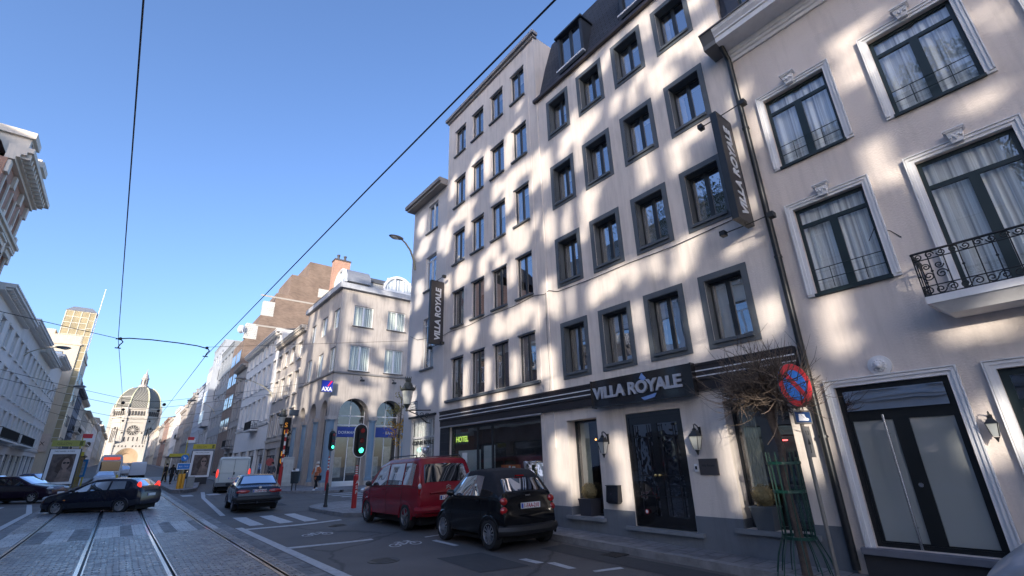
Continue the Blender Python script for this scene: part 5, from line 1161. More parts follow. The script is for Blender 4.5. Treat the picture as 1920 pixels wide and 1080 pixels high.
smart = dict(L=2.69, W=1.56, top=[(0, .62), (.03, .80), (.09, .98), (.14, 1.06), (.42, 1.40), (.62, 1.5), (1.1, 1.54), (1.6, 1.48), (2.12, 1.02), (2.5, .88), (2.65, .68), (2.69, .55)], belt=[(0, .6), (.1, .97), (1.0, .96), (2.1, .93), (2.6, .7), (2.69, .55)],
    bot=[(0, .30), (.3, .22), (2.4, .2), (2.69, .25)], plan=[(0, .86), (.08, .94), (.4, 1), (2.2, 1), (2.55, .93), (2.69, .8)], gh=.5, rw=.76, xr=.44, xf=2.31, R=.29, tw=.19, spokes=12, roofm=1, roofj=2, roofx=(.1, 1.45),
    side=[(.78, 1.95, 0, -.42)], wind=(1.62, 2.1), rear=(.16, .36), rearmat=MATS.get('none', carglass), rfrac=.86, seams=[(.72, 0), (1.95, 0)], trimx=(.1, 2.2), handles=[.85], mirror=1.82, plates=[(-.012, .80, '1-FAA-210', 1)],
    lamps=[(.07, .64, .90, .05, .09, .075, 'lamp_red'), (.055, .65, .73, .05, .09, .075, 'lamp_red'), (2.5, .58, .72, .1, .1, .08, 'headlight_clear')])
body_bk = paintcar('paint_black', (.006, .006, .007), .14)
sm = Car(smart).build('car', 'small black two seat convertible with twin round red lamps, parked beside the hotel', 'car', (6.93, 8.13, gz(6.9, 9)), pi / 2 - .02, dict(body=body_bk, roof=M('fabric_black', (.018, .018, .022), .95, var=.2, scale=20), mirror=body_bk))
def extra(root, nm, fn, mat, smooth=False): m_ = MB(); fn(m_); return m_.build(nm, mat, root, smooth=smooth)
extra(sm, 'brake_light', lambda m_: m_.box(.33, .37, -.11, .11, 1.36, 1.385), lampred)
extra(sm, 'rear_bumper', lambda m_: m_.tube([(.12, -.74, .36), (.0, -.6, .36), (-.03, -.3, .35), (-.03, .3, .35), (.0, .6, .36), (.12, .74, .36)], .1, 8), plasticb, True)
text('badge', 'smart', .06, rim_al, sm, (-.03 + .06, .1, .98), (radians(70), 0, -radians(90)), ext=.003)
extra(sm, 'seat', lambda m_: [m_.box(.62, .74, y - .2, y + .2, .6, 1.22) for y in (-.34, .34)] and None, plasticb)

berl = dict(L=4.38, W=1.81, sm=.02, top=[(0, .75), (.03, 1.0), (.07, 1.12), (.26, 1.62), (.36, 1.78), (.6, 1.83), (2.2, 1.80), (2.75, 1.68), (3.55, 1.13), (4.1, .98), (4.32, .8), (4.38, .6)], belt=[(0, .7), (.05, 1.05), (1.0, 1.06), (3.4, 1.0), (4.2, .85), (4.38, .6)],
    bot=[(0, .34), (.3, .28), (4.0, .22), (4.38, .3)], plan=[(0, .91), (.08, .965), (.5, 1), (3.4, 1), (4.1, .92), (4.38, .72)], gh=.7, rw=.84, xr=.76, xf=3.49, R=.325, spokes=5,
    side=[(.42, .98, .0, 0), (1.08, 2.02, 0, 0), (2.12, 3.35, 0, -.72)], wind=(2.8, 3.5), rear=(.09, .27), rfrac=.86, seams=[(1.02, 0), (2.07, 0), (3.3, 0)], trimx=(.1, 3.3), handles=[1.25, 2.3], mirror=3.2, plates=[(-.014, .78, '1-DLC-386', 1)],
    lamps=[(.02, .86, 1.12, .05, .055, .26, 'lamp_red'), (4.2, .72, .86, .16, .14, .1, 'headlight_clear')])
red = paintcar('paint_dark_red', (.22, .012, .022), .25)
be = Car(berl).build('car', 'dark red tall estate car with roof rails parked in front of the black convertible', 'car', (7.12, 11.75, gz(6.9, 13.5)), pi / 2 - .02, dict(body=red, rim=rim_dk, mirror=plasticb))
extra(be, 'lamp_window', lambda m_: [m_.ball((-.02, s_ * .87, 1.08), 1, 10, 8, 0, (.03, .05, .07)) for s_ in (1, -1)] and None, headm, True)
extra(be, 'rear_bumper', lambda m_: m_.tube([(.15, -.88, .5), (.0, -.78, .5), (-.05, -.4, .5), (-.05, .4, .5), (.0, .78, .5), (.15, .88, .5)], .09, 8), red, True)
extra(be, 'plate_bar', lambda m_: m_.tube([(-.0, -.55, .9), (-.03, 0, .92), (-.0, .55, .9)], .028, 6), red, True)
extra(be, 'emblem', lambda m_: [m_.tube([(-.0 + .0, -.07, 1.0 + d), (-.005, 0, 1.04 + d), (0, .07, 1.0 + d)], .011, 5) for d in (0, .045)] and None, rim_al)
extra(be, 'roof_rail', lambda m_: [m_.tube([(.55, s_ * .7, 1.79), (.62, s_ * .7, 1.86), (2.3, s_ * .68, 1.84), (2.5, s_ * .67, 1.76)], .016, 6) for s_ in (1, -1)] and None, plasticb)

vento = dict(L=4.38, W=1.70, top=[(0, .72), (.04, .93), (.35, .985), (.55, 1.02), (.98, 1.38), (1.25, 1.43), (2.3, 1.43), (3.1, 1.0), (3.9, .9), (4.3, .74), (4.38, .6)], belt=[(0, .7), (.1, .9), (.6, .96), (3.1, .93), (4.1, .8), (4.38, .6)],
    bot=[(0, .32), (.3, .24), (4.0, .22), (4.38, .3)], plan=[(0, .9), (.1, .96), (.5, 1), (3.6, 1), (4.2, .92), (4.38, .8)], gh=.42, rw=.76, xr=.9, xf=3.37, R=.29, spokes=7,
    side=[(.95, 1.75, .25, 0), (1.82, 2.98, 0, -.55)], wind=(2.35, 3.02), rear=(.60, .95), seams=[(1.78, 0), (2.95, 0), (1.0, 0)], trimx=(.1, 4.0), handles=[1.35, 2.0], mirror=2.8, plates=[(-.012, .78, '1-DFW-454', 1)],
    lamps=[(.03, .58, .76, .045, .27, .085, 'lamp_red'), (4.25, .6, .7, .1, .2, .07, 'headlight_clear')])
navy = paintcar('paint_dark_blue', (.012, .022, .045), .2)
ve = Car(vento).build('car', 'older dark blue saloon driving away at the zebra crossing behind the white van', 'car', (4.78, 22.9, gz(4.8, 24.5) + .02), pi / 2 - .06, dict(body=navy, rim=rim_dk))
extra(ve, 'rear_bumper', lambda m_: m_.tube([(.18, -.82, .48), (.0, -.76, .48), (-.05, -.4, .48), (-.05, .4, .48), (.0, .76, .48), (.18, .82, .48)], .12, 8), plasticb, True)
extra(ve, 'tow_hook', lambda m_: m_.tube([(0, .05, .34), (-.12, .05, .33), (-.16, .05, .4)], .025, 6), steel)
extra(ve, 'emblem', lambda m_: m_.lathe([(.05, -.03), (.05, .02)], (.0, 0, .92), 14, axis='x'), rim_al)

ducato = dict(L=5.1, W=2.05, sm=.02, top=[(0, 1.2), (.03, 2.1), (.08, 2.28), (.3, 2.34), (3.2, 2.3), (3.7, 2.1), (4.45, 1.35), (4.95, 1.0), (5.1, .7)], belt=[(0, 1.2), (.05, 1.3), (4.0, 1.25), (4.6, 1.1), (5.1, .7)],
    bot=[(0, .42), (.3, .36), (4.7, .25), (5.1, .3)], plan=[(0, .97), (.06, 1), (3.8, 1), (4.7, .93), (5.1, .75)], gh=1.0, rw=.90, xr=1.0, xf=4.05, R=.34, spokes=5, clad=2,
    side=[(3.2, 4.2, 0, -.3)], wind=(3.75, 4.4), rear=None, seams=[(3.1, 0), (1.6, 0)], trimx=(.1, 3.2), handles=[3.3, 1.8], mirror=4.05, plates=[(-.035, .92, '1-BHZ-504', 1)],
    lamps=[(.0, .97, 1.25, .05, .07, .28, 'lamp_red_lit'), (4.8, .75, .95, .2, .15, .14, 'headlight_clear')])
vwhite = paintcar('paint_dirty_white', (.52, .52, .47), .35)
va = Car(ducato).build('van', 'white panel van with lit brake lamps driving away past the dark blue saloon', 'van', (6.35, 39.3, gz(6.4, 41)), pi / 2 - .12, dict(body=vwhite, clad=M('van_grey_plastic', (.1, .1, .1), .7), rim=rim_dk, mirror=plasticb, lip=MATS.get('van_grey_plastic', plasticb)))
extra(va, 'rear_bumper', lambda m_: m_.box(-.1, .05, -.98, .98, .42, .66), MATS['van_grey_plastic'])
extra(va, 'door_gap', lambda m_: [m_.box(-.022, .0, -.008, .008, .68, 2.2), m_.box(-.024, 0, -.8, .8, 2.16, 2.175), m_.box(-.024, 0, -.84, -.825, .7, 2.16), m_.box(-.024, 0, .825, .84, .7, 2.16)] and None, plasticb)
extra(va, 'lock', lambda m_: m_.box(-.045, 0, -.07, .0, 1.15, 1.32), plasticb)

focus = dict(L=4.17, W=1.70, top=[(0, .78), (.04, .98), (.12, 1.08), (.5, 1.36), (.75, 1.43), (1.5, 1.46), (2.1, 1.42), (3.15, .98), (3.85, .82), (4.12, .64), (4.17, .5)], belt=[(0, .76), (.1, .98), (1.0, .97), (3.0, .88), (3.9, .75), (4.17, .5)],
    bot=[(0, .34), (.3, .24), (3.8, .2), (4.17, .26)], plan=[(0, .84), (.12, .95), (.5, 1), (3.3, 1), (3.95, .9), (4.17, .68)], gh=.46, rw=.76, xr=.72, xf=3.33, R=.30, spokes=8, clad=4,
    side=[(.68, 1.32, .1, .02), (1.42, 2.98, .0, -.72)], wind=(2.15, 3.08), rear=(.14, .5), rfrac=.8, seams=[(1.37, 0), (2.9, 0)], trimx=(.2, 3.9), handles=[1.62], mirror=2.72, plates=[(-.015, .72, '', 1)],
    lamps=[(.2, .66, 1.08, .10, .07, .2, 'lamp_red_lit'), (3.95, .6, .68, .2, .14, .09, 'headlight_clear'), (3.05, .853, .60, .05, .012, .025, 'lamp_orange')])
fbl = paintcar('paint_near_black_blue', (.008, .01, .022), .15)
fo_ = Car(focus).build('car', 'dark three door hatchback crossing the tram rails with lit red tail lamp', 'car', (1.42, 28.52, .02), pi - .595, dict(body=fbl, clad=M('dark_sill', (.016, .02, .03), .4), rim=rim_al))
sedan = dict(vento); sedan = {k: v for k, v in vento.items() if not str(k).startswith('mesh')}
sedan.update(L=4.0, top=[(0, .72), (.06, .98), (.2, 1.1), (.6, 1.4), (.9, 1.46), (1.9, 1.44), (2.9, 1.0), (3.7, .86), (3.95, .66), (4.0, .5)], belt=[(0, .7), (.1, .98), (2.8, .92), (3.7, .78), (4.0, .5)], bot=[(0, .32), (.3, .24), (3.7, .22), (4.0, .3)], plan=[(0, .85), (.1, .95), (.5, 1), (3.2, 1), (3.8, .9), (4.0, .75)], xr=.7, xf=3.15, side=[(.75, 1.55, .2, 0), (1.63, 2.75, 0, -.65)], wind=(1.98, 2.85), rear=(.22, .58), seams=[(1.6, 0), (2.75, 0)], trimx=(.2, 3.7), handles=[1.1, 1.8], mirror=2.5, plates=[(4.01, .5, '', 1)], R=.3,
    lamps=[(.1, .7, .95, .08, .08, .12, 'lamp_red'), (3.78, .58, .74, .17, .17, .09, 'headlight_clear')])
purple = paintcar('paint_dark_plum', (.02, .01, .022), .2)
Car(sedan).build('car', 'dark plum hatchback facing right, waiting at the left edge behind the crossing hatchback', 'car', (-5.75, 41.6, gz(0, 41)), -.56, dict(body=purple))
# traffic further away
def far(P, name, label, cat, x, y, col, rot, simple=True, cn=None, group=None, z=None, s=1.0):
    q = {k: v for k, v in P.items() if not str(k).startswith('mesh')}; m_ = paintcar('paint_' + cn, col, .3)
    o = Car(q).build(name, label, cat, (x, y, gz(x, y) if z is None else z), rot, dict(body=m_, rim=rim_dk, lip=m_), group, simple); return o
GT = 'cars waiting and driving on the left carriageway'
far(sedan, 'car', 'silver estate car half cut off at the left edge of the picture', 'car', -8.0, 49, (.5, .52, .55), -.3, cn='silver', group=GT)
far(sedan, 'car', 'blue car roof just showing over the plum hatchback, left', 'car', -5.9, 56, (.05, .09, .2), -.9, cn='mid_blue', group=GT)
tx = far(vento, 'taxi', 'pale taxi with orange roof edge behind the advertising panel on the left', 'taxi', -5.4, 62, (.5, .35, .2), -pi / 2 - .1, cn='taxi_beige', group=GT)
far(vento, 'car', 'silver blue saloon right behind the crossing hatchback on the tram bed', 'car', -.9, 62, (.45, .52, .62), pi / 2, cn='silver_blue', group='cars on the tram bed')
far(vento, 'car', 'white car far up the street on the tram bed', 'car', 1.0, 130, (.7, .7, .7), pi / 2, cn='white', group='cars on the tram bed')
far(sedan, 'car', 'grey car far up the street beside the stop', 'car', -.4, 88, (.2, .2, .22), pi / 2, cn='grey', group='cars on the tram bed')
far(ducato, 'van', 'white delivery van with yellow edge far up the street left of the waiting people', 'van', 2.4, 96, (.6, .62, .66), pi / 2, cn='van_white', z=gz(0, 96))
far(vento, 'car', 'silver car far up the street just left of the far delivery van', 'car', 1.2, 112, (.5, .5, .52), pi / 2, cn='silver_far', group='cars on the tram bed')
far(vento, 'car', 'dark blue car beyond the tram stop beside the advertising panel', 'car', 8.2, 78, (.02, .035, .07), pi / 2, cn='night_blue')
far(sedan, 'car', 'black car parked far up the street on the right', 'car', 9.4, 108, (.01, .01, .01), pi / 2, cn='jet')
# silver car nose, bottom right corner
cn_ = far(sedan, 'car', 'silver grey car of which only the rounded front shows in the bottom right corner', 'car', 7.2, -2.78, (.33, .34, .37), pi / 2 , cn='silver_grey', z=-.06)
# tram
tr = E('tram', 'white and blue tram with lit red destination display coming towards the camera', 'tram', (-.93, 84, gz(0, 84) + .05), 0)
mb = MB(); sec = [(-1.2, .35), (-1.25, .6), (-1.25, 2.2), (-1.1, 3.0), (-.9, 3.25), (.9, 3.25), (1.1, 3.0), (1.25, 2.2), (1.25, .6), (1.2, .35)]
mb.prism(sec, .25, 24); mb.prism([(a * .92, min(3.15, b_ * .97)) for a, b_ in sec], 0, .25); mb.build('body', M('tram_white', (.62, .66, .68), .3, var=.05), tr)
extra(tr, 'windscreen', lambda m_: m_.box(-1.02, 1.02, -.03, 0, 1.25, 2.45), carglass); extra(tr, 'destination_display', lambda m_: m_.box(-.85, .85, -.035, 0, 2.6, 2.95), M('display_red', (.1, .01, .01), .4, var=0, emit=(1, .1, .05), es=.25))
extra(tr, 'bumper', lambda m_: m_.box(-1.1, 1.1, -.06, 0, .35, .75), M('tram_yellow', (.55, .4, .05), .5))
for sd in (-1, 1):
    extra(tr, 'headlight', lambda m_: m_.ball((sd * .85, -.03, .95), .11, 10, 6), headm); extra(tr, 'side_windows', lambda m_: m_.box(sd * 1.252 - .004, sd * 1.252 + .004, .6, 23.5, 1.3, 2.3), carglass)
# ================================================================== SIGNS AND LAMPS ON THE FACADES
silver_l = M('letter_silver', (.5, .51, .55), .35, metal=.3, var=.03); signblk = M('sign_black', (.012, .012, .014), .12, var=.1, coat=.5)
hs = E('hotel_sign', 'wide black glossy name board with raised silver letters above the hotel door', 'sign', (XW, 7.59, 2.84), RF)
mb = MB(); mb.frustum((0, 2.67, -.16, -.125, .0), (0, 2.67, -.16, -.125, .62)); mb.box(.0, 2.67, -.26, -.16, 0, .62) ; mb.box(-.01, .02, -.27, -.12, -.01, .63); mb.box(2.65, 2.68, -.27, -.12, -.01, .63); mb.build('board', signblk, hs)
text('lettering', 'VILLA ROYALE', .36, silver_l, hs, (.1, -.285, .19), ext=.022, bold=.011, sx=1.03, space=.97)
dm_ = MB(); dm_.prism([(1.42, .50), (1.5, .6), (1.6, .48), (1.52, .42)], -.275, -.262); dm_.prism([(1.42, .08), (1.82, .14), (1.76, .06), (1.5, .02)], -.275, -.262); dm_.build('blue_diamond', M('sign_pale_blue', (.2, .32, .6), .4, var=0), hs)
def blade(y, z0, z1, x0, label, lamps):
    s = E('blade_sign', label, 'sign', (x0, y, z0)); w_ = .60; h = z1 - z0
    mb = MB(); mb.box(0, w_, -.06, .06, 0, h); mb.build('panel', M('sign_charcoal', (.055, .05, .05), .35, var=.05), s)
    mb = MB()
    for a in ((-.012, .0, 0, h), (w_, w_ + .012, 0, h)): mb.box(a[0], a[1], -.066, .066, a[2], a[3])
    mb.box(-.012, w_ + .012, -.066, .066, -.012, 0); mb.box(-.012, w_ + .012, -.066, .066, h, h + .012); mb.build('edge_frame', frame_dk, s)
    text('lettering', 'VILLA ROYALE', .33, M('letter_white', (.72, .72, .72), .5, var=0), s, (w_ * .72, -.07, .13), (radians(90), -radians(90), 0), ext=.006, bold=.012, sx=h / 2.52 * .98, shear=.12)
    mb = MB()
    for zz in (.2, h - .35): mb.tube([(w_, 0, zz), (w_ + .2, 0, zz)], .018, 6); mb.tube([(w_ + .02, .05, zz - .05), (w_ + .18, .02, zz + .05)], .01, 5)
    mb.build('wall_bracket', iron, s)
    for zz in (-.07, h + .07):
        mb = MB(); c = w_ * .5; mb.tube([(c, -.02, zz + (.06 if zz < 0 else -.06)), (c, -.02, zz), (c, -.5, zz + .02)], .012, 6); mb.tube([(c, .02, zz), (c, .42, zz)], .012, 6)
        for yy in (-.5, .42): mb.box(c - .07, c + .07, yy - .05, yy + .05, zz - .05, zz + .05)
        mb.build('spotlight_arm', iron, s)
    return s
blade(3.27, 5.86, 8.30, 8.09, 'upright black name sign with silver letters beside the drainpipe, upper right', True)
blade(15.2, 5.98, 8.52, 8.20, 'upright black name sign with silver letters on the far edge of the hotel', True)
def lantern(name, label, loc, rot, s=1.0, arm=True, group=None):
    """square coach lamp hanging from a scrolled wall arm; local -y points away from the wall"""
    o = E(name, label, 'wall lantern', loc, rot, group); mb = MB(); Y = -.2 * s
    mb.frustum((-.045 * s, .045 * s, Y - .045 * s, Y + .045 * s, -.3 * s), (-.085 * s, .085 * s, Y - .085 * s, Y + .085 * s, -.06 * s), 1)
    for a in (-1, 1):
        for c in (-1, 1): mb.tube([(a * .046 * s, Y + c * .046 * s, -.3 * s), (a * .088 * s, Y + c * .088 * s, -.055 * s)], .007 * s, 4)
    mb.frustum((-.1 * s, .1 * s, Y - .1 * s, Y + .1 * s, -.06 * s), (-.03 * s, .03 * s, Y - .03 * s, Y + .03 * s, .05 * s)); mb.lathe([(.035 * s, .05 * s), (.045 * s, .07 * s), (.012 * s, .1 * s), (.01 * s, .16 * s)], (0, Y, 0), 8)
    mb.lathe([(.05 * s, -.31 * s), (.03 * s, -.34 * s), (.008 * s, -.4 * s)], (0, Y, 0), 8); mb.build('lamp_head', [iron, lampglass], o)
    m2 = MB(); m2.box(-.025 * s, .025 * s, -.02, 0, -.1 * s, .12 * s); m2.tube([(0, -.01, .04 * s), (0, -.08 * s, .13 * s), (0, -.16 * s, .17 * s), (0, Y, .15 * s)], .011 * s, 6); m2.tube([(0, -.01, -.04 * s), (0, -.06 * s, -.02 * s), (0, -.1 * s, .06 * s)], .008 * s, 5); m2.build('arm', iron, o)
    return o
lantern('wall_lantern', 'black coach lantern left of the hotel door above the letter box', (XW, 7.42, 2.13), RF, 1.0, group='coach lanterns on the right-hand facades')
lantern('wall_lantern', 'black coach lantern right of the hotel door above the grey plaque', (XW, 5.09, 2.13), RF, 1.0, group='coach lanterns on the right-hand facades')
l3 = lantern('wall_lantern', 'black scroll arm lantern on the pink wall right of the black entrance', (XW, .97, 2.04), RF, .66, group='coach lanterns on the right-hand facades')
# historic lantern on an ornate bracket at the corner house
def royal(label, p, wall_x, s=1.0, group=None):
    o = E('street_lantern', label, 'street lantern', p, 0, group); mb = MB()
    mb.lathe([(.05 * s, -.1 * s), (.1 * s, 0), (.14 * s, .05 * s)], (0, 0, 0), 12); mb.lathe([(.13 * s, .05 * s), (.22 * s, .55 * s)], (0, 0, 0), 12, 1)
    mb.lathe([(.22 * s, .55 * s), (.3 * s, .6 * s), (.28 * s, .66 * s), (.2 * s, .72 * s), (.14 * s, .86 * s), (.1 * s, .9 * s), (.12 * s, .98 * s), (.1 * s, 1.05 * s), (.02 * s, 1.06 * s)], (0, 0, 0), 12)
    for k in range(8): a = k * pi / 4; mb.tube([(.28 * s * cos(a), .28 * s * sin(a), .62 * s), (.33 * s * cos(a), .33 * s * sin(a), .76 * s)], [.03 * s, .006 * s], 5); mb.tube([(.1 * s * cos(a), .1 * s * sin(a), 1.03 * s), (.13 * s * cos(a), .13 * s * sin(a), 1.12 * s)], [.02 * s, .005 * s], 4)
    mb.build('lamp_head', [M('lantern_green_black', (.05, .055, .05), .5, var=.2), lampglass], o)
    b_ = MB(); W_ = wall_x - p[0]; b_.tube([(0, 0, -.1 * s), (0, 0, -.22 * s)], .03 * s, 6); b_.tube([(-.05, 0, -.18 * s), (W_, 0, -.12 * s)], .022 * s, 6); b_.tube([(.1, 0, -.2 * s), (W_ * .45, 0, -.32 * s), (W_ * .85, 0, -.6 * s), (W_, 0, -.62 * s)], .02 * s, 6)
    for t, r in ((.4, .06), (.62, .1), (.85, .13)): b_.tube([(W_ * t + r * s * cos(k * .55) * (1 - k / 16), 0, -.22 * s - r * s + r * s * sin(k * .55) * (1 - k / 16)) for k in range(14)], .012 * s, 4)
    b_.build('bracket', iron, o); return o
royal('tall black crown topped lantern on a scrolled bracket at the corner house', (7.8, 15.9, 3.72), XW, .95, 'crown topped lanterns on brackets')
royal('far black lantern on a bracket beside the sushi shop sign', (10.9, 47.6, 5.4), XR, 1.3, 'crown topped lanterns on brackets')
# plaque, entry box, letter box, street plates, house number
g_ = E('name_plaque', 'grey metal name plaque right of the hotel door', 'plaque', (XW, 5.21, 1.37), RF); mb = MB(); mb.box(0, .38, -.025, -.004, 0, .29); mb.build('plate', M('plaque_grey', (.11, .10, .10), .35, metal=.4), g_); text('lettering', 'Villa Royale', .058, blackmat, g_, (.05, -.026, .15), ext=.001)
mb = MB(); mb.box(-.035, .035, -.04, 0, -.07, .07); mb.box(-.02, .02, -.046, -.04, -.03, .03, 1); tag(mb.build('door_intercom', [white_p, blackmat], None, (XW - .001, 5.27, 1.5), RF), 'small white intercom box between door and grey plaque', 'intercom')
lb_ = E('letter_box', 'black metal letter box with peaked lid left of the hotel door', 'letter box', (XW, 7.51, .78), RF); mb = MB(); mb.frustum((0, .33, -.16, -.003, .04), (0, .33, -.12, -.003, .36)); mb.frustum((.04, .29, -.13, -.02, 0), (0, .33, -.16, -.003, .04)); mb.box(-.01, .34, -.14, -.003, .36, .375); mb.build('box', M('box_black', (.02, .022, .028), .3, metal=.3), lb_)
mb = MB(); mb.box(.08, .25, -.150, -.14, .28, .31); mb.lathe([(.016, -.17), (.016, -.15)], (.165, 0, .2), 10, 1, axis='y'); mb.lathe([(.012, -.175), (.012, -.15)], (.165, 0, .1), 10, 1, axis='y'); mb.build('flap', [blackmat, steel], lb_)
sp_ = E('street_name_plate', 'small white enamel street name plate below the crown topped lantern', 'street sign', (XW, 17.55, 3.74), RF); mb = MB(); mb.box(0, .62, -.02, -.003, 0, .34); mb.build('plate', M('enamel_white', (.5, .5, .5), .4), sp_)
mb = MB(); mb.box(.03, .59, -.023, -.02, .02, .04); mb.box(.03, .59, -.023, -.02, .3, .32); mb.box(.03, .05, -.023, -.02, .02, .32); mb.box(.57, .59, -.023, -.02, .02, .32); mb.build('border', blackmat, sp_)
text('lettering', 'RUE ROYALE', .085, blackmat, sp_, (.07, -.022, .2), ext=.001, sx=.9); text('lettering', 'KONINGSSTRAAT', .065, blackmat, sp_, (.07, -.022, .09), ext=.001, sx=.85)
text_ = tag(text('house_number', '195', .14, white_p, None, (XW - .055, 14.95, 1.62), (radians(90), 0, RF), ext=.002, bold=.003), 'white house number on the dark tiled pier', 'house number')
nh = E('hotel_window_sign', 'green sign with glowing yellow HOTEL lettering in the shop window', 'sign', (XW + .2, 14.42, 2.30), RF); mb = MB(); mb.box(0, .8, -.01, .01, 0, .36); mb.prism([(.3, .36), (.36, .42), (.44, .42), (.5, .36)], -.01, .01); mb.tube([(.4, 0, .4), (.4, 0, .52)], .006, 4); mb.build('panel', M('sign_green', (.005, .06, .04), .4, var=0), nh)
text('lettering', 'HOTEL', .25, M('letter_yellow', (.6, .8, .1), .5, var=0, emit=(.6, .85, .15), es=.45), nh, (.06, -.016, .08), ext=.003, bold=.004, sx=.98)
mb = MB(); mb.box(-.45, .45, -.01, .01, -.17, .2); r_ = random.Random(3)
for i in range(26): x = r_.uniform(-.42, .36); z_ = r_.uniform(-.15, .14); mb.box(x, x + .08, -.016 - .001 * (i % 3), -.010, z_, z_ + .05, 1 + i % 3)
tag(mb.build('poster', [M('poster_orange', (.55, .16, .06), .6, var=.3, scale=9), M('poster_red', (.5, .04, .04), .6), M('poster_yellow', (.7, .5, .15), .6), white_p], None, (XW + .16, 11.3, 1.42), RF), 'colourful orange and red poster low in the hotel shop window', 'poster')
mb = MB(); mb.box(0, .02, -.02, .0, 0, .55); mb.box(.3, .32, -.02, 0, 0, .55); mb.box(0, .32, -.02, 0, .53, .55); mb.box(.04, .28, -.015, -.012, .02, .5, 1); tag(mb.build('menu_frame', [brass, white_p], None, (XW + .14, 10.15, 1.15), RF), 'gold framed menu standing at the right end of the hotel shop window', 'menu')
# planters with clipped balls
boxm = M('box_leaf_dry', (.30, .235, .11), .8, var=.4, scale=3); plm = M('planter_slate', (.05, .05, .06), .6, var=.1)
def planter(x, y, z, label, m=plm, taper=0):
    o = E('planter', label, 'planter', (x, y, z), RF, 'planters in the window niches'); mb = MB(); mb.frustum((-.17 + taper, .17 - taper, -.17 + taper, .17 - taper, 0), (-.19, .19, -.19, .19, .34)); mb.box(-.2, .2, -.2, .2, .34, .37); mb.build('pot', m, o)
    b_ = MB(); rr_ = random.Random(int(y * 10))
    for i in range(1100):
        v = Vector((rr_.gauss(0, 1), rr_.gauss(0, 1), rr_.gauss(0, 1))).normalized(); c = Vector((0, 0, .53)) + v * .185 * rr_.uniform(.8, 1.05); a = Vector((rr_.uniform(-1, 1), rr_.uniform(-1, 1), rr_.uniform(-1, 1))).normalized() * .015; d = a.cross(v).normalized() * .011
        b_.add([c - a, c + d, c + a, c - d], [(0, 1, 2, 3)])
    b_.ball((0, 0, .53), .155, 12, 9); b_.build('topiary_ball', boxm, o); return o
planter(XW + .19, 8.32, .465, 'dark planter with a dry clipped box ball in the niche left of the hotel door')
planter(XW + .1, 4.16, .505, 'grey tapered planter with a clipped box ball half hidden by the tree guard', frame_gr, .03)

# ================================================================== POLLARDED TREE, GUARD, NO PARKING SIGN
TX, TY = 8.04, 3.36; tz = gz(TX, TY) + .12
tree_ = E('bare_tree', 'bare pollarded street tree with a dense head of fine twigs inside a green guard', 'tree', (TX, TY, tz)); rt_ = random.Random(21)
tk = MB(); tk.tube([(0, 0, -.1), (.015, .01, .6), (-.02, .02, 1.2), (.02, -.01, 1.75), (0, .03, 2.1), (.01, .04, 2.5)], [.075, .06, .052, .055, .06, .09], 9)
knob = Vector((0, .03, 2.6)); tk.ball(tuple(knob), .12, 9, 7)
brn = []
for i in range(15):
    a = i * 2 * pi / 15 + rt_.uniform(-.2, .2); p = knob + Vector((0, 0, rt_.uniform(-.06, .1))); d = Vector((cos(a), sin(a), rt_.uniform(-.5, .5))).normalized(); P_ = [p]
    for k in range(5): d = (d + Vector((rt_.uniform(-.5, .5), rt_.uniform(-.5, .5), rt_.uniform(-.3, .35)))).normalized(); p = p + d * .10; P_.append(p)
    tk.tube(P_, [.03, .026, .022, .019, .016, .018], 6); brn += [(P_[-1], d), (P_[3], d), (P_[2], d)]
tk.build('trunk', M('bark_brown', (.10, .075, .06), .9, var=.4, scale=14, bump=.6), tree_, smooth=True)
tw_ = MB()
for P0, d0 in brn:
    for k in range(24):
        d = (d0 * .9 + Vector((rt_.gauss(0, .8), rt_.gauss(0, .8), rt_.gauss(.0, .65)))).normalized(); p = P0.copy(); L_ = rt_.uniform(.18, .5) if rt_.random() < .87 else rt_.uniform(.5, .9); cv = Vector((rt_.uniform(-.3, .3), rt_.uniform(-.3, .3), rt_.uniform(-.05, .42)))
        P_ = [p]
        for j in range(5): d = (d + cv * (1.2 if L_ > .5 else 1) + Vector((rt_.uniform(-.25, .25), rt_.uniform(-.25, .25), rt_.uniform(-.2, .2)))).normalized(); p = p + d * L_ / 5; P_.append(p)
        tw_.tube(P_, [.0085, .0075, .006, .005, .0035, .002], 3, cap=False)
        for _ in range(2):
            if rt_.random() < .6: q = P_[rt_.randint(1, 4)]; e = (d + Vector((rt_.uniform(-.9, .9), rt_.uniform(-.9, .9), rt_.uniform(-.4, .6)))).normalized(); e2_ = (e + Vector((rt_.uniform(-.4, .4), rt_.uniform(-.4, .4), .3))).normalized(); tw_.tube([q, q + e * L_ * .25, q + e * L_ * .25 + e2_ * L_ * .25], [.0045, .0035, .0018], 3, cap=False)
for k in range(26):
    a = rt_.uniform(0, 6.28); p = knob + Vector((cos(a), sin(a), 0)) * rt_.uniform(.1, .55) + Vector((0, 0, .1)); d = Vector((cos(a) * .5 + rt_.gauss(0, .15), sin(a) * .5 + rt_.gauss(0, .15), 1)).normalized(); L_ = rt_.uniform(.45, .95); P_ = [p]
    for j in range(5): d = (d + Vector((rt_.uniform(-.12, .12), rt_.uniform(-.12, .12), .05))).normalized(); p = p + d * L_ / 5; P_.append(p)
    tw_.tube(P_, [.007, .0062, .005, .004, .003, .002], 4, cap=False)
tw_.build('twigs', M('twig_brown', (.15, .11, .08), .8, var=.4, scale=5), tree_)
gd = E('tree_guard', 'dark green iron tree guard of slim bars with flared foot around the bare tree', 'tree guard', (TX, TY, tz)); mb = MB(); gm = M('guard_green', (.008, .05, .035), .35, var=.15)
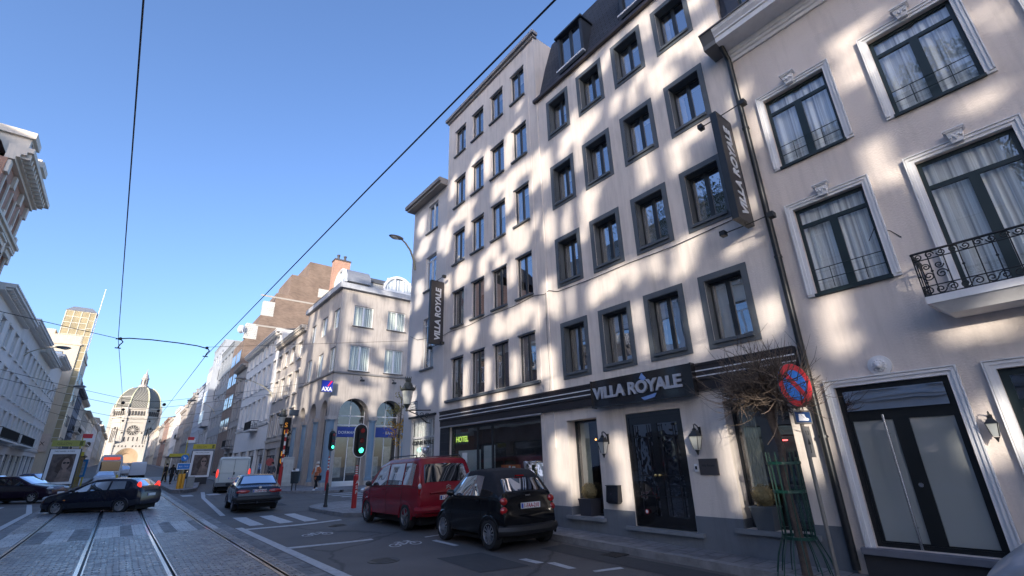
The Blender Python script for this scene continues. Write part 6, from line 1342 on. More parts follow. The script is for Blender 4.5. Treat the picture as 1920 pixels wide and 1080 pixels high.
for k in range(14):
    a = 2 * pi * k / 14; c, s_ = cos(a), sin(a); mb.tube([(.40 * c, .40 * s_, -.02), (.33 * c, .33 * s_, .25), (.215 * c, .215 * s_, .52), (.21 * c, .21 * s_, 1.1), (.225 * c, .225 * s_, 1.6 + .08 * (k % 2))], .009, 5)
mb.build('bars', gm, gd)
for zz, r in ((.5, .222), (1.12, .215), (1.52, .23)):
    h = MB(); h.lathe([(r, zz - .02), (r + .01, zz - .02), (r + .01, zz + .02), (r, zz + .02), (r, zz - .02)], (0, 0, 0), 20, cap=False); h.build('hoop', gm, gd)
for k in range(3): a = 2.0 + k * 2 * pi / 3; h = MB(); h.tube([(.21 * cos(a), .21 * sin(a), 1.1), (.05 * cos(a), .05 * sin(a), 1.1)], .006, 4); h.build('stay', gm, gd)
PX, PY = 8.02, 2.96; pz = gz(PX, PY) + .12
ns_ = E('no_parking_sign', 'round red and blue no parking sign, weathered, on a leaning looking grey post', 'traffic sign', (PX, PY, pz), -.35); gal = M('galvanised', (.24, .22, .19), .6, metal=.35, var=.2)
mb = MB(); mb.tube([(0, 0, -.1), (0, 0, 2.95)], .028, 10); mb.build('post', gal, ns_, smooth=True)
mb = MB(); mb.lathe([(.33, -.05), (.33, -.035), (.002, -.034)], (0, 0, 2.66), 40, 0, axis='y'); mb.lathe([(.333, -.052), (.235, -.053), (.235, -.0505), (.33, -.0505)], (0, 0, 2.66), 40, 1, axis='y', cap=False)
mb.prism([(-.205, 2.66 + .14), (-.14, 2.66 + .205), (.205, 2.66 - .14), (.14, 2.66 - .205)], -.0545, -.0515, 1)
mb.lathe([(.34, -.048), (.345, -.03), (.33, -.03)], (0, 0, 2.66), 40, 2, axis='y', cap=False); mb.build('disc', [M('sign_blue_worn', (.05, .25, .72), .5, var=.3, scale=9), M('sign_red_worn', (.7, .045, .05), .5, var=.3, scale=9), gal], ns_)
mb = MB(); mb.box(-.17, .17, -.05, -.035, 2.08, 2.27); mb.box(-.15, .15, -.053, -.05, 2.10, 2.25, 1); mb.prism([(-.10, 2.12), (.09, 2.12), (.11, 2.15), (.05, 2.17), (.03, 2.22), (-.08, 2.22)], -.056, -.053, 2); mb.tube([(-.17, -.04, 2.08), (.17, -.04, 2.08), (.17, -.04, 2.27), (-.17, -.04, 2.27), (-.17, -.04, 2.08)], .009, 5); mb.build('sub_plate', [gal, M('plate_navy', (.01, .05, .16), .5), white_p], ns_)
mb = MB(); mb.box(-.075, .075, -.05, -.033, 1.60, 2.04); mb.box(-.06, .06, -.053, -.05, 1.62, 2.02, 1); mb.prism([(-.03, 1.78), (.03, 1.78), (.0, 1.86)], -.056, -.053, 2); mb.box(-.005, .005, -.056, -.053, 1.66, 1.78, 2); ap = mb.build('arrow_plate', [gal, M('plate_dirty', (.2, .19, .17), .6, var=.3), blackmat], ns_); text('lettering', '13', .08, blackmat, ap, (-.04, -.054, 1.92), ext=.001)
# utility cover leaning at the plinth
mb = MB(); mb.prism([(0, -.05), (.0, .04), (.06, .30), (.62, .22), (.62, -.05)], -.06, -.024); tag(mb.build('cable_cover', M('cover_grey', (.14, .155, .175), .6, var=.2), None, (XW, 4.35, .12), RF), 'grey sheet metal cable cover low on the plinth behind the tree guard', 'cover')

# ================================================================== TRAFFIC LIGHTS, POSTS, BOLLARDS
redp = M('post_red', (.42, .02, .02), .45, var=.15); whp = M('post_white', (.65, .64, .6), .5, var=.1)
glow = M('lens_green', (.02, .6, .35), .3, var=0, emit=(.05, 1, .55), es=1.6); lr_ = M('lens_red_off', (.16, .012, .012), .2, var=0); lr2 = M('lens_red_dim', (.3, .02, .02), .2, var=0)
def striped(mb, z0, z1, r, n):
    for k in range(n): a = z0 + (z1 - z0) * k / n; c = z0 + (z1 - z0) * (k + 1) / n; mb.tube([(0, 0, a), (0, 0, c)], r, 10, k % 2)
def signal(x, y, z, label, H, s=1.0, rot=0.0, asp=False, border=True, low=1.15):
    o = E('traffic_light', label, 'traffic light', (x, y, z), rot, 'traffic lights at the crossing'); mb = MB(); mb.tube([(0, 0, -.1), (0, 0, low)], .1, 12); mb.lathe([(.1, low), (.06, low + .04)], (0, 0, 0), 12); mb.build('post_base', redp, o, smooth=True)
    mb = MB(); striped(mb, low + .02, H - .95 * s, .05, 9); mb.build('post', [redp, whp], o, smooth=True)
    mb = MB(); mb.tube([(0, 0, H - .95 * s), (0, 0, H + .75 * s)], .04, 8); mb.build('mast_tip', gal, o)
    w_, h = .26 * s, .62 * s; cz = H
    def oval(a, hh, n=10): return [(a * cos(t * pi / n), cz + hh - a + a * sin(t * pi / n)) for t in range(n + 1)] + [(-a * cos(t * pi / n), cz - hh + a - a * sin(t * pi / n)) for t in range(n + 1)]
    mb = MB(); mb.prism(oval(w_ * 1.05, h * 1.02), -.095, -.06, 0); 
    if border: mb.prism(oval(w_ * 1.16, h * 1.07), -.09, -.064, 1)
    mb.build('backing_board', [M('signal_black', (.015, .015, .016), .5), white_p], o)
    mb = MB(); mb.box(-.13 * s, .13 * s, -.2, -.096, cz - h * .78, cz + h * .78)
    for k in (-1, 0, 1): mb.tube([(.115 * s * cos(t), -.2 - .09 * (1 if abs(t - pi / 2) < 1.2 else 0) - .001, cz + .38 * s * k + .115 * s * sin(t)) for t in [pi * q / 10 for q in range(11)]], .012, 4)
    hd_ = mb.build('signal_head', MATS['signal_black'], o)
    for k, mt in ((1, lr2), (0, lr_), (-1, glow)): l = MB(); l.lathe([(.1 * s, -.205), (.095 * s, -.215), (.01, -.225)], (0, 0, cz + .38 * s * k), 18, axis='y'); l.build('lens', mt, hd_, smooth=True)
    if asp:
        for i, c in enumerate('ASP'): text('lettering', c, .17, whp, o, (-.05, -.105, .85 - .18 * i), ext=.003, bold=.004)
    return o
signal(7.50, 19.45, gz(7.5, 19.4) + .12, 'oval white rimmed traffic light showing green on a banded post by the red car', 2.48, 1.0, .15, True)
signal(10.95, 31.6 + 1.9, gz(11, 33) + .12, 'second traffic light, showing green on a banded post before the bank', 3.1, 1.05, .5, border=False)
o = E('marker_post', 'slim red and white banded post on the far pavement behind the dark saloon', 'post', (9.55, 39.8, gz(9.5, 39) + .12)); mb = MB(); mb.tube([(0, 0, 0), (0, 0, 1.5)], .13, 10); mb.build('post_base', redp, o, smooth=True); mb = MB(); striped(mb, 1.5, 4.2, .07, 9); mb.build('post', [redp, whp], o, smooth=True)
mb = MB(); mb.lathe([(.09, 0), (.09, .06), (.065, .1), (.06, .5), (.05, .62), (.07, .66), (.05, .72), (.065, .8), (.04, .88), (.015, .92)], (0, 0, 0), 14); tag(mb.build('bollard', iron, None, (6.95, 21.1, gz(7, 21.1) + .12), smooth=True), 'black cast iron bollard at the kerb corner left of the red car', 'bollard')
wb = E('waste_bin', 'dark public waste bin with paper sticking out on the far corner', 'waste bin', (9.3, 35.4, gz(9, 35) + .12)); mb = MB(); mb.tube([(0, 0, 0), (0, 0, 1.4)], .04, 6); mb.tube([(.25, .0, 0), (.25, .0, .5)], .03, 6); mb.build('leg', iron, wb)
mb = MB(); mb.lathe([(.24, .45), (.3, 1.15), (.3, 1.2)], (.13, 0, 0), 14); mb.build('bin', M('bin_dark', (.02, .03, .035), .6), wb, smooth=True); mb = MB(); mb.ball((.2, -.05, 1.25), .12, 7, 5); mb.ball((.0, .05, 1.22), .1, 7, 5); mb.box(.1, .3, -.1, 0, 1.2, 1.36); mb.build('rubbish', white_p, wb)
# young street tree with a few yellow leaves at the corner house
yt = E('young_tree', 'slim young street tree with a few yellow autumn leaves beside the corner house', 'tree', (13.2, 27.8, .35)); tk = MB(); tk.tube([(0, 0, -.2), (.05, 0, 1.5), (0, .05, 3), (.08, 0, 4.6), (.05, 0, 5.6)], [.06, .055, .045, .03, .01], 6); ry = random.Random(4); lf = MB()
for i in range(34):
    z0_ = ry.uniform(2.3, 5.4); a = ry.uniform(0, 6.28); d = Vector((cos(a), sin(a), ry.uniform(-.3, .6))); p = Vector((.04, 0, z0_)); q = p + d * ry.uniform(.4, 1.0); tk.tube([p, (p + q) / 2 + Vector((0, 0, .08)), q], [.016, .01, .004], 4)
    for k in range(22):
        c = p.lerp(q, ry.uniform(.35, 1.05)) + Vector((ry.gauss(0, .1), ry.gauss(0, .1), ry.gauss(-.05, .1))); u_ = Vector((ry.uniform(-1, 1), ry.uniform(-1, 1), ry.uniform(-1, 1))).normalized() * .055; v_ = u_.cross(Vector((ry.uniform(-1, 1), ry.uniform(-1, 1), .3))).normalized() * .045
        lf.add([c - u_, c + v_, c + u_, c - v_], [(0, 1, 2, 3)], 0 if z0_ < 4.1 else 1)
tk.build('trunk', M('bark_young', (.12, .10, .07), .9, var=.3), yt); lf.build('crown', [M('leaf_yellow', (.5, .27, .03), .7, var=.3, scale=4), M('leaf_olive', (.25, .2, .05), .7, var=.4, scale=4)], yt)
# ================================================================== STREET LAMPS ON WALL ARMS
def arm_lamp(label, wx, y, z, reach, rise, s=1.0, group='cobra head lamps on curved wall arms'):
    o = E('street_lamp', label, 'street lamp', (wx, y, z), 0, group); sg = -1 if wx > 0 else 1; mb = MB(); P_ = [(0, 0, 0), (sg * .12 * reach, 0, .35 * rise), (sg * .38 * reach, 0, .68 * rise), (sg * .75 * reach, 0, .92 * rise), (sg * reach, 0, rise)]
    mb.tube(P_, [.05, .05, .045, .04, .035], 7); mb.tube([(sg * .12 * reach, 0, .35 * rise), (0, 0, .3 * rise)], .03, 5); mb.build('arm', M('lamp_pole_beige', (.34, .31, .22), .6, var=.1), o, smooth=True)
    mb = MB(); c = (sg * (reach + .33 * s), 0, rise + .05); mb.ball(c, 1, 14, 8, 0, (.42 * s, .17 * s, .1 * s)); mb.build('lamp_head', M('lamp_head_grey', (.12, .12, .12), .4, var=.1), o, smooth=True)
    mb = MB(); mb.ball((c[0] + sg * .08 * s, c[1], c[2] - .03 * s), 1, 12, 7, 0, (.26 * s, .14 * s, .11 * s)); mb.build('lamp_glass', lampglass, o, smooth=True); return o
arm_lamp('cobra head lamp on a curved arm high on the corner house', 8.74, 17.75, 10.0, .72, 1.3, .85)
arm_lamp('cobra head lamp on a curved arm on the long white row house', 12, 58.4, 9.2, 3.0, 1.8, 1.4)
arm_lamp('cobra head lamp far along the right side on the blue grey building', 12, 104, 11.5, 3.4, 2.2, 1.8)
arm_lamp('cobra head lamp on the second house of the white row on the left', -10, 68, 13.2, 2.2, 1.2, 1.6)
arm_lamp('cobra head lamp at the end of the white row on the left', -10, 92, 12.3, 2.6, 1.2, 1.8)
# ================================================================== OVERHEAD TRAM WIRES
wire = M('wire_black', (.012, .012, .014), .5, var=0)
def line(name, label, pts, r, sag=0.0):
    mb = MB(); P_ = []
    for a, c in zip(pts, pts[1:]):
        a, c = Vector(a), Vector(c); n = 8
        for i in range(n): t = i / n; p = a.lerp(c, t); p.z -= sag * 4 * t * (1 - t); P_.append(p)
    P_.append(Vector(pts[-1])); mb.tube(P_, r, 5, cap=False); return tag(mb.build(name, wire), label, 'overhead wire', 'overhead wires of the tram')
line('tram_wire', 'long black contact wire running up over the left track', [(-.66, -3, 5.63), (-.66, 4.25, 5.6), (-.82, 18.5, 5.6), (-.67, 33, 5.75), (-.7, 60, 6.0), (-.8, 110, 6.6), (-.8, 200, 9)], .0085)
line('tram_wire', 'long black contact wire slanting up to the top centre over the right track', [(2.4, -3, 5.62), (2.24, 2.0, 5.6), (2.1, 5.8, 5.6), (1.66, 20, 5.6), (1.72, 41, 5.8), (1.76, 70, 6.1), (1.7, 120, 6.9), (1.8, 200, 9)], .011)
line('span_wire', 'thin cross wire coming from the left edge to the hanger bracket', [(-10, 20.8, 7.4), (-3.76, 20, 6.36), (-.91, 20, 5.92)], .010)
line('span_wire', 'thin cross wire running from the hanger bracket to the corner house', [(1.6, 20, 5.94), (9.2, 19.0, 7.0)], .007)
br = E('wire_hanger', 'thick black hanger rod with hooked insulators joining the two contact wires', 'bracket', (0, 20, 0)); mb = MB(); mb.tube([(-.95, 0, 5.9), (-.6, 0, 5.97), (0, 0, 6.0), (.8, 0, 5.99), (1.35, 0, 5.96), (1.66, 0, 5.9)], .02, 7); mb.build('rod', wire, br)
for x in (-.83, 1.66):
    mb = MB(); mb.ball((x, 0, 5.92), .055, 8, 6); mb.tube([(x, 0, 5.92), (x + .09, 0, 5.82), (x + .02, 0, 5.7), (x, 0, 5.6)], .02, 5); mb.tube([(x - .08, 0, 5.6), (x + .08, 0, 5.6)], .02, 5); mb.build('insulator', wire, br)
for k, (y_, z_, za, lab) in enumerate(((44, 7.6, 9.0, 'pair of thin cross wires above the tram stop, nearer one'), (52, 7.9, 9.2, 'pair of thin cross wires above the tram stop, farther one'), (70, 8.4, 9.6, 'thin cross wire in front of the church dome'), (95, 8.6, 10.4, 'lowest thin cross wire in front of the church'))):
    line('span_wire', lab, [(-10, y_ + 1, za), (-.75, y_, z_ - .9), (1.7, y_, z_ - .95), (12, y_ - 1, za - .2)], .013 + .003 * k, .1)
    mb = MB(); mb.ball((1.72, y_, z_ - 1.2), .12, 8, 6); mb.ball((-.7, y_, z_ - 1.2), .12, 8, 6); tag(mb.build('wire_clamp', wire), 'pair of black clamps holding the contact wires under cross wire number %s from the camera' % ['one', 'two', 'three', 'four'][k], 'clamp')
# ================================================================== TRAM STOP: PANELS, SHELTERS, SIGNS
yel = M('stop_yellow', (.55, .45, .04), .5, var=.1); yelg = M('stop_yellow_green', (.38, .38, .08), .5, var=.1); alu = M('alu_frame', (.5, .5, .52), .4, metal=.5)
def adpanel(x, y, z, w_, h, rot, label, ysign=yel, dim=False):
    o = E('advertising_panel', label, 'advertising panel', (x, y, z), rot, 'lit advertising panels at the tram stops'); mb = MB(); mb.box(-w_ / 2 - .06, w_ / 2 + .06, .0, .22, .0, h + .08); mb.box(-w_ / 2 + .1, w_ / 2 - .1, .05, .17, -.6, 0); mb.build('case', M('case_dark', (.03, .03, .035), .4), o)
    mb = MB(); mb.box(-w_ / 2, w_ / 2, -.012, -.002, .04, h + .04); sh2 = mb.build('poster', white_p, o)
    text('lettering', 'MICHAEL KORS', .15, blackmat, sh2, (-w_ * .36, -.015, h - .17), ext=.001, sx=w_ / 1.55)
    mb = MB(); a = w_ * .39; mb.box(-a, a, -.016, -.0125, .22, h - .32); mb.build('photo_area', M('photo_brown', (.12, .09, .08), .6, var=.75, scale=2.2), sh2)
    pc = MB(); cx, cz = .12 * w_, h * .60; pc.prism([(cx + .13 * w_ * cos(t * .4), cz + .17 * w_ * sin(t * .4) * 1.35) for t in range(16)], -.019, -.0165, 0); pc.prism([(cx + .03 * w_ + .2 * w_ * cos(t * .4), cz + .05 + .22 * w_ * sin(t * .4) * 1.3) for t in range(16)], -.0184, -.0167, 3); pc.prism([(cx - .05 * w_, cz - .12 * w_), (cx + .06 * w_, cz - .12 * w_), (cx + .1 * w_, h * .36), (cx - .04 * w_, h * .36)], -.0188, -.0166, 0); pc.prism([(-.1 * w_, .24), (.37 * w_, .24), (.37 * w_, h * .36), (.15 * w_, h * .46), (-.02 * w_, h * .4)], -.0185, -.0165, 2)
    for s_ in (-1, 1): pc.prism([(cx + .02 + s_ * .06 * w_ + .052 * w_ * cos(t * .524), cz + .05 + .042 * w_ * sin(t * .524)) for t in range(12)], -.022, -.0195, 1)
    pc.box(cx - .02, cx + .06, -.022, -.0195, cz + .05, cz + .07, 1); pc.prism([(cx - .3 * w_, h * .38), (cx - .12 * w_, h * .3), (cx - .13 * w_, cz + .1), (cx, cz + .25 * w_), (cx - .12 * w_, cz + .3 * w_), (cx - .28 * w_, cz)], -.0182, -.0166, 3); pc.build('portrait', [M('photo_skin', (.3, .21, .17), .6, var=.15, scale=3), blackmat, M('photo_coat', (.22, .16, .13), .6, var=.5, scale=3), M('photo_hair', (.07, .045, .035), .6, var=.4)], sh2)
    mb = MB(); mb.box(-w_ / 2 - .05, w_ / 2 + .12, .0, .2, h + .25, h + .70); sg_ = mb.build('stop_sign', ysign, o); mb = MB(); mb.box(w_ / 2 - .18, w_ / 2 + .02, -.006, 0, h + .3, h + .65); mb.build('corner_mark', M('mark_olive', (.12, .13, .02), .6), sg_); text('lettering', 'GILLON', .26, M('letter_olive', (.15, .15, .04), .6, var=0), sg_, (-w_ * .36, -.01, h + .37), ext=.002, sx=.95)
    return o
adpanel(6.35, 58, gz(0, 58) + .65, 1.75, 2.45, .0, 'advertising panel with sunglasses portrait under a yellow GILLON sign on the right island')
adpanel(-3.5, 51.6, gz(0, 51) + .62, 1.75, 2.55, -.05, 'larger advertising panel with sunglasses portrait under a yellow GILLON sign on the left island', yelg)
def shelter(x, y, label, w_=1.5, L_=6.0, group='tram stop shelters'):
    z = gz(0, y) + .25; o = E('tram_shelter', label, 'tram shelter', (x, y, z), 0, group); mb = MB()
    mb.box(-w_ / 2 - .15, w_ / 2 + .15, -.2, L_ + .2, 2.5, 2.62); mb.build('roof', M('shelter_brown', (.14, .11, .09), .5, var=.2), o); mb = MB(); mb.box(-w_ / 2 - .16, w_ / 2 + .16, -.24, -.2, 2.48, 2.8); mb.build('fascia', yel, o)
    for a in (-1, 1):
        for k in range(4): mb = MB(); yy = L_ * k / 3; mb.box(a * w_ / 2 - .04, a * w_ / 2 + .04, yy - .04, yy + .04, 0, 2.5); mb.build('post', M('post_ochre', (.3, .22, .06), .5), o)
    mb = MB(); mb.box(w_ / 2 - .01, w_ / 2 + .0, .05, L_ - .05, .3, 2.3); mb.build('glass_wall', glass_s, o); mb = MB(); mb.box(w_ / 2 - .5, w_ / 2 - .1, .6, L_ - .6, .42, .48); mb.box(w_ / 2 - .35, w_ / 2 - .25, .8, .9, 0, .42); mb.box(w_ / 2 - .35, w_ / 2 - .25, L_ - .9, L_ - .8, 0, .42); mb.build('bench', M('bench_wood', (.25, .17, .09), .6), o); return o
shelter(-3.4, 54.5, 'tram shelter with ochre posts on the left island'); shelter(5.0, 66, 'tram shelter with ochre posts behind the waiting people on the right island')
def stop_flag(x, y, label, top):
    z = gz(0, y) + .22; o = E('stop_pole', label, 'tram stop sign', (x, y, z), .1, 'tram stop poles'); mb = MB(); mb.tube([(0, 0, 0), (0, 0, top)], .05, 8); mb.build('pole', yel, o); mb = MB(); mb.box(-.1, .75, -.03, .03, top - .35, top + .1); mb.build('flag', white_p, o); mb = MB(); mb.box(-.05, .6, -.036, -.031, top - .05, top + .3); mb.build('red_band', M('flag_red', (.6, .03, .04), .5), o)
stop_flag(-2.9, 55, 'yellow stop pole with red and white flag on the left island', 4.0); stop_flag(5.7, 68, 'yellow stop pole with red and white flag on the right island', 4.4)
mp = E('map_panel', 'blue framed network map on yellow legs on the left island', 'map panel', (-2.85, 60, gz(0, 60) + .22), -.2); mb = MB(); mb.box(-.55, .55, -.04, .04, .8, 2.3); mb.build('frame', M('map_blue', (.03, .22, .5), .5), mp); mb = MB(); mb.box(-.4, .4, -.046, -.041, .95, 2.1); mb.build('map_sheet', M('map_sheet', (.35, .4, .42), .6, var=.6, scale=6), mp)
for s_ in (-1, 1): mb = MB(); mb.box(s_ * .45 - .05, s_ * .45 + .05, -.05, .05, 0, .8); mb.build('leg', yel, mp)
# island head: two amber posts, keep-right disc, blue plate
for x, lab in ((3.72, 'left one of the two amber plastic bollards on the island head'), (3.97, 'right one of the two amber plastic bollards on the island head')):
    mb = MB(); mb.lathe([(.13, 0), (.12, .05), (.11, 1.0), (.09, 1.04)], (0, 0, 0), 12); tag(mb.build('island_bollard', M('amber_plastic', (.8, .36, .02), .4, var=.05), None, (x, 44.6 + (x - 3.7), gz(0, 44) + .22), smooth=True), lab, 'bollard', 'amber bollards on the island head')
kr = E('keep_right_sign', 'blue disc with white arrow above a small blue plate on the island head', 'traffic sign', (3.85, 45.0, gz(0, 45) + .22)); mb = MB(); mb.tube([(-.1, 0, 0), (-.1, 0, 2.3)], .035, 8); mb.build('post', gal, kr)
bs = M('sign_bright_blue', (.02, .2, .55), .4, var=0); mb = MB(); mb.lathe([(.24, -.06), (.24, -.04)], (-.05, 0, 2.15), 20, axis='y'); dd = mb.build('disc', bs, kr); mb = MB(); Xa = Matrix.Translation((-.05, 0, 2.15)) @ Matrix.Rotation(radians(-45), 4, 'Y')
mb.box(-.12, .04, -.066, -.061, -.03, .03, 0, Matrix.Translation((-.05, 0, 2.15)) @ Matrix.Rotation(radians(45), 4, 'Y')); mb.prism([(.02, -.1), (.14, 0), (.02, .1)], -.066, -.061, 0, Matrix.Translation((-.05, 0, 2.15)) @ Matrix.Rotation(radians(45), 4, 'Y')); mb.build('arrow', white_p, dd)
mb = MB(); mb.box(-.42, .42, -.07, -.04, 1.32, 1.78); mb.box(-.38, .38, -.075, -.07, 1.36, 1.74, 1); pl = mb.build('plate', [white_p, bs], kr); text('lettering', 'BUS - TAXI', .12, white_p, pl, (-.3, -.078, 1.5), ext=.001)
mb = MB(); mb.box(0, .5, 0, .4, 0, .8); tag(mb.build('control_cabinet', M('cabinet_grey', (.3, .3, .28), .7, var=.15), None, (4.25, 45.2, gz(0, 45) + .22)), 'small grey control cabinet right of the amber bollards', 'cabinet')
# shop signs and small things further along the right side
su = E('shop_sign', 'tall narrow black shop sign with orange SUSHI letters on the row house', 'sign', (11.35, 48.8, 1.2)); mb = MB(); mb.box(0, .62, -.08, .08, 0, 5.0); mb.build('panel', blackmat, su); om = M('letter_orange', (.9, .4, .05), .5, var=0, emit=(1, .4, .05), es=.12)
for c, z_ in (('S', 4.1), ('U', 3.45), ('K', 1.55), ('U', .9)): text('lettering', c, .6, om, su, (.1, -.085, z_), ext=.003, bold=.01)
mb = MB(); mb.box(-.1, 1.8, -.3, .1, 0, .5); tag(mb.build('shop_board', M('board_navy', (.04, .06, .09), .5), None, (11.4, 46.9, 6.2)), 'dark projecting shop board at the seam between bank and row house', 'sign')
mb = MB(); mb.box(0, .8, 0, .5, 0, 2.2); mb.box(.05, .75, -.01, 0, .3, 2.0, 1); tag(mb.build('info_panel', [M('panel_pale', (.5, .52, .5), .5), M('panel_poster', (.6, .62, .58), .5, var=.2)], None, (10.3, 42.5, gz(10, 42) + .12)), 'pale free standing panel behind the slim banded post', 'panel')
tag(MB().lathe([(.3, -.03), (.3, .03)], (0, 0, 0), 18, axis='y').build('round_sign', M('sign_red_round', (.4, .08, .07), .5, var=.3, scale=6), None, (9.7, 44.4, 2.2)), 'small round reddish sign between the two men outside the shops', 'sign')
for i, (x, y, z, lab) in enumerate(((14.2, 37.55, 8.3, 'small floodlight on the string course of the bank, left'), (17.0, 37.55, 8.3, 'small floodlight on the string course of the bank, right'))):
    mb = MB(); mb.tube([(0, .2, .3), (0, -.1, .2), (0, -.2, 0)], .03, 5); mb.box(-.15, .15, -.35, -.1, -.12, .02); tag(mb.build('floodlight', iron, None, (x, y, z)), lab, 'floodlight', 'floodlights of the bank')

# ================================================================== PEOPLE
def skin(name, nodes, edges, parent, mat, sub=1):
    me = bpy.data.meshes.new(name); me.from_pydata([n[0] for n in nodes], edges, []); o = bpy.data.objects.new(name, me); COL.objects.link(o)
    md = o.modifiers.new('s', 'SKIN'); md.use_smooth_shade = True; sv = me.skin_vertices[0].data
    for i, n in enumerate(nodes): sv[i].radius = (n[1], n[1] if len(n) < 3 else n[2])
    sv[0].use_root = True; ms = o.modifiers.new('u', 'SUBSURF'); ms.levels = sub; ms.render_levels = sub
    dg = bpy.context.evaluated_depsgraph_get(); m2 = bpy.data.meshes.new_from_object(o.evaluated_get(dg)); bpy.data.objects.remove(o); m2.materials.clear(); m2.materials.append(mat); m2.name = name
    r = mobj(name, m2, parent); return r
skinm = M('skin', (.5, .3, .22), .6, var=.05)
def person(label, x, y, z, rot, coat, legs, hair, walk=.0, skirt=False, hat=None, arm=(0, 0), H=1.72, scarf=None, bag=None, group=None, shoe=None):
    """figure facing local -y"""
    o = E('person', label, 'person', (x, y, z), rot, group); k = H / 1.72; V = lambda a, b_, c: (a * k, b_ * k, c * k); w = walk
    lk, rk = V(.1, -.12 * w, .5), V(-.1, .10 * w, .5); la, ra = V(.1, -.22 * w, .09), V(-.1, .30 * w, .11 + .06 * w)
    le, re_ = V(.26, .04 + .08 * w - .1 * arm[0], 1.16), V(-.26, .02 - .1 * w - .1 * arm[1], 1.16); lh, rh = V(.24, -.02 - .3 * arm[0] + .05 * w, .92 + .22 * arm[0]), V(-.24, -.05 - .3 * arm[1] - .1 * w, .92 + .22 * arm[1])
    nodes = [(V(0, 0, .93), .13, .1), (V(0, 0, 1.1), .12, .09), (V(0, 0, 1.3), .145, .1), (V(0, 0, 1.42), .09, .07), (V(0, -.01, 1.5), .05), (V(0, -.015, 1.56), .07, .075), (V(0, -.02, 1.63), .078, .09), (V(0, -.01, 1.7), .055, .065),
             (V(.1, 0, .88), .085), (lk, .058), (la, .04), (tuple(Vector(la) + Vector((0, -.13, -.05)) * k), .035), (V(-.1, 0, .88), .085), (rk, .058), (ra, .04), (tuple(Vector(ra) + Vector((0, -.13, -.05)) * k), .035),
             (V(.17, 0, 1.4), .055), (le, .042), (lh, .03), (V(-.17, 0, 1.4), .055), (re_, .042), (rh, .03)]
    edges = [(0, 1), (1, 2), (2, 3), (3, 4), (4, 5), (5, 6), (6, 7), (0, 8), (8, 9), (9, 10), (10, 11), (0, 12), (12, 13), (13, 14), (14, 15), (3, 16), (16, 17), (17, 18), (3, 19), (19, 20), (20, 21)]
    for hi, hp, sg in ((18, lh, 1), (21, rh, -1)):
        hv = Vector(hp); pb_ = len(nodes); nodes.append((tuple(hv + Vector((0, -.01, -.07)) * k), .026, .016)); edges.append((hi, pb_))
        for f in range(4):
            b_ = hv + Vector((0, -.03 + .018 * f, -.1)) * k; t_ = b_ + Vector((-sg * .012, -.004, -.05 - .012 * (1 - abs(f - 1.4) / 2))) * k; i0 = len(nodes); nodes += [(tuple(b_), .008), (tuple(t_), .006)]; edges += [(pb_, i0), (i0, i0 + 1)]
        i0 = len(nodes); nodes += [(tuple(hv + Vector((-sg * .015, -.045, -.06)) * k), .009), (tuple(hv + Vector((-sg * .02, -.06, -.1)) * k), .006)]; edges += [(pb_, i0), (i0, i0 + 1)]
    bd = skin('body', nodes, edges, o, skinm)
    f = MB(); f.ball(V(0, -.115, 1.615), .016, 6, 5, 0, (1, 1.3, 1.4)); f.build('nose', skinm, bd); f = MB()
    for s_ in (-1, 1): f.ball(V(s_ * .032, -.1, 1.64), .011, 6, 4, 0)
    f.box(-.024 * k, .024 * k, -.108 * k, -.095 * k, 1.572 * k, 1.58 * k, 1); f.build('eyes_and_mouth', [blackmat, M('lip', (.3, .1, .09), .6, var=0)], bd)
    # trousers, shoes, coat, hair as separate garments
    tn = [(V(0, 0, .95), .15, .115), (V(.1, 0, .86), .1), (lk, .075), (tuple(Vector(la) + Vector((0, 0, .03))), .06), (V(-.1, 0, .86), .1), (rk, .075), (tuple(Vector(ra) + Vector((0, 0, .03))), .06)]
    skin('trousers', tn, [(0, 1), (1, 2), (2, 3), (0, 4), (4, 5), (5, 6)], o, legs)
    for a in (la, ra): s_ = MB(); s_.ball((a[0], a[1] - .06 * k, a[2] - .035 * k), .09 * k, 10, 6, 0, (.55, 1.45, .5)); s_.build('shoe', shoe or blackmat, o, smooth=True)
    lo = .62 if skirt else .84
    cn = [(V(0, 0, lo), .17, .14), (V(0, 0, 1.0), .165, .125), (V(0, 0, 1.28), .18, .125), (V(0, 0, 1.44), .1, .085), (V(.18, 0, 1.39), .075), (le, .062), (tuple(Vector(lh) + Vector((0, 0, .02))), .048), (V(-.18, 0, 1.39), .075), (re_, .062), (tuple(Vector(rh) + Vector((0, 0, .02))), .048)]
    skin('coat', cn, [(0, 1), (1, 2), (2, 3), (3, 4), (4, 5), (5, 6), (3, 7), (7, 8), (8, 9)], o, coat)
    h = MB(); h.ball(V(0, .015, 1.665), .1 * k, 14, 9, 0, (.95, 1.08, .95)); 
    if hair.name == 'hair_long': h.ball(V(0, .07, 1.55), .1 * k, 10, 8, 0, (.9, .6, 1.3))
    h.build('hair', hair, bd, smooth=True)
    if scarf: c = MB(); c.lathe([(.07 * k, 1.42 * k), (.11 * k, 1.45 * k), (.1 * k, 1.53 * k), (.07 * k, 1.55 * k)], (0, -.01, 0), 12); c.prism([(-.07 * k, 1.45 * k), (.05 * k, 1.45 * k), (.03 * k, 1.15 * k), (-.06 * k, 1.12 * k)], -.17, -.13); c.build('scarf', scarf, o, smooth=True)
    if hat: c = MB(); c.lathe([(.105 * k, 1.66 * k), (.108 * k, 1.72 * k), (.08 * k, 1.78 * k), (.01, 1.8 * k)], (0, 0, 0), 12); c.build('hat', hat, o, smooth=True)
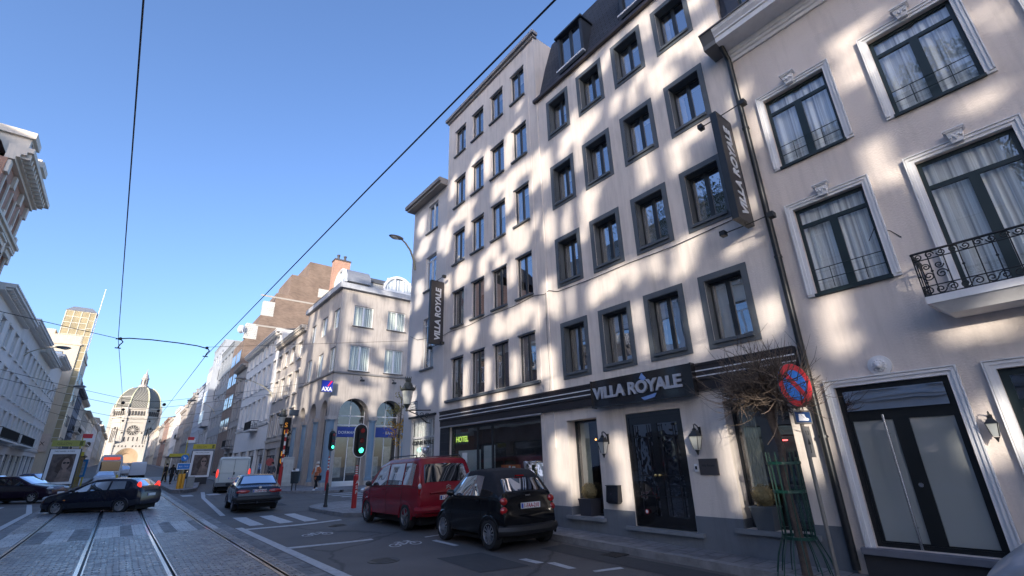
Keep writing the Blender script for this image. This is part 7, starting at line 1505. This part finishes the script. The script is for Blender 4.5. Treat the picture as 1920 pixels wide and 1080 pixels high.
    if bag: c = MB(); bx, by_ = lh[0] + .05, lh[1]; c.box(bx - .05, bx + .07, by_ - .16, by_ + .16, lh[2] - .42, lh[2] - .12); c.tube([(bx, by_ - .1, lh[2] - .12), (bx, by_, lh[2]), (bx, by_ + .1, lh[2] - .12)], .01, 5); b2_ = c.build('handbag', bag, None); b2_.parent = o
    return o
cb_ = M('cloth_black', (.012, .012, .014), .9, var=.2); cg = M('cloth_grey', (.08, .085, .095), .9, var=.2); cjean = M('cloth_dark_blue', (.02, .025, .045), .9, var=.2); hb = M('hair_dark', (.02, .014, .01), .8, var=.2); hl = M('hair_long', (.03, .018, .012), .8, var=.2)
org = M('cloth_orange_pattern', (.55, .17, .07), .9, var=.8, scale=16); wsc = M('cloth_offwhite', (.62, .58, .52), .9, var=.1); hg = M('hair_grey', (.25, .24, .23), .8)
person('woman in orange patterned coat and pale headscarf walking past the bank columns', 10.45, 34.1, gz(10, 34) + .12, -1.0, org, cb_, hg, .9, True, hat=wsc, arm=(.5, .2), scarf=wsc, bag=cb_, shoe=white_p)
person('man in black jacket outside the shops, left of the grey coated man', 9.6, 52.5, gz(9, 52) + .12, .4, cb_, cjean, hb, .3, arm=(.3, .3), H=1.78)
person('man in grey coat outside the shop with the tall sign', 9.85, 44.0, gz(9, 44) + .12, -.9, cg, cjean, hb, .5, True, arm=(.1, .1), H=1.8)
person('woman in dark clothes seen behind the first shop man', 9.0, 49.5, gz(9, 49) + .12, 2.0, cb_, cb_, hl, .2, H=1.62)
person('person in black coat at the right island edge, farther of the two waiting', 3.75, 60.5, gz(0, 60) + .22, -2.2, cb_, cb_, hb, .5, H=1.8)
person('person with pale hood and black coat on the right island, nearer of two', 3.95, 55.3, gz(0, 55) + .22, 2.6, cb_, cb_, hl, .6, True, hat=M('cloth_pale_grey', (.35, .35, .33), .9), H=1.72)
person('man in dark red jacket standing right of the advertising panel', 8.6, 59.5, gz(8, 59) + .05, .2, M('cloth_wine', (.08, .02, .025), .9, var=.2), cb_, hb, .1, H=1.78)

# ------------------------------------------------------------------ out of view behind the camera's left shoulder, with sun blockers added:
# a low block and tree-shaped leaf screens; their gaps shape the light patches
VL= [[14.6,13.15,14.63,12.28,0.22],[13.34,13.03,13.38,11.93,0.24],[12.14,13.04,12.11,11.93,0.21],[12.6,13.24,13.23,13.19,0.16],[10.74,12.97,10.87,11.75,0.24],[10.09,13.13,10.52,13.09,0.12],[10.01,13.81,10.23,13.7,0.1],[9.33,11.27,9.56,9.96,0.2],[8.94,11.03,8.99,9.99,0.19],[7.88,11.11,8.06,10.61,0.24],[7.46,10.99,6.67,11.16,0.27],[7.44,10.6,7.53,9.71,0.14],[9.72,11.03,10.94,11.16,0.28],[11.02,11.2,11.21,10.81,0.17],[11.51,11.21,11.66,10.66,0.25],[10.78,10.83,10.9,9.93,0.29],[13.11,11.18,14.3,11.06,0.31],[13.31,10.81,13.41,10.07,0.16],[17.31,12.35,17.33,11.74,0.37],[16.52,11.1,17.46,10.81,0.4],[15.42,11.07,15.56,10.14,0.2],[14.82,11.02,15.06,9.82,0.24],[11.7,8.82,11.79,8.48,0.3],[10.77,9.06,10.18,8.27,0.46],[9.48,9.04,9.62,8.57,0.14],[8.94,8.79,8.96,7.78,0.2],[8.0,8.65,8.07,7.9,0.22],[7.29,8.78,7.45,7.82,0.22],[13.61,8.77,14.34,8.15,0.34],[13.31,8.66,13.7,8.13,0.2],[12.44,8.58,12.4,7.99,0.26],[11.31,8.16,11.56,8.03,0.32],[10.75,7.85,10.86,7.2,0.19],[12.09,7.71,12.18,7.36,0.11],[14.91,8.65,14.83,7.99,0.25],[17.47,9.21,17.02,8.72,0.31],[18.25,8.45,18.34,7.99,0.27],[17.14,8.62,17.38,8.21,0.31],[13.96,6.22,14.36,5.69,0.19],[13.28,6.29,13.18,5.67,0.4],[14.48,6.29,14.67,5.64,0.15],[11.61,6.24,11.66,5.6,0.26],[10.82,6.13,11.0,5.5,0.28],[10.16,6.24,10.34,5.67,0.31],[9.62,6.18,9.67,5.37,0.13],[9.12,6.69,8.84,5.61,0.25],[8.03,6.16,8.21,5.48,0.2],[9.29,4.59,9.07,3.57,0.21],[9.53,4.64,9.59,3.89,0.15],[8.04,3.55,8.1,3.44,0.14],[12.21,4.77,12.26,3.91,0.18],[10.81,4.7,10.85,3.9,0.17],[13.45,4.88,13.53,3.97,0.17],[14.83,4.51,15.0,3.73,0.23],[12.47,3.65,12.64,3.48,0.18],[11.51,3.72,11.6,3.37,0.24],[10.24,3.73,10.32,3.49,0.25],[13.34,3.6,13.52,3.48,0.26],[17.22,6.65,17.12,5.62,0.43],[17.58,6.21,17.64,5.59,0.25],[16.41,4.68,16.01,4.06,0.29],[17.65,4.49,17.17,3.61,0.37],[9.01,10.87,8.95,9.92,0.19],[7.89,10.97,7.97,10.51,0.2],[7.24,12.99,6.74,12.93,0.15],[6.08,12.77,6.33,12.32,0.13],[5.61,12.89,6.14,12.76,0.11],[4.73,13.23,4.8,12.4,0.16],[4.99,13.03,5.24,12.94,0.13],[3.3,11.96,3.53,12.26,0.2],[3.24,11.33,3.54,10.67,0.27],[3.74,11.07,4.37,11.4,0.23],[5.37,11.23,5.48,10.43,0.13],[4.72,11.12,4.75,10.34,0.19],[5.01,11.36,5.27,11.09,0.17],[4.52,11.07,4.33,10.41,0.15],[7.52,11.71,7.64,11.2,0.17],[6.97,10.88,7.55,10.75,0.21],[5.97,11.15,6.09,10.75,0.16],[5.4,8.84,5.42,8.03,0.19],[4.55,8.58,4.56,7.95,0.17],[3.84,8.56,4.26,8.64,0.15],[2.99,8.63,2.98,8.9,0.1],[3.06,8.31,3.18,7.51,0.08],[8.1,8.58,8.08,8.05,0.16],[7.01,8.66,7.3,8.37,0.22],[7.63,7.75,7.62,7.31,0.11],[8.74,6.18,8.83,5.54,0.16],[8.0,6.16,8.2,5.47,0.2],[7.22,5.96,7.51,5.48,0.21],[6.52,6.11,7.03,5.62,0.22],[6.09,6.14,6.23,5.55,0.16],[5.6,6.14,5.66,5.76,0.15],[5.48,5.66,5.49,5.62,0.18],[4.77,6.16,4.99,5.41,0.17],[4.45,6.12,4.8,5.51,0.13],[3.14,6.49,3.23,6.19,0.09],[3.24,5.69,3.86,5.56,0.08],[3.29,4.39,3.48,4.08,0.12],[3.31,4.16,3.43,3.77,0.1],[6.19,5.11,6.21,4.69,0.1],[6.18,4.51,6.14,3.86,0.1],[4.72,4.62,4.78,4.07,0.14],[4.7,3.87,4.79,3.6,0.13],[1.2,8.8,0.97,8.43,0.15],[0.97,8.43,1.21,7.75,0.11],[0.59,8.88,1.05,8.71,0.08],[2.8,9.16,2.75,8.76,0.07],[2.66,8.29,2.79,7.49,0.1],[3.08,8.06,3.05,8.45,0.08],[1.17,6.57,1.09,5.74,0.16],[1.45,6.52,1.18,6.54,0.1],[-0.6,7.98,-0.76,7.55,0.08],[-0.47,6.53,0.06,6.52,0.08],[0.83,8.46,0.85,7.37,0.05],[0.81,5.92,0.8,5.43,0.05],[2.32,4.17,2.39,3.61,0.15],[2.27,3.43,2.36,3.31,0.17],[3.17,4.38,3.3,4.12,0.17],[1.06,3.27,0.95,3.31,0.12],[0.42,3.27,0.74,3.25,0.07],[0.88,2.29,1.02,1.53,0.11],[3.09,2.91,3.14,1.4,0.09],[3.42,2.1,3.3,1.4,0.15],[1.29,4.3,1.21,4.02,0.06],[9.04,2.23,9.02,1.18,0.22],[8.49,2.13,8.66,0.76,0.08],[7.11,2.13,7.09,1.66,0.15],[6.91,1.99,7.04,0.76,0.1],[4.49,2.17,4.52,1.14,0.09],[4.52,1.14,4.51,0.78,0.03],[5.26,2.1,5.47,1.87,0.03],[16.8,3.07,16.79,1.71,0.35],[21.45,8.54,21.04,7.36,0.33]]
FL= [[13.46,15.84,15.7,15.3,0.45],[15.71,15.16,15.37,14.13,0.39],[17.71,15.68,18.37,14.65,0.34],[12.53,14.7,12.72,14.07,0.2],[13.04,12.16,12.6,11.58,0.45],[15.01,13.52,16.09,12.07,0.67],[15.74,11.23,16.07,10.48,0.28],[14.23,11.81,15.43,11.71,0.31],[18.19,12.64,17.37,11.84,0.31],[12.83,8.17,13.23,6.55,0.31],[13.96,7.78,14.15,7.07,0.28],[14.99,7.61,16.22,6.83,0.53],[18.1,9.38,18.3,8.35,0.25],[15.33,6.54,15.54,5.6,0.25]]
SL= [[40.48,14.51,40.24,13.22,0.43],[43.61,14.61,43.61,13.46,0.48],[46.39,14.7,46.29,13.33,0.53],[50.13,15.11,49.55,12.79,0.85],[41.44,12.15,41.94,11.31,0.61],[40.48,11.68,40.57,9.76,0.42],[47.17,12.03,47.37,10.33,0.75],[52.43,13.03,52.05,10.15,1.02],[55.37,12.92,55.17,9.32,1.12],[58.11,12.03,58.5,9.4,1.05],[50.49,11.43,49.6,8.63,0.53],[42.39,11.4,42.5,10.62,0.49],[45.66,8.68,45.25,6.77,0.49],[42.51,8.52,42.41,7.24,0.48],[40.09,8.43,40.42,7.25,0.44],[38.22,8.88,37.85,6.72,0.34],[52.39,8.67,52.73,7.22,0.68],[57.6,8.0,57.43,6.72,0.79]]

Sh = Vector((-1, -1, .27))
def lit(a, b, strokes, wob=.08, gain=.03):
    a += wob * (mnoise.noise((a * .9, b * .9, 3.1))) ; b += wob * 1.5 * mnoise.noise((a * .8, b * .8, 9.7))
    best = 9.
    for y0, z0, y1, z1, r in strokes:
        dy, dz = y1 - y0, z1 - z0; q = dy * dy + dz * dz; t = 0 if q == 0 else max(0, min(1, ((a - y0) * dy + (b - z0) * dz) / q))
        d = sqrt((a - y0 - t * dy) ** 2 + ((b - z0 - t * dz) * (1.7 if t <= 0 or t >= 1 else 1)) ** 2) - (r * (1.12 - .3 * abs(2 * t - 1) ** 3) + gain)
        if d < best: best = d
    return best < .0
leafm = M('screen_leaf', (.06, .075, .025), .75, var=.5, scale=2); bark = M('bark_grey', (.12, .10, .08), .9, var=.35, scale=3, bump=.5)
crowns = {}
lr = random.Random(11)
def leafcells(P, du, dv, ncell, key, x_lo, x_hi, s):
    """a leaf clump somewhere along the sun ray through P"""
    t = P.x - lr.uniform(x_lo, x_hi); c = P + Sh * t
    k = (key, int((c.y + 100) // 6.5)); mb = crowns.setdefault(k, MB())
    sx = Vector((1, -1, 0)).normalized(); sz = Sh.normalized().cross(sx).normalized()
    a = lr.uniform(-.5, .5); e1 = (sx * cos(a) + sz * sin(a)); e2 = (sz * cos(a) - sx * sin(a)); e1 = (e1 + Sh.normalized() * lr.uniform(-.25, .25)); e2 = e2 + Sh.normalized() * lr.uniform(-.25, .25)
    h, v_ = s[0], s[1]
    if key == 'b':
        h *= .5; v_ *= .5
        for _ in range(15):
            g = c + sx * lr.uniform(-1, 1) * s[0] * .9 + sz * lr.uniform(-1, 1) * s[1] * .9 + Sh * lr.uniform(-.8, .8); f1 = e1 * lr.uniform(.7, 1.2); f2 = e2 * lr.uniform(.7, 1.2)
            mb.add([g - f1 * h, g - f2 * v_, g + f1 * h, g + f2 * v_], [(0, 1, 2, 3)])
        return
    mb.add([c - e1 * h - e2 * v_ * .55, c - e2 * v_, c + e1 * h - e2 * v_ * .4, c + e1 * h * .9 + e2 * v_ * .5, c + e2 * v_, c - e1 * h * .95 + e2 * v_ * .6], [(0, 1, 2, 3, 4, 5)])
st = .145; y = -4.6
while y < 18.4:
    z = -.6
    while z < 17.2:
        if z > 13.9 or z < .3 or not lit(y, z, VL, .08, .1 if z < 3.3 else .035): leafcells(Vector((8.78, y, z)), 0, 0, 0, 'a', -12.8, -10.2, (st * .53, st * .72))
        z += st
    y += st
st = .26; x = 11.4
while x < 19:      # bank, face towards the camera
    z = 1.
    while z < 16.9:
        if not lit(x, z, FL, .15, .2) and mnoise.noise((x * .75, z * .42 + x * .3, 5.3)) < .24: leafcells(Vector((x, 37.8, z)), 0, 0, 0, 'b', -21.5, -18.5, (st * .56, st * .72))
        z += st
    x += st
y = 37.6
while y < 58.6:      # bank and its neighbour, street face
    z = 1.
    while z < 16.9:
        if not lit(y, z, SL, .2, .18) and mnoise.noise((y * .85, z * .2, 7.7)) < .16: leafcells(Vector((12, y, z)), 0, 0, 0, 'b', -21.5, -18.5, (st * .58, st * .75))
        z += st
    y += st * 1.1
for i, (k, mb) in enumerate(sorted(crowns.items())):
    xs = [v[0] for v in mb.v]; ys_ = [v[1] for v in mb.v]; zs = [v[2] for v in mb.v]; cx, cy = sum(xs) / len(xs), sum(ys_) / len(ys_)
    tr = E('leaf_screen', 'added leaf screen shaped like a tree, outside the view, number %s from the south' % ['one','two','three','four','five','six','seven','eight','nine','ten','eleven','twelve','thirteen'][i], 'tree', (cx, cy, 0), 0, 'added leaf screens on the opposite side behind the camera')  # added crowns; their leaves block the sun except at the light patches
    tk = MB(); tk.tube([(0, 0, -.3), (.1, 0, 3), (-.1, .1, 7), (.1, 0, max(8, max(zs) * .7))], [.32, .28, .2, .06], 8)
    tk.build('trunk', bark, tr); o = mb.build('crown', leafm, tr); o.location = (-cx, -cy, 0)
op = E('shading_block', 'added low building shading the street, on the opposite side behind the camera, outside the view', 'building', (-9.7, -46, 0), LF)  # unseen block added to keep the low sun off the street
mb = MB(); facade(mb, 45.5, 5.3, [(3 + 5 * k, 5.5 + 5 * k, 1.0, 3.2, .2) for k in range(8)], z0=-.5); shell(mb, 45.5, 5.3, 5); mb.build('wall', white_pl, op)
for k in range(8): window(op, 3 + 5 * k, 1.0, 2.5, 2.2, .18, frame=frame_wh, glass=glass_far, nm=3, transom=.7)
ob = house('row_house', 'tall brown brick house behind the camera, outside the view', 'L', -9.7, -80, -46.5, 22, brick_b, [(14, 16), (10, 12), (6, 8)], 6)

house('row_house', 'plain white house across the street beside the camera, outside the view', 'L', XL, -.5, 8.2, 18.8, M('panel_white', (.6, .62, .65), .6), [(15.2, 17.2), (11.6, 13.6), (8.0, 10.2), (4.6, 6.8)], 3, wf=.55, cornice=.2, curtain=True, glass=glass_c, D=3)
house('row_house', 'plain stone house across the street, outside the view beside the low office', 'L', XL, 8.3, 16.2, 12.2, stone, [(8.6, 10.6), (4.8, 7.0)], 3, wf=.4, cornice=.2, D=3)
house('shading_slab', 'added tall slab shading the far right side, behind the left row of houses, outside the view', 'L', -30, 18, 62, 30, MATS['panel_grey'], [(24, 26), (18, 20), (12, 14), (6, 8)], 14, wf=.6, transom=None, sills=False, cornice=.1)  # unseen slab added to shade the row beyond the bank
